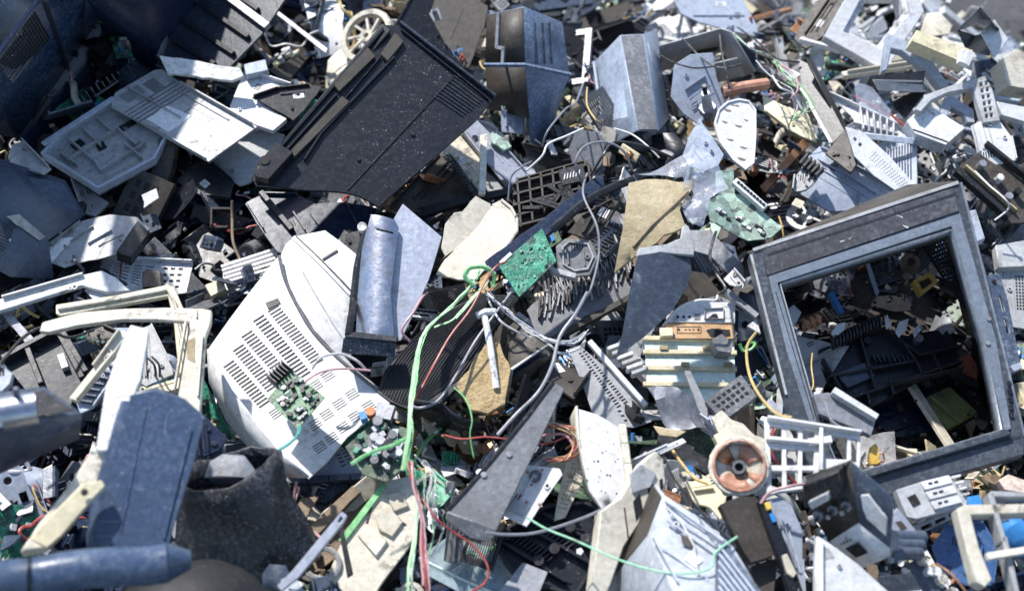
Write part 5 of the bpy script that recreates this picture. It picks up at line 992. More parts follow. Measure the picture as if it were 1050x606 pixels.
th = sheet('blue_lit_rack', 'pale blue slatted rack seen between the slim beige bar and the chipped bar', 'rack', [(78, 412), (100, 386), (120, 366), (114, 392), (96, 418), (82, 424)], (.28, 0, -.3), LBL, .004)
b = th.part('slat'); 
for i in range(7): b.bar(th.pl, (82 + 5 * i, 412 - 6 * i), (96 + 4 * i, 414 - 6 * i), .003, .01, BGR)
th = sheet('dark_gear_wheel', 'rusty brown toothed gear beneath the cream bezel', 'gear', [(90, 340), (106, 334), (120, 340), (124, 350), (112, 356), (96, 352)], (.2, 0, -.2), BRN, .008); b = th.part('tooth')
for i in range(11): a = math.pi * i / 10; b.cyl(th.pl, (107 + 18 * math.cos(a), 344 + 9 * math.sin(a)), .004, .01, YCR, n=6)
th = sheet('grey_speaker_box', 'grey cracked bracket plate with curled wires beside the yellowed frame leg', 'plate', [(140, 338), (156, 332), (176, 372), (178, 384), (150, 396), (142, 392)], (.22, 0, -.3), GRY, .005, jag=.5)
for k in range(2): th.part('wire').tube(smooth([S(150 + 6 * k, 366, .24), S(158 + 5 * k, 374, .26), S(160 + 4 * k, 386, .23)], 5), .0022, BWR, 6)
th = Thing('dark_crate', 'black crate panel with raised dark bars in the shade beside the chipped white bar', 'crate', plane([(45, 370)], .2, .1, -.2), lm='the black crate', at=(45, 372)); q = th.pl
th.part('panel').poly(q, [(4, 372), (60, 342), (84, 390), (70, 420), (30, 404)], .005, BLK); b = th.part('edge_bar', bevel=.001)
for a, c in (((4, 372), (60, 342)), ((60, 342), (86, 392)), ((30, 362), (44, 398)), ((66, 345), (90, 386))): b.bar(q, a, c, .01, .02, BLD)
th.part('cream_block').bar(q, (63, 366), (68, 380), .012, .012, GRY)
block('dark_steel_rail', 'dull steel rail in the shade above the black crate', 'rail', [(2, 322), (10, 320), (36, 348), (30, 356)], (.18, 0, -.4), .012, DST)
cable('thick_black_cord', 'black cord looping over the black crate', [(-10, 386, .3), (6, 366, .32), (24, 346, .32), (44, 336, .3), (70, 346, .26), (96, 338, .24)], .0029, BWR)
bent_bar('pale_blue_corner', 'pale blue rounded corner casing touching the blue-grey box', 'casing', [(-30, 372), (2, 375), (13, 382), (10, 394), (2, 402), (-30, 402)], (.42, 0, -.3), LBL)
# blue grey box
th = shell('blue_grey_box', 'blue-grey open box holding a steel roll above the long blue beam', 'box', [(-60, 424, .5), (-20, 404, .5), (46, 396, .5), (84, 424, .52), (82, 450, .42), (0, 438, .54), (-60, 440, .54), (0, 486, .4), (-60, 506, .38)],
    [(0, 1, 2, 3, 5, 6), (6, 5, 7, 8), (5, 3, 4, 7)], BGR, .006, lm='the blue-grey box', bevel=.002)
th.part('dark_recess').poly(plane([(30, 415)], .535, 0, -.3), [(0, 408), (44, 400), (76, 420), (50, 426), (0, 432)], .002, BLK)
th.part('steel_roll').tube([S(2, 424, .56), S(38, 418, .56)], .024, MET, 16); th.part('partition', bevel=.001).tube([S(16, 398, .6), S(18, 412, .57)], .005, BGR, 4)
# blue casing
th = Thing('blue_rounded_casing', 'worn blue rounded casing standing between the chipped white bar and the black bucket', 'casing', PL(S(158, 480, .48), (.15, -.5, 1), lambda u, v: -10 * min(0, u + .055) ** 2), lm='the blue rounded casing', at=(158, 480))
BCS = mat('worn_blue_plastic', (.04, .066, .12), .3, dust=.28, dcol=(.24, .28, .36), dirt=.3, kcol=(.05, .07, .12), speck=.5, scr=.6)
th.part('face').poly(th.pl, [(134, 405), (159, 400), (186, 412), (208, 432), (198, 474), (184, 520), (171, 562), (104, 562), (98, 548), (106, 510), (116, 476), (128, 440)], .006, BCS)
th.part('rounded_edge').tube([th.pl.W(*th.pl.L(p), -.021) for p in ((136, 412), (127, 440), (116, 476), (106, 510), (101, 545), (102, 558))], .0205, BCS, 18)
th.part('top_edge').tube([th.pl.W(*th.pl.L(p), -.009) for p in ((140, 406), (159, 402), (186, 413), (207, 432))], .009, BCS, 10)
b = th.part('moulded_rib'); b.bar(th.pl, (150, 418), (124, 545), .002, .0015, BCS); b.bar(th.pl, (196, 440), (168, 552), .003, .003, BCS)
th.part('side_flange', bevel=.001).poly(PL(S(112, 500, .42), (-1, -.3, .8)), [(128, 440), (116, 476), (106, 510), (100, 556), (96, 548), (104, 500)], .006, BLD)
sheet('black_side_plate', 'black glossy plate behind the blue rounded casing', 'plate', [(200, 430), (212, 428), (234, 450), (224, 462), (204, 470)], (.3, .2, -.3), BLB, .006)
th = Thing('long_blue_beam', 'long blue rounded tube lying along the bottom of the heap', 'beam', PL(S(80, 590, .5), (0, -.45, 1)), lm='the long blue beam', at=(80, 588))
def cap_end(A, B, r0, k=5):
    d = (B - A).normalized(); return [B + d * r0 * math.sin(i / k * 1.5) for i in range(1, k + 1)], [r0 * math.cos(i / k * 1.5) for i in range(1, k + 1)]
A, B = S(-80, 602, .5), S(172, 576, .48)
th.part('tube').tube([A.lerp(B, i / 12) + Vector((0, 0, .004 * math.sin(i))) for i in range(13)], .026, BCS, 20)
th.part('tapered_end').tube([B, B + (B - A).normalized() * .03], .0262, BCS, 20, r_end=.012)
C_ = A.lerp(B, .42); th.part('joint_ring').tube([C_, C_ + (B - A).normalized() * .004], .0268, BLK, 20)
th = Thing('black_dome', 'black smooth dome shape at the bottom edge beside the black bucket', 'dome', PL(S(200, 610, .4), (0, -.3, 1)), lm='the black dome', at=(200, 592)); V = []; F = []
c0 = S(196, 634, .34)
for i in range(7):
    a = i / 6 * 1.45
    for j in range(20): V.append(c0 + Vector((.115 * math.cos(a) * math.cos(j * .314), .09 * math.cos(a) * math.sin(j * .314), .07 * math.sin(a))))
F = [(i * 20 + j, i * 20 + (j + 1) % 20, i * 20 + 20 + (j + 1) % 20, i * 20 + 20 + j) for i in range(6) for j in range(20)] + [tuple(range(120, 140))]
th.part('dome').add(V, F, SHD)
# bucket
th = Thing('black_bucket', 'crushed black bucket streaked with white dust beneath the monitor casing', 'bucket', PL(S(252, 530, .3), (0, -.5, 1)), lm='the black bucket', at=(255, 530))
A, B = S(232, 480, .33), S(262, 580, .18); ax = (B - A).normalized(); e1 = ax.cross(Vector((.2, -.8, 1))).normalized(); e2 = ax.cross(e1); V = []; F = []; r = rg('bk')
for i in range(8):
    t = i / 7; rad = .082 + .022 * t
    for j in range(24):
        a = j * .2618; k = 1 + .10 * math.sin(3 * a + 4 * t) + .05 * math.sin(7 * a - 6 * t) + r.uniform(-.01, .01); V.append(A + (B - A) * (t + (r.uniform(-.03, .03) if i == 0 else 0)) + e1 * math.cos(a) * rad * k + e2 * math.sin(a) * rad * .8 * k)
F = [(i * 24 + j, i * 24 + (j + 1) % 24, i * 24 + 24 + (j + 1) % 24, i * 24 + 24 + j) for i in range(7) for j in range(24)]
th.part('wall', solid=.004).add(V, F, mat('bucket_black', (.014, .016, .022), .34, dust=.3, dcol=(.3, .32, .36), dirt=.2, speck=1.2, scr=.8, spec=.32, noise=14))
th.part('silver_cap', bevel=.0015).poly(PL(S(235, 478, .36), (0, -.4, 1), cyl_bend(0, 5)), [(208, 488), (214, 472), (228, 465), (250, 466), (262, 482), (264, 490)], .006, DST)
th.part('cap_underside').poly(PL(S(238, 492, .33), (0, -1.2, 1)), [(214, 490), (262, 490), (258, 496), (218, 496)], .004, BGR)
th = sheet('blue_slotted_shelf', 'blue slotted shelf lying in the shade under the monitor casing', 'shelf', [(240, 470), (300, 462), (345, 452), (366, 474), (374, 490), (250, 498)], (.13, 0, -.3), LBL, .005, quadgrid([(338, 458), (352, 455), (364, 474), (350, 480)], 2, 6, .7, .4), lm='the blue slotted shelf')
b = th.part('front_lip', bevel=.001); b.bar(th.pl, (250, 497), (374, 490), .012, .012, BGR)
for i in range(5): b.bar(th.pl, (272 + 22 * i, 497), (272 + 22 * i, 490), .003, .014, BLD)
block('dark_wood_block', 'dark wooden block with bright dust beside the blue slotted shelf', 'wood block', [(276, 498), (366, 492), (330, 520), (318, 560), (300, 560), (286, 530)], (.09, 0, -.3), .03, BLW, jag=.8)
block('tan_wood_lath', 'tan wooden lath lying diagonally under the white monitor casing', 'lath', [(362, 497), (370, 504), (326, 548), (314, 556), (308, 548)], (.14, 0, -.3), .012, WOD, lm='the tan wooden lath', jag=.3)
block('brown_wood_board', 'brown wooden board beside the beige panel with a green edge', 'board', [(378, 500), (388, 506), (344, 572), (300, 606), (290, 590), (330, 552)], (.11, 0, -.3), .012, WOD, jag=.4)
th = Thing('silver_handle_lever', 'slim silver lever with a slot at its tip pointing up beside the beige panel', 'lever', PL(S(330, 560, .33), (0, -.4, 1)), lm='the silver lever', at=(330, 560))
th.part('arm', bevel=.001).poly(th.pl, [(350, 524), (356, 528), (352, 536), (306, 592), (288, 606), (284, 600), (300, 584)], .008, LVM, [[(349, 529), (352, 531), (348, 536), (346, 534)]])
cable('white_curly_wire', 'pale wire dangling from the blue slotted shelf', [(304, 494, .2), (302, 516, .17), (308, 538, .16), (320, 544, .16), (334, 556, .17), (340, 562, .15)], .0025, PIK)
th = Thing('yellow_bulb', 'small yellowish bulb lying beside the silver lever', 'bulb', PL(S(302, 567, .14), (0, -.3, 1)), at=(302, 567)); V = []; c0 = S(302, 567, .14)
for i in range(7):
    a = -1.4 + i * .467; V += [c0 + Vector((.02 * math.cos(a) * math.cos(j * .628), .016 * math.cos(a) * math.sin(j * .628), .014 * math.sin(a))) for j in range(10)]
th.part('glass').add(V, [(i * 10 + j, i * 10 + (j + 1) % 10, i * 10 + 10 + (j + 1) % 10, i * 10 + 10 + j) for i in range(6) for j in range(10)] + [tuple(range(60, 70))], YCR)
sheet('blue_shard_cup', 'blue-grey curled shard at the bottom beside the silver lever', 'shard', [(268, 588), (276, 578), (292, 578), (298, 590), (286, 606), (268, 602)], (.26, 0, -.4), BGR, .004, bend=cyl_bend(40, 14))
sheet('white_curled_piece', 'white curled plastic piece below the silver lever', 'plastic piece', [(286, 592), (300, 586), (310, 604), (330, 612), (320, 625), (290, 618)], (.28, 0, -.4), LBL, .004, bend=cyl_bend(-30, 12))
sheet('dark_blue_bent_piece', 'slate blue bent piece at the bottom below the beige panel', 'plastic piece', [(320, 592), (336, 590), (352, 606), (350, 625), (326, 625)], (.26, 0, -.4), BGR, .005)
# beige panel
th = Thing('green_edged_panel', 'beige moulded panel with raised squares and a bright green edge', 'panel', PL(S(378, 550, .17), (.05, -.3, 1)), lm='the beige green-edged panel', at=(380, 552)); q = th.pl
th.part('panel', bevel=.001).poly(q, jagged([(398, 492), (420, 488), (434, 520), (420, 560), (390, 600), (376, 625), (322, 625), (336, 590), (350, 556)], .5, 8, rg('gep')), .008, CRM)
th.part('green_edge').bar(q, (394, 498), (350, 556), .01, .006, GRN)
for P in ([(396, 508), (410, 504), (420, 520), (404, 526)], [(384, 526), (398, 520), (414, 536), (402, 552), (388, 544)], [(366, 548), (380, 540), (398, 556), (386, 572)]): th.part('raised_square', bevel=.002).poly(q, P, .008, CRM, w0=.007)
b = th.part('groove'); b.bar(q, (382, 516), (376, 536), .003, .002, BRN); b.bar(q, (404, 530), (416, 538), .003, .002, BRN)
th.part('round_rim').tube([q.W(*q.L((330 + 18 * math.cos(a * .35), 578 + 16 * math.sin(a * .35))), .004) for a in range(-4, 8)], .005, GRY, 6)
block('thin_black_stick', 'thin black stick standing on the beige green-edged panel', 'stick', [(347, 540), (351, 538), (362, 588), (356, 592)], (.24, 0, -.4), .008, BLD)  # narrow dark strip raised above the beige panel
# relay pcb lump
th = Thing('component_packed_board', 'board packed with silver and dark parts under the green ribbon', 'circuit board', PL(S(384, 460, .24), (0, -.3, 1)), lm='the packed silver board', at=(385, 460)); q = th.pl
th.part('board').poly(q, [(354, 458), (386, 430), (420, 440), (424, 470), (396, 494), (372, 486)], .004, PCD); r = rg('cpb')
for i in range(60):
    s, t = r.random(), r.random(); x = 358 + 32 * s + 34 * t; y = 460 - 26 * s + 26 * t
    m_ = r.choice((DST, MGR, BLD, GRY, PCG, WHT, DST)); 
    if i % 2: th.part('capacitor').cyl(q, (x, y), r.uniform(.004, .009), r.uniform(.01, .026), m_, n=9)
    else: th.part('component').bar(q, (x, y), (x + r.uniform(3, 7), y - r.uniform(-3, 5)), r.uniform(.005, .012), r.uniform(.008, .02), m_)
th.part('orange_block').cyl(q, (381, 427), .008, .02, ORG, .004, 10); th.part('blue_block').bar(q, (370, 431), (377, 429), .014, .02, BLU)
th.part('silver_can', bevel=.001).bar(q, (386, 424), (404, 428), .028, .02, DST)
# green ribbon and wires
def strands(name, label, pts, m_s, n, spread, r0, lm=None, cat='ribbon', flat=1.0):
    r = rg(label); th = Thing(name, label, cat, PL(S(*pts[len(pts) // 2]), (0, -.2, 1)), None, lm, pts[len(pts) // 2][:2])
    for k in range(n):
        o = r.uniform(-1, 1) * spread; Q = [(x + o + r.uniform(-.6, .6) * spread, y + r.uniform(-.5, .5) * spread, h + r.uniform(-.006, .006)) for x, y, h in pts[r.choice((0, 0, 1)):len(pts) - r.choice((0, 0, 1))]]
        P = smooth([S(*p) for p in Q], 4); P = [p + Vector((r.uniform(-1, 1), r.uniform(-1, 1), r.uniform(-1, 1))) * .0009 for p in P]
        th.part('strand').tube(P, r0 * r.uniform(.6, 1.2), r.choice(m_s), 6, flat=flat)
    return th
GR2 = mat('faded_green_ribbon', (.35, .6, .33), .5, dust=.5, dcol=(.6, .7, .55), dirt=.3, speck=.2, scr=.1)
strands('frayed_green_ribbon', 'frayed bright green ribbon running down over the ribbed black hose', [(492, 276, .33), (484, 292, .33), (462, 316, .32), (440, 336, .32), (430, 360, .34), (425, 390, .345), (421, 420, .35), (420, 450, .33), (414, 482, .3)], [GRN, GR2, GRN], 3, 1.8, .0032, 'the long green ribbon', flat=.35)
strands('frayed_green_ribbon', 'frayed green ribbon loop curled beside the emerald board', [(488, 292, .34), (478, 284, .35), (484, 275, .36), (498, 274, .36), (508, 282, .35), (506, 294, .33)], [GRN, GR2], 2, 1.2, .003, flat=.4)
strands('frayed_green_ribbon', 'frayed green ribbon branching off beneath the white T handle', [(500, 288, .34), (486, 304, .33), (466, 326, .32), (446, 336, .3)], [GR2, GRN], 2, 2, .0036, flat=.3)
strands('frayed_green_ribbon', 'faded green ribbon hanging below the packed silver board', [(424, 480, .32), (428, 520, .3), (424, 556, .3), (420, 590, .33), (422, 625, .3)], [PCP, GR2], 3, 2, .0022, flat=.5)
strands('knotted_wire_bundle', 'knotted pink and red cable bundle hanging beneath the packed silver board', [(420, 474, .33), (424, 500, .33), (432, 528, .32), (434, 560, .31), (436, 600, .32), (438, 625, .3)], [PIK, PIK, RED, WWR], 5, 2.6, .0016, 'the pink bundle', 'cable')
strands('white_wire_tuft', 'tuft of white and green threads spilling beside the pink bundle', [(430, 470, .3), (444, 490, .3), (440, 514, .3), (448, 540, .28), (440, 566, .27)], [WWR, WIR, GR2, PCP, WWR], 9, 7, .0011, None, 'wires')
strands('fine_wire_tangle', 'tangle of fine copper and pink wires above the small white board', [(540, 448, .26), (556, 436, .28), (578, 438, .28), (594, 450, .27), (584, 468, .26), (562, 470, .26)], [PIK, COP, RED, WWR, YWR], 10, 6, .0010, None, 'wires')
strands('fine_wire_tangle', 'tangle of pale wires at the foot of the emerald board', [(500, 300, .3), (520, 318, .3), (545, 338, .3), (566, 350, .3), (590, 352, .29), (604, 340, .28)], [WWR, WIR, LVM, WWR], 7, 5, .0012, None, 'wires')
strands('fine_wire_tangle', 'tangle of coloured wires around the yellowed cover plate', [(786, 60, .3), (800, 80, .31), (816, 92, .31), (826, 108, .3), (812, 120, .29)], [PIK, WWR, BWR, GRN, BWR, WIR], 10, 8, .0013, None, 'wires')
cable('green_strip_on_board', 'flat green strip lying across the packed silver board', [(360, 476, .3), (380, 464, .31), (404, 456, .31), (422, 446, .31)], .0034, GRN, 'ribbon', flat=.3)
cable('red_wire', 'red wire running beside the green ribbon over the ribbed hose', [(520, 268, .36), (508, 274, .37), (496, 292, .36), (482, 318, .35), (462, 344, .34), (446, 372, .33), (430, 402, .33), (424, 412, .3)], .0019, RED)
cable('red_looping_wire', 'red wire looping from the pink bundle past the foot of the grey bracket', [(426, 500, .3), (446, 530, .3), (466, 546, .28), (486, 560, .27), (500, 580, .26), (498, 596, .25), (484, 606, .25), (470, 612, .25)], .0020, RED)
cable('thin_red_cross_wire', 'thin red wire crossing the yellow crumbs', [(456, 446, .28), (474, 450, .29), (500, 448, .29), (530, 452, .27), (552, 456, .27)], .0016, RED)
cable('long_grey_cable', 'long grey cable sweeping from the heap centre down past the open brown box', [(602, 300, .28), (590, 322, .3), (574, 345, .3), (566, 375, .31), (552, 402, .32), (530, 424, .31), (510, 446, .31)], .0032, WIR, lm='the long grey cable')
cable('grey_cable_upper', 'grey cable descending beside the moulded grey cover', [(602, 178, .33), (598, 200, .33), (612, 232, .32), (614, 262, .3), (606, 296, .3), (600, 306, .28)], .0023, WIR)
cable('white_side_cable', 'grey-white cable running along the edge of the ribbed hose', [(524, 300, .3), (506, 324, .3), (486, 352, .29), (468, 384, .29), (450, 410, .28), (432, 418, .28), (422, 416, .27)], .0025, WIR)
cable('sagging_grey_cable', 'grey cable sagging across the black vent tray', [(498, 546, .31), (520, 548, .3), (550, 546, .3), (590, 534, .3), (622, 520, .29), (640, 508, .27)], .0026, WIR)
cable('pale_green_wire', 'pale green wire draped over the large white box', [(540, 530, .33), (560, 542, .33), (590, 554, .34), (630, 572, .36), (668, 584, .37), (700, 588, .38), (728, 582, .38), (734, 566, .38), (756, 550, .36)], .0017, mat('pale_green_wire', (.3, .62, .4), .4, dust=.3, speck=0, scr=0), lm='the pale green wire')
cable('thin_green_wire', 'thin green wire crossing the yellow crumbs beside the hose', [(464, 396, .28), (478, 410, .29), (484, 430, .29), (482, 446, .28), (486, 470, .26)], .0014, GRN)
cable('white_loop_wire', 'white looped wire above the dark ribbed chassis', [(540, 175, .3), (556, 160, .33), (562, 148, .34), (580, 140, .34), (598, 132, .33)], .0022, WWR)
cable('grey_hoop_cable', 'grey hoop shaped cable above the typewriter lattice', [(598, 190, .3), (590, 168, .36), (600, 150, .38), (622, 146, .38), (640, 156, .36), (648, 174, .32)], .0023, WIR, lm='the grey hoop cable')
cable('dark_hoop_cable', 'dark hoop cable crossing the grey hoop cable', [(606, 180, .3), (618, 160, .35), (630, 146, .35), (660, 150, .34), (690, 162, .32)], .0025, BWR)
cable('white_arc_wire', 'white wire arching beside the dark curved blade', [(736, 302, .26), (733, 308, .27), (716, 308, .27), (696, 316, .26), (680, 334, .26)], .0025, WWR)
cable('black_s_wire', 'black wire curling above the verdigris panel', [(734, 238, .28), (728, 262, .3), (734, 280, .28), (744, 296, .28), (734, 302, .26)], .0029, BWR)
cable('yellow_arc_cord', 'yellow cord arching against the television frame', [(776, 340, .3), (766, 356, .28), (768, 382, .28), (778, 404, .3), (796, 424, .31), (812, 428, .32)], .0026, YWR)
cable('orange_thin_wire', 'thin brown wire inside the television frame', [(833, 362, .25), (832, 376, .24), (834, 394, .24), (830, 404, .24)], .0014, YWR)
for i, (pp, m_, lb) in enumerate((
    ([(700, 40, .3), (722, 62, .3), (740, 70, .32), (760, 66, .32)], BWR, 'thin black wire tangled over the grey channel tray'),
    ([(676, 56, .34), (690, 64, .34), (712, 70, .34), (734, 68, .33)], BWR, 'black wire drooping across the pale blue slab top'),
    ([(738, 36, .34), (740, 54, .34), (744, 72, .33), (748, 92, .3)], BWR, 'dark wire hanging down the corner of the grey channel tray'),
    ([(752, 34, .3), (770, 50, .3), (790, 58, .3), (810, 74, .29), (816, 90, .28)], PCP, 'green-tipped wire trailing over the heap from the lilac panel'),
    ([(756, 28, .32), (778, 44, .32), (796, 60, .31), (820, 64, .3)], BWR, 'black wire trailing over the heap beside the lilac panel'),
    ([(800, 66, .32), (814, 76, .33), (818, 92, .33), (810, 102, .31)], PIK, 'pink wire curled near the yellowed cover plate'),
    ([(792, 78, .31), (800, 90, .33), (812, 96, .32), (822, 112, .3)], WWR, 'white wire looping over the yellowed cover plate'),
    ([(630, 132, .28), (648, 138, .31), (664, 150, .32), (676, 162, .31)], WWR, 'white wire running under the pale blue case'),
    ([(430, 178, .26), (434, 160, .27), (448, 150, .27)], BWR, 'short black wire by the lavender metal plate'),
    ([(521, 206, .3), (524, 182, .33), (534, 172, .34), (545, 166, .33)], WIR, 'grey wire bowing beside the lavender metal plate'),
    ([(556, 150, .28), (562, 134, .31), (580, 112, .3), (590, 106, .28), (598, 86, .26)], WIR, 'pale twisted wire beside the tall black bin'),
    ([(602, 90, .26), (602, 108, .27), (610, 122, .27), (616, 126, .26)], YWR, 'yellow wire hanging beside the pale blue case'),
    ([(320, 378, .3), (330, 366, .32), (350, 363, .31), (366, 370, .3), (376, 380, .28)], WWR, 'thin pale wire arching over the monitor vents'),
    ([(312, 392, .3), (328, 382, .31), (350, 378, .3), (380, 380, .29)], PIK, 'thin pinkish wire lying over the monitor vents'),
    ([(420, 350, .28), (412, 338, .3), (424, 320, .31), (432, 306, .3), (438, 300, .28)], PIK, 'pink thread beside the curved steel cover'),
    ([(500, 306, .28), (506, 318, .3), (514, 330, .3), (530, 340, .28), (544, 346, .27)], WWR, 'white wires at the rim of the open brown box'),
    ([(544, 340, .27), (562, 352, .29), (574, 362, .28), (592, 358, .28), (600, 350, .26)], WWR, 'white wires knotted beside the open brown box'),
    ([(552, 442, .24), (566, 436, .27), (586, 438, .27), (592, 450, .26), (580, 460, .24)], COP, 'copper wire curls over the small white board'),
    ([(548, 448, .24), (562, 446, .26), (580, 446, .27), (588, 462, .26), (572, 472, .24)], PIK, 'pinkish wire curls over the small white board'),
    ([(556, 456, .24), (570, 452, .26), (590, 442, .26), (600, 430, .26)], RED, 'red wire curls over the small white board'),
    ([(690, 462, .24), (700, 476, .26), (712, 490, .27), (726, 496, .27)], YWR, 'tan wire touching the copper yoke'),
    ([(682, 470, .26), (692, 492, .28), (712, 516, .28), (734, 540, .28), (752, 556, .28)], BLD, 'black strip running beside the large white box'),
    ([(846, 412, .3), (852, 430, .3), (862, 438, .3)], WIR, 'grey wire over the scratched case lid'),
    ([(960, 578, .3), (975, 588, .31), (990, 606, .3), (996, 622, .28)], COP, 'copper wires arching beside the blue capacitors'),
    ([(780, 516, .3), (790, 504, .31), (812, 498, .32), (826, 496, .3)], PIK, 'pink wire under the white lattice'),
    ([(1000, 176, .28), (1014, 190, .3), (1030, 204, .3), (1034, 214, .28), (1020, 226, .26)], WWR, 'white wire curving over the dark circuit chassis'))):
    cable('loose_wire', lb, pp, .0019 if i % 2 else .0024, m_)

# ================================================================ bottom centre
th = sheet('white_printed_board', 'white board with red dots and a grey pad beside the long grey bracket', 'board', [(538, 476), (574, 480), (577, 486), (556, 516), (546, 532), (540, 540), (512, 526)], (.25, .05, -.3), MON, .004, lm='the small white board')
q = th.pl; th.part('grey_pad', bevel=.001).poly(q, [(527, 511), (543, 519), (536, 530), (520, 523)], .006, GRY, w0=.005)
th.part('spiral').tube([q.W(*q.L((549 + (2 + a * .16) * math.cos(a * .6), 489 + (2 + a * .16) * math.sin(a * .6))), .002) for a in range(32)], .0012, MGR, 5)
b = th.part('red_dot'); [b.cyl(q, p, .0022, .001, RED, .0005) for p in ((541, 484), (556, 482), (545, 497), (540, 515), (534, 508), (553, 517), (516, 524))]
sheet('perforated_strip_board', 'pale perforated strip board behind the small white board', 'board', [(584, 462), (602, 468), (598, 490), (580, 530), (568, 534), (574, 500)], (.21, .1, -.3), CRM, .004, quadgrid([(588, 468), (600, 472), (580, 524), (572, 522)], 3, 12, .35, .4))
th = sheet('black_vent_tray', 'black plastic tray with ribs and bosses under the sagging grey cable', 'tray', [(510, 548), (560, 520), (598, 516), (618, 524), (638, 548), (606, 590), (590, 615), (530, 596), (508, 566)], (.17, 0, -.3), BLK, .005, lm='the black vent tray')
q = th.pl; b = th.part('rim', bevel=.001); b.ring(q, th.P, .006, .02, BLD, .018)
b = th.part('rib')
for i in range(10): b.bar(q, (524 + 4 * i, 556 + 2.4 * i), (534 + 4 * i, 548 + 2.4 * i), .0028, .012, BLD)
for i in range(9): b.bar(q, (546 + 4 * i, 545 + 2.6 * i), (556 + 4 * i, 538 + 2.6 * i), .0028, .012, BLD)
for a, c in (((512, 556), (580, 598)), ((536, 540), (606, 580)), ((556, 528), (622, 566))): b.bar(q, a, c, .005, .016, BLK)
for p in ((520, 551), (552, 578), (568, 566), (584, 544), (600, 556)): th.part('screw_boss').cyl(q, p, .009, .022, BLD, n=12)
for p in ((606, 560), (594, 568), (612, 548)): th.part('white_crumb').poly(q, circ(p, 4, 5), .008, MON, w0=.016)
th = sheet('dusty_glass_sheet', 'dusty glass sheet with a bright cyan edge below the grey bracket', 'glass', [(428, 572), (462, 548), (520, 566), (560, 588), (540, 625), (470, 606), (440, 590)], (.15, 0, -.25), GLA, .004, lm='the dusty glass sheet', bevel=0)
th.part('bright_edge').tube([th.pl.W(*th.pl.L(p), .001) for p in ((430, 572), (470, 592), (540, 622))], .0022, TUR, 5)
sheet('lower_grey_slat', 'lavender grey slat under the dusty glass sheet', 'slat', [(404, 584), (430, 576), (520, 606), (520, 630), (420, 612)], (.11, 0, -.3), LVM, .005)
sheet('teal_edge_plate', 'grey plate with a teal edge between the glass sheet and the black vent tray', 'plate', [(512, 606), (536, 576), (562, 586), (546, 625), (510, 625)], (.19, 0, -.3), DST, .005)
# cream curved casing
th = Thing('curved_cream_casing', 'curved cream casing with a raised lip and scattered brown grit', 'casing', PL(S(618, 460, .29), (.05, -.3, 1), cyl_bend(-25, 1.6)), lm='the curved cream casing', at=(618, 462)); q = th.pl
th.part('top_face', bevel=.002).poly(q, [(590, 416), (612, 424), (636, 438), (641, 466), (648, 498), (632, 512), (617, 522), (604, 502), (598, 476), (592, 446)], .006, MON)
th.part('side_wall', solid=.004, bevel=.001).facets([(590, 416, .31), (592, 446, .3), (598, 476, .29), (604, 502, .28), (617, 522, .27), (600, 506, .17), (594, 482, .18), (586, 450, .2), (584, 428, .22)], [(0, 8, 7, 1), (1, 7, 6, 2), (2, 6, 5, 3), (3, 5, 4)], CRM)
th.part('lip', bevel=.0015).bar(q, (637, 438), (646, 498), .012, .016, CRM); b = th.part('grit')
r = rg('grit')
for i in range(26): x, y = r.uniform(598, 640), r.uniform(430, 505); b.cyl(q, (x, y), r.uniform(.0005, .0018), .0006, BRN, .0005, 5)
# controls block
th = Thing('cream_control_casing', 'cream casing edge with dark windows beside the curved cream casing', 'casing', PL(S(655, 500, .3), (.3, -.5, 1)), lm='the cream control casing', at=(652, 510))
q = th.pl; th.part('body', bevel=.002).poly(q, [(658, 474), (672, 462), (680, 470), (683, 494), (679, 508), (660, 530), (640, 560), (626, 600), (614, 625), (604, 625), (612, 560), (616, 524), (636, 510)], .03, CRM)
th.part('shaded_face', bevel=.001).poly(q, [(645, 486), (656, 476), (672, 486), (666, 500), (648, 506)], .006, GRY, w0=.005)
for P in ([(649, 514), (656, 506), (659, 524), (652, 534)], [(664, 502), (670, 496), (672, 508), (666, 514)], [(676, 492), (679, 490), (680, 500), (677, 504)]): th.part('dark_window').poly(q, P, .001, SHD, w0=.0012)
b = th.part('seam'); b.bar(q, (640, 520), (644, 552), .002, .0012, BRN)
# big white box
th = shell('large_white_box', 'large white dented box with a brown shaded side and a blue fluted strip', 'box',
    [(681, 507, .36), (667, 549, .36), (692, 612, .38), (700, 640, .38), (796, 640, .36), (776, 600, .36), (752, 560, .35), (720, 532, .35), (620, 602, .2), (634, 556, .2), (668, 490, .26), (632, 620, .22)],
    [(0, 1, 2, 3, 4, 5, 6, 7), (0, 10, 9, 8, 1), (1, 8, 11, 3, 2)], mat('shade_tinted_white_steel', (.4, .43, .48), .36, dust=.4, dcol=(.66, .67, .68), dirt=.35, kcol=(.36, .36, .38), speck=.4, scr=.4, noise=7), .004, lm='the large white box', bevel=.002)  # white box with the bluish shade of its top put into the colour
q = fpl(th, 0, 2, 5); th.part('shade_brown_side', bevel=0).poly(fpl(th, 0, 9, 8), [(679, 509), (668, 494), (636, 556), (622, 600), (665, 549)], .001, BRN, w0=.0025)  # brown sheet paints the shade on this side of the white box
th.part('fluted_strip', bevel=.001).poly(q, [(734, 560), (742, 556), (782, 612), (790, 640), (732, 640)], .006, BGR, w0=.008)
b = th.part('flute')
for i in range(9): b.bar(q, (736, 563 + 8.5 * i), (736 + (73 - 8.5 * i) * .76, 636), .003, .005, LBL, .008)
detail(th, q, [(681, 512), (752, 562), (730, 600), (694, 600), (668, 552)], rg('box detail'), MATS['shade_tinted_white_steel'])
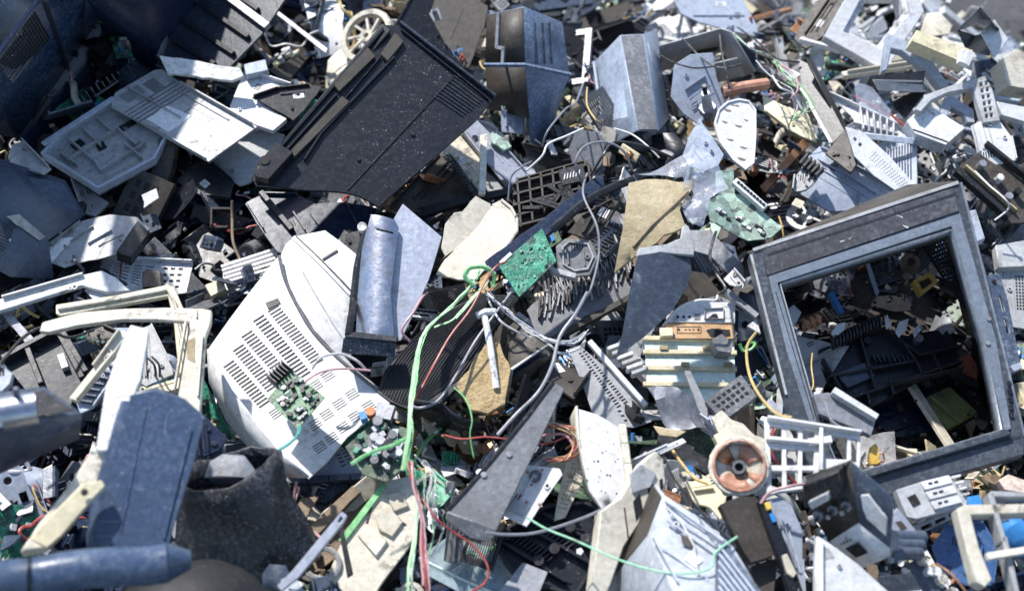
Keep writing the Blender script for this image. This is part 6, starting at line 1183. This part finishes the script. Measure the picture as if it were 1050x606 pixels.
b = th.part('dent_line'); b.tube([q.W(*q.L(p), .001) for p in ((684, 520), (700, 538), (712, 560), (716, 590))], .002, GRY, 5); b.bar(q, (716, 530), (734, 560), .002, .0015, MGR)
th.part('scuff').poly(q, jagged([(698, 548), (712, 552), (708, 562), (700, 558)], 1, 4, rg('sf')), .0006, BRN, w0=.001)
sheet('tan_cracked_square', 'beige cracked square panel beside the copper yoke', 'panel', [(702, 494), (730, 490), (744, 510), (740, 534), (728, 520), (712, 516)], (.21, 0, -.3), YCR, .006, jag=.5)
sheet('thin_metal_blade', 'thin white metal blade slanting above the cream control casing', 'blade', [(644, 474), (684, 456), (700, 449), (704, 453), (676, 466), (648, 478)], (.26, 0, -.5), WHT, .003)
block('dark_cross_board', 'dark worn board behind the copper yoke', 'board', [(676, 440), (726, 470), (732, 480), (724, 486), (690, 466), (674, 452)], (.17, 0, -.3), .012, BLD, jag=.5)
block('rusty_white_lump', 'white crumbling rust-stained lump above the copper yoke', 'lump', [(730, 428), (740, 420), (750, 430), (762, 434), (774, 446), (788, 452), (782, 464), (766, 452), (750, 450), (738, 446)], (.24, 0, -.4), .012, CRM, jag=2.2, lm='the rusty white lump')
block('cream_crumb_block', 'broken cream block beside the rusty white lump', 'block', [(732, 446), (748, 440), (756, 450), (740, 462)], (.26, 0, -.4), .02, YCR, jag=1)
sheet('silver_shell_scoop', 'tan scoop shaped shard beneath the slotted silver plate', 'shard', [(670, 436), (690, 440), (704, 442), (694, 448), (676, 446)], (.22, 0, -.4), TAN, .004, bend=cyl_bend(90, 12))
# ================================================================ ground, heap
def gridmesh(name, x0, x1, y0, y1, n, m, f, m_, kind):
    V = []; F = []
    for i in range(n + 1):
        for j in range(m + 1):
            x = x0 + (x1 - x0) * i / n; y = y0 + (y1 - y0) * j / m; V.append((x, y, f(x, y)))
    F = [(i * (m + 1) + j, (i + 1) * (m + 1) + j, (i + 1) * (m + 1) + j + 1, i * (m + 1) + j + 1) for i in range(n) for j in range(m)]
    me = bpy.data.meshes.new(name); me.from_pydata(V, [], F); me.materials.append(m_); me.shade_smooth()
    o = bpy.data.objects.new(name, me); COL.objects.link(o); o['kind'] = kind; return o
R0 = random.Random(5)
gridmesh('terrain', -4.2, 4.2, -2.6, 4.6, 150, 130, lambda x, y: Hf(x, y) - .035 + R0.uniform(-.02, .02) - (.1 if max(abs(x) / 4.2, abs(y - 1) / 3.6) > .97 else 0), DRT, 'structure')
ASP = mat('asphalt', (.055, .055, .06), .85, dust=.5, dcol=(.12, .12, .13), dirt=.5, kcol=(.025, .025, .028), speck=1, scol=(.2, .2, .2), scr=0, bump=.8, var=0, noise=2)
gridmesh('ground', -300, 300, -300, 300, 2, 2, lambda x, y: -1.0, ASP, 'structure')

# ================================================================ mixed scrap
SEEDS = [(60, 60, 'D'), (150, 100, 'D'), (300, 60, 'D'), (40, 230, 'D'), (180, 240, 'D'), (220, 200, 'D'), (60, 370, 'D'), (30, 520, 'B'), (150, 480, 'B'), (250, 570, 'D'), (330, 530, 'T'),
    (480, 30, 'T'), (540, 60, 'D'), (600, 60, 'D'), (520, 140, 'M'), (600, 150, 'M'), (660, 100, 'M'), (720, 60, 'W'), (800, 60, 'M'), (800, 130, 'M'), (880, 60, 'W'), (960, 70, 'W'), (1000, 150, 'M'),
    (880, 150, 'W'), (980, 40, 'W'), (580, 220, 'D'), (600, 300, 'M'), (450, 330, 'D'), (490, 395, 'Y'), (550, 400, 'M'), (620, 400, 'M'), (700, 280, 'D'), (740, 300, 'D'), (690, 430, 'W'), (560, 450, 'R'),
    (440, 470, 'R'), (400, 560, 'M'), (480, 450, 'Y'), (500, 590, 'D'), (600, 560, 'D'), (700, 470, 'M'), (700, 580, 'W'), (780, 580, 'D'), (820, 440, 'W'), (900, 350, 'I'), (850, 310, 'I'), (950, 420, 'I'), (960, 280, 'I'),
    (930, 520, 'M'), (1000, 560, 'B'), (1000, 220, 'D'), (1040, 310, 'D'), (850, 590, 'M'), (1010, 490, 'T'), (1020, 10, 'G')]
PALS = dict(D=[BLK, BLK, BLD, BLD, BLB, BRN, BLW, MGR, BGR, BRN, DST, BLD], W=[WHT, MON, LBL, GRY, WHT, CRM, LVM, BLD, LBL, WHT, GRY, BGR, MON], M=[GRY, BLD, WHT, DST, BRN, LBL, MGR, CRM, BLK, BLD, BGR, MGR, BRN, WHT, SLT, WOD, YCR, COP],
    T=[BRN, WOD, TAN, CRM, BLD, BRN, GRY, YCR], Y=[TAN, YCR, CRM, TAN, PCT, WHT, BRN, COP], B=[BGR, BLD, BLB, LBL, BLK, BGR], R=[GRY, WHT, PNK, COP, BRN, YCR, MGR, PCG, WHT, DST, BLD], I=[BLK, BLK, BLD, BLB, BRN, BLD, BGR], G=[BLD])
CN = {SLT: 'slate grey', BST: 'streaky blue', WHT: 'white', MON: 'bright white', CRM: 'cream', YCR: 'yellowed', GRY: 'light grey', MGR: 'mid grey', BGR: 'blue-grey', LBL: 'pale blue', BLK: 'black', BLD: 'dusty black', BLB: 'blue-black', BLW: 'white-dusted black',
    BRN: 'brown', TAN: 'tan', WOD: 'wood brown', MET: 'shiny steel', DST: 'dull steel', LVM: 'lavender', COP: 'copper', PNK: 'salmon', PCG: 'green', PCP: 'pale green', PCD: 'dark green', PCT: 'tan',
    WIR: 'grey', BWR: 'black', WWR: 'white', RED: 'red', PIK: 'pink', YWR: 'yellow', GRN: 'green', BLU: 'bright blue', PAP: 'paper white', TUR: 'verdigris', FOM: 'foam white', SHD: 'black', GLS: 'clear', YEL: 'yellow', ORG: 'orange'}

def f_shard(r, th, q, s, m):
    n = r.randint(4, 7); a0 = r.random() * 6; el = r.uniform(.35, 1)
    P = [(s * r.uniform(.6, 1.1) * math.cos(a0 + 6.283 * i / n + r.uniform(-.3, .3)), s * el * r.uniform(.6, 1.1) * math.sin(a0 + 6.283 * i / n + r.uniform(-.3, .3))) for i in range(n)]
    P = jagged(ccw(P), s * .035, s * .16, r, r.sample(range(n), max(1, n // 2)))
    th.part('sheet', bevel=.0007).poly(q, P, r.uniform(.0025, .006), m); P0 = P[:]
    if s > .05: detail(th, q, P[::max(1, len(P) // 6)], r, m, .8)
    elif r.random() < .4:
        b = th.part('rib'); k = r.randint(2, 6); a = r.random() * 3
        for i in range(k):
            o = (i - k / 2) * s * .22; b.bar(q, (o * math.cos(a) - s * .4 * math.sin(a), o * math.sin(a) * el + s * .4 * math.cos(a) * el), (o * math.cos(a) + s * .4 * math.sin(a), o * math.sin(a) * el - s * .4 * math.cos(a) * el), .0025, .009, m)
def f_angle(r, th, q, s, m):
    """folded corner piece: two faces meeting at an edge"""
    L = s * r.uniform(.9, 1.5); a, b_ = s * r.uniform(.3, .7), s * r.uniform(.2, .5)
    P = jagged([(-L / 2, 0), (L / 2, 0), (L / 2 * r.uniform(.6, 1), a), (-L / 2 * r.uniform(.7, 1), a * r.uniform(.7, 1.1))], s * .02, s * .15, r, [1, 2])
    th.part('face', bevel=.0008).poly(q, P, .004, m)
    if s > .05: detail(th, q, [(-L / 2, .002), (L / 2, .002), (L * .35, a * .8), (-L * .35, a * .8)], r, m, .7)
    q2 = PL(q.o, q.n * .25 - q.v * 1.0); q2.u, q2.v = q.u, -(q2.n.cross(q.u)); q2.px = False; q2.v = q.n * -1 + q.v * -.25; q2.v.normalize(); q2.n = q2.u.cross(q2.v)
    th.part('side', bevel=.0008).poly(q2, jagged([(-L / 2, 0), (L / 2, 0), (L / 2 * r.uniform(.8, 1), b_), (-L / 2, b_ * r.uniform(.5, 1))], s * .02, s * .15, r, [2]), .004, m)
def f_grille(r, th, q, s, m):
    w, h = s * r.uniform(.5, .8), s * r.uniform(.35, .6); nu, nv = r.choice(((2, 9), (1, 12), (3, 8), (7, 5), (8, 4)))
    P = jagged([(-w, -h), (w, -h), (w, h), (-w, h)], s * .03, s * .2, r, [r.randint(0, 3)])
    th.part('grille').poly(q, P, .004, m, quadgrid([(-w * .8, -h * .8), (w * .8, -h * .8), (w * .8, h * .8), (-w * .8, h * .8)], nu, nv, .8 if nu < 4 else .5, .5))
    if r.random() < .6: th.part('edge').bar(q, (-w, h), (w, h), .004, .014, m)
def f_frame(r, th, q, s, m):
    w, h = s * r.uniform(.7, 1.2), s * r.uniform(.5, .9); t = s * r.uniform(.12, .22); k = r.random()
    if k < .4: P = [(-w, -h), (w, -h), (w, -h + t), (-w + t, -h + t), (-w + t, h), (-w, h)]
    elif k < .7: P = [(-w, -h), (w, -h), (w, h * .6), (w - t, h * .7), (w - t, -h + t), (-w + t, -h + t), (-w + t, h), (-w, h)]
    else: th.part('frame', bevel=.0015).poly(q, [(-w, -h), (w, -h), (w, h), (-w, h)], .014, m, [[(-w + t, -h + t), (w - t, -h + t), (w - t, h - t), (-w + t, h - t)]]); return
    th.part('frame', bevel=.0015).poly(q, P, .014, m); th.part('inner_lip').bar(q, (-w + t * .8, -h + t * .5), (w * .9, -h + t * .5), .003, .01, m)
def f_pcb(r, th, q, s, m):
    w, h = s * r.uniform(.5, .8), s * r.uniform(.3, .6); P = jagged([(-w, -h), (w, -h), (w, h), (-w, h)], s * .04, s * .2, r, [r.randint(0, 3)])
    th.part('board').poly(q, P, .002, m)
    for i in range(r.randint(6, 11)):
        x, y = r.uniform(-w, w) * .8, r.uniform(-h, h) * .8; c = r.choice((BLK, BLD, DST, WHT, PAP, BLU, YCR, MET))
        if r.random() < .45: th.part('capacitor').cyl(q, (x, y), r.uniform(.003, .007), r.uniform(.006, .02), c, n=9)
        else: a = r.choice((0, 1)); l = r.uniform(.008, .022); th.part('chip').bar(q, (x, y), (x + l * a, y + l * (1 - a)), r.uniform(.005, .012), r.uniform(.003, .01), c)
def f_bar(r, th, q, s, m):
    L, w = s * r.uniform(.9, 1.6), s * r.uniform(.08, .18); P = jagged([(-L, -w), (L, -w), (L, w), (-L, w)], s * .03, s * .1, r, [1, 3]); h = r.uniform(.006, .022)
    th.part('bar', bevel=.001).poly(q, P, h, m)
    if r.random() < .5: th.part('flange').bar(q, (-L, w), (L, w), .003, .012, m)
def f_module(r, th, q, s, m):
    w, h, t = s * r.uniform(.35, .6), s * r.uniform(.25, .45), r.uniform(.015, .035)
    b = th.part('body', bevel=.0015); b.poly(q, [(-w, -h), (w, -h), (w, h * .7), (w * .7, h), (-w, h)], t, m, w0=t)
    c = th.part('socket'); 
    for hh in quadgrid([(-w * .8, -h * .7), (w * .7, -h * .7), (w * .7, h * .5), (-w * .8, h * .5)], r.randint(2, 5), r.randint(1, 3), .6, .6): c.poly(q, hh, .001, SHD, w0=t + .0008)
    if r.random() < .5: th.part('terminal').cyl(q, (w * .6, 0), .004, .01, MET, w0=t, n=8)
def f_can(r, th, q, s, m):
    rr = s * r.uniform(.15, .28); L = s * r.uniform(.4, .9); A = q.W(-L / 2, 0, rr); B = q.W(L / 2, 0, rr)
    th.part('can').tube([A, B], rr, m, 14); th.part('end_ring').tube([B, B + (B - A).normalized() * .006], rr * .82, r.choice((DST, BLD, MET)), 12)
    th.part('shaft').tube([B, B + (B - A).normalized() * L * .35], rr * .2, MET, 7)
def f_curved(r, th, q, s, m):
    q.bend = cyl_bend(r.uniform(0, 180), r.choice((-1, 1)) * r.uniform(2, 9) * .1 / s); n = r.randint(4, 6); a0 = r.random() * 6
    P = [(s * r.uniform(.7, 1.1) * math.cos(a0 + 6.283 * i / n), s * .7 * r.uniform(.7, 1.1) * math.sin(a0 + 6.283 * i / n)) for i in range(n)]
    th.part('cover').poly(q, jagged(ccw(P), s * .03, s * .18, r, [0, 2]), .004, m)
    if s > .05: detail(th, q, ccw(P), r, m, .7)
def f_wire(r, th, q, s, m):
    P = [(0, 0, 0)]; a = r.random() * 6
    for i in range(r.randint(4, 8)): a += r.uniform(-1.3, 1.3); P.append((P[-1][0] + s * .35 * math.cos(a), P[-1][1] + s * .35 * math.sin(a), r.uniform(0, .03)))
    th.part('wire').tube(smooth([q.W(*p) for p in P], 5), r.uniform(.0015, .004), r.choice((WIR, BWR, WWR, RED, PIK, YWR, BWR, GRN, WIR)), 6)
def f_bundle(r, th, q, s, m):
    for k in range(r.randint(3, 5)):
        P = [(-s + 2 * s * i / 5 + r.uniform(-.01, .01), .006 * k + r.uniform(-.012, .012) + .25 * s * math.sin(i), r.uniform(0, .02)) for i in range(6)]
        th.part('strand').tube(smooth([q.W(*p) for p in P], 4), .002, r.choice((WIR, BWR, WWR, RED, PIK, YWR, BLU)), 6)
def f_bracket(r, th, q, s, m):
    w = s * r.uniform(.5, .9); h = s * r.uniform(.2, .35); m = r.choice((DST, DST, m))
    th.part('plate', bevel=.0006).poly(q, [(-w, -h), (w * .4, -h), (w, -h * .2), (w, h), (-w * .6, h), (-w, h * .3)], .002, m, [circ((-w * .6, -h * .3), s * .06, 8), circ((w * .6, h * .4), s * .06, 8), [(-w * .2, -h * .3), (w * .25, -h * .3), (w * .25, h * .1), (-w * .2, h * .1)]])
    th.part('fold').bar(q, (-w, -h), (w * .4, -h), .002, .016, m)
def f_fins(r, th, q, s, m):
    w, h = s * .5, s * .35; m = r.choice((BLD, MET, DST, MGR)); th.part('base').poly(q, [(-w, -h), (w, -h), (w, h), (-w, h)], .004, m); b = th.part('fin'); n = r.randint(6, 10)
    for i in range(n): b.bar(q, (-w + 2 * w * (i + .5) / n, -h), (-w + 2 * w * (i + .5) / n, h), .0015, r.uniform(.014, .022), m)
def f_ribbon(r, th, q, s, m):
    m = r.choice((WIR, GRY, CRM, LBL)); P = smooth([(-s, 0, 0), (-s * .4, s * .2, .02), (0, 0, .03), (s * .4, -s * .2, .012), (s, s * .1, 0)], 6); w = r.uniform(.006, .012); b = th.part('ribbon', solid=.001)
    V = []; [V.extend((q.W(p[0], p[1] - w, p[2]), q.W(p[0], p[1] + w, p[2]))) for p in P]; b.add(V, [(2 * i, 2 * i + 2, 2 * i + 3, 2 * i + 1) for i in range(len(P) - 1)], m)
def f_reel(r, th, q, s, m):
    R_ = s * .4; q.bend = None; th.part('ring', bevel=.0008).poly(q, circ((0, 0), R_, 20), .01, m, [circ((0, 0), R_ * .75, 18)]); th.part('hub').poly(q, circ((0, 0), R_ * .3, 12), .012, m, [circ((0, 0), R_ * .12, 8)])
    for i in range(5): a = i * 1.257; th.part('spoke').bar(q, (R_ * .28 * math.cos(a), R_ * .28 * math.sin(a)), (R_ * .77 * math.cos(a), R_ * .77 * math.sin(a)), .005, .004, m, -.006)
KINDS_ = [(f_shard, 'plastic_shard', 'shard', 'jagged plastic shard', 22), (f_angle, 'casing_fragment', 'casing piece', 'folded casing fragment', 16), (f_grille, 'vent_grille_piece', 'grille', 'slotted grille piece', 8),
    (f_frame, 'frame_fragment', 'frame', 'broken frame fragment', 9), (f_pcb, 'circuit_board', 'circuit board', 'circuit board', 8), (f_bar, 'plastic_bar', 'bar', 'snapped plastic bar', 12), (f_module, 'socket_module', 'module', 'socket module', 7),
    (f_can, 'small_motor', 'motor', 'cylindrical motor', 4), (f_curved, 'curved_cover', 'cover', 'curved cover piece', 12), (f_wire, 'loose_wire', 'wire', 'curled loose wire', 10), (f_bundle, 'wire_bundle', 'wires', 'bundle of thin wires', 4),
    (f_bracket, 'metal_bracket', 'bracket', 'punched bracket', 8), (f_fins, 'heat_sink', 'heat sink', 'finned heat sink', 3), (f_ribbon, 'ribbon_cable', 'ribbon cable', 'wavy ribbon cable', 4), (f_reel, 'small_reel', 'reel', 'small spoked reel', 2)]
KW = [k[4] for k in KINDS_]
TVQ = TQ.loc(); TVI = ccw([TVQ_ for TVQ_ in INN])
CLEAR = [(708, 378, 52), (718, 325, 45), (560, 490, 38), (758, 477, 42), (300, 410, 110), (612, 465, 58), (500, 385, 34), (108, 150, 75), (560, 205, 48), (600, 310, 58), (340, 480, 40), (110, 245, 65), (150, 285, 52), (625, 400, 42), (748, 405, 34), (695, 420, 36),
    (490, 245, 50), (672, 300, 60), (490, 160, 34), (720, 90, 40), (845, 470, 52), (760, 225, 44), (380, 555, 60), (385, 460, 36), (575, 555, 55), (972, 418, 38), (915, 380, 46), (958, 380, 30)]
def scatter(step, sz, hh, seed, tilt, x0=-110, x1=1160, y0=-70, y1=690, only=None, kinds=None):
    r = random.Random(seed); y = y0; sd = seed
    while y < y1:
        x = x0 + r.uniform(0, step)
        while x < x1:
            px, py = x + r.uniform(-.4, .4) * step, y + r.uniform(-.4, .4) * step; x += step
            pal = min(SEEDS, key=lambda s_: (s_[0] - px) ** 2 + (s_[1] - py) ** 2)[2]
            if pal == 'G' and px > 985 and py < 28: continue
            if only and pal not in only: continue
            fn, nm, cat, noun, _ = r.choices([k for k in KINDS_ if k[0] in kinds])[0] if kinds else r.choices(KINDS_, KW)[0]
            m = r.choice(PALS[pal]); s = r.uniform(*sz) * (1.0 if fn not in (f_wire, f_bundle, f_ribbon) else .9)
            if fn is f_pcb: m = r.choice((PCD, PCG, PCT, PCD, PCP)) if pal != 'I' else PCD
            if sd > 12 and any((px - x_) ** 2 + (py - y_) ** 2 < z_ * z_ for x_, y_, z_ in CLEAR): continue
            if s > .085 and inside((px, py), INN): continue
            h = r.uniform(*hh); a = r.random() * 6.283; ti = r.random() ** .7 * tilt
            if pal == 'I' or inside((px, py), INN): h = h * .5 - .06; m = (r.choice((BLK, BLD, BLB, BRN, BLD, MGR)) if px + py * .8 > 1110 else r.choice((MGR, DST, BLD, GRY, BRN, LBL, BLD, COP))) if fn is not f_pcb else PCD  # shade inside the television painted as darker pieces, paler where light enters
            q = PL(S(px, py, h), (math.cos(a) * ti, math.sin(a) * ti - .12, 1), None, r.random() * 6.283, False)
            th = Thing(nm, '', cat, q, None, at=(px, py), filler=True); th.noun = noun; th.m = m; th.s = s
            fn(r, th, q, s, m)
            pm = [p[1].mats[0] for p in th.parts if p[1].mats]
            if pm: th.m = pm[0]
            th.tilt = ti
        y += step
scatter(46, (.12, .21), (-.02, .05), 11, 1.0, -220, 1270, -190, 780)
scatter(31, (.055, .13), (.03, .11), 12, 1.15, -150, 1200, -130, 720)
scatter(27, (.028, .06), (.07, .14), 13, 1.0)
scatter(19, (.014, .034), (.10, .17), 14, 1.0, 0, 1050, 0, 606, 'MRYWT')
scatter(38, (.06, .12), (.12, .2), 15, .9, 780, 1100, -50, 180, 'W', (f_frame, f_frame, f_angle, f_bar, f_grille, f_frame))
scatter(44, (.05, .10), (.12, .2), 16, 1.1, 420, 760, 60, 560, 'MRWD', (f_frame, f_angle, f_shard, f_grille, f_bracket, f_curved))

# ================================================================ build, keep what shows
import time
from mathutils.bvhtree import BVHTree
t0 = time.time()
AV = []; AF = []; AO = []
for k, t in enumerate(THINGS):
    for p in t.parts:
        b = p[1]; o = len(AV); AV += b.V
        see = any(m.name in ('clear_film', 'dusty_glass') for m in b.mats)
        for f in b.F: AF.append([o + i for i in f]); AO.append(-1 if see else k)
tree = BVHTree.FromPolygons(AV, AF, epsilon=0.0)
for t in THINGS: t.n = 0; t.hp = []
NX, NY = 350, 202
for j in range(NY):
    for i in range(NX):
        px, py = (i + .5) * 1050 / NX, (j + .5) * 606 / NY; d = ray(px, py); o_ = CAMP
        for _ in range(4):
            loc, nr, ix, ds = tree.ray_cast(o_, d)
            if ix is None: break
            if AO[ix] >= 0: t = THINGS[AO[ix]]; t.n += 1; t.hp.append((px, py)); break
            o_ = loc + d * .002
vis = []; buried = []; lost = []
for t in THINGS:
    if t.hp: t.c = mid(t.hp)
    if t.filler: (vis if t.n >= 5 else buried).append(t)
    elif t.n == 0 and not any(m.name in ('clear_film', 'dusty_glass') for p in t.parts for m in p[1].mats): lost.append(t)
print('SHOWN', len(vis), 'BURIED', len(buried), 'lost', [t.name for t in lost], 'low', [(t.name, t.n) for t in THINGS if not t.filler and 0 < t.n < 12])
gone = set(map(id, buried)) | set(map(id, lost))
for t in THINGS:
    if id(t) not in gone: t.build()
print('tree', round(time.time() - t0, 1))
# what the photograph shows nothing of becomes one mass of scrap under and around the rest
U = MB()
for t in buried:
    for p in t.parts:
        b = p[1]; o = len(U.V); U.V += b.V
        ks = [U.mi(m) for m in b.mats]
        U.F += [[o + i for i in f] for f in b.F]; U.M += [ks[k] for k in b.M]
# small crumbs between the pieces
r = random.Random(3)
CR = [BLD, GRY, WHT, BRN, TAN, MGR, BLK, CRM, DST, COP, PCD, BGR, BRN, BLD]
def crumb(px, py, h, s, m):
    c = S(px, py, h); a = Vector((r.uniform(-1, 1), r.uniform(-1, 1), r.uniform(-.5, .5))).normalized(); b = a.orthogonal().normalized(); a, b = a * s * r.uniform(.4, 1.3), b * s * r.uniform(.3, .8); n = a.cross(b).normalized() * .0025
    V = [c - a - b + n, c + a - b + n, c + a * r.uniform(.4, 1) + b + n, c - a * .8 + b + n]; V += [v - 2 * n for v in V]
    U2.add(V, [(0, 1, 2, 3), (7, 6, 5, 4), (0, 4, 5, 1), (1, 5, 6, 2), (2, 6, 7, 3), (3, 7, 4, 0)], m)
U2 = MB()
for i in range(4500):
    px, py = r.uniform(-60, 1110), r.uniform(-30, 640); pal = min(SEEDS, key=lambda s_: (s_[0] - px) ** 2 + (s_[1] - py) ** 2)[2]
    crumb(px, py, r.uniform(0, .12), r.uniform(.002, .009), r.choice(PALS[pal] + CR) if pal != 'I' else BLD)
for i in range(900): 
    px, py = r.gauss(492, 24), r.gauss(400, 22); crumb(px, py, r.uniform(.09, .2), r.uniform(.002, .007), r.choice((TAN, YCR, CRM, TAN, BRN, WHT, PCT)))
def raw(name, mb, label):
    me = bpy.data.meshes.new(name); me.from_pydata(mb.V, [], mb.F)
    for m in mb.mats: me.materials.append(m)
    me.polygons.foreach_set('material_index', mb.M); me.validate(); me.shade_smooth(); me.set_sharp_from_angle(angle=R(32))
    o = bpy.data.objects.new(name, me); COL.objects.link(o); o['kind'] = 'stuff'; o['label'] = label; o['category'] = 'scrap'
raw('buried_scrap', U, 'dense mixed scrap packed beneath the larger pieces'); raw('plastic_crumbs', U2, 'tiny plastic and grit crumbs filling the gaps between pieces')

# ---- each piece that shows is told apart by its look and by what it lies beside
def near(c, k): return [m for _, m in sorted(((m[0][0] - c[0]) ** 2 + (m[0][1] - c[1]) ** 2, m[1]) for m in MARKS)[:k]]
used = {t.label for t in THINGS if not t.filler}
GN = {}
for t in sorted(vis, key=lambda t: -t.n):
    c = t.c; M_ = sorted((((m[0][0] - c[0]) ** 2 + (m[0][1] - c[1]) ** 2), m) for m in MARKS)
    col = CN.get(t.m, 'dull'); noun = t.noun
    if noun.startswith('curled') or noun.startswith('bundle'): noun = noun
    sz = 'very small' if t.s < .022 else 'tiny' if t.s < .035 else 'small' if t.s < .055 else 'mid-sized' if t.s < .09 else 'large'
    opts = []
    for k in range(5):
        m0 = M_[k][1]; dx, dy = c[0] - m0[0][0], c[1] - m0[0][1]
        rel = ('above' if dy < 0 else 'below') if abs(dy) > abs(dx) * .8 else 'beside'
        if k == 0: opts += [f'{col} {noun} {rel} {m0[1]}', f'{sz} {col} {noun} {rel} {m0[1]}']
    ti = 'steeply tilted' if t.tilt > .62 else 'flat lying' if t.tilt < .25 else 'slanting'
    m0 = M_[0][1]; opts.append(f'{sz} {ti} {col} {noun} beside {m0[1]}')
    for a_ in range(4):
        for b_ in range(a_ + 1, 5): opts.append(f'{col} {noun} between {M_[a_][1][1]} and {M_[b_][1][1]}')
    for b_ in range(1, 5): opts.append(f'{sz} {ti} {col} {noun} between {m0[1]} and {M_[b_][1][1]}')
    opts = [o for o in opts if 4 <= len(o.replace('-', ' ').split()) <= 16]
    lab = next((o for o in opts if o not in used), None)
    if not lab: lab = opts[-1]; t.dup = True; print('DUP', lab)
    used.add(lab); t.label = lab; t.root['label'] = lab; t.root['group'] = {'shard': 'plastic shards strewn over the heap'}.get(t.cat, t.cat + ' pieces strewn over the heap')
print('build', round(time.time() - t0, 1))

# ================================================================ light
w = bpy.data.worlds.new('World'); sc.world = w; w.use_nodes = True; N = w.node_tree.nodes; bg = N['Background']
sky = N.new('ShaderNodeTexSky'); sky.sky_type = 'NISHITA'; sky.sun_disc = False
SUN = Vector((-.38, .5, .95)).normalized()
el = math.asin(SUN.z); sky.sun_elevation = el; sky.sun_rotation = math.atan2(SUN.x, SUN.y)
sky.air_density = 1.2; sky.dust_density = .6; sky.ozone_density = 1.6
w.node_tree.links.new(sky.outputs[0], bg.inputs[0]); bg.inputs[1].default_value = .135
sl = bpy.data.lights.new('sun', 'SUN'); sl.energy = 4.4; sl.angle = R(1.5); sl.color = (1, .97, .93)
so = bpy.data.objects.new('sun', sl); COL.objects.link(so); so.rotation_euler = (-SUN).to_track_quat('-Z', 'Y').to_euler()
vs = sc.view_settings; vs.view_transform = 'Standard'; vs.look = 'None'; vs.gamma = 1; vs.exposure = .62; vs.use_curve_mapping = False
sc.cycles.max_bounces = 6; sc.cycles.transparent_max_bounces = 8; sc.cycles.use_denoising = True
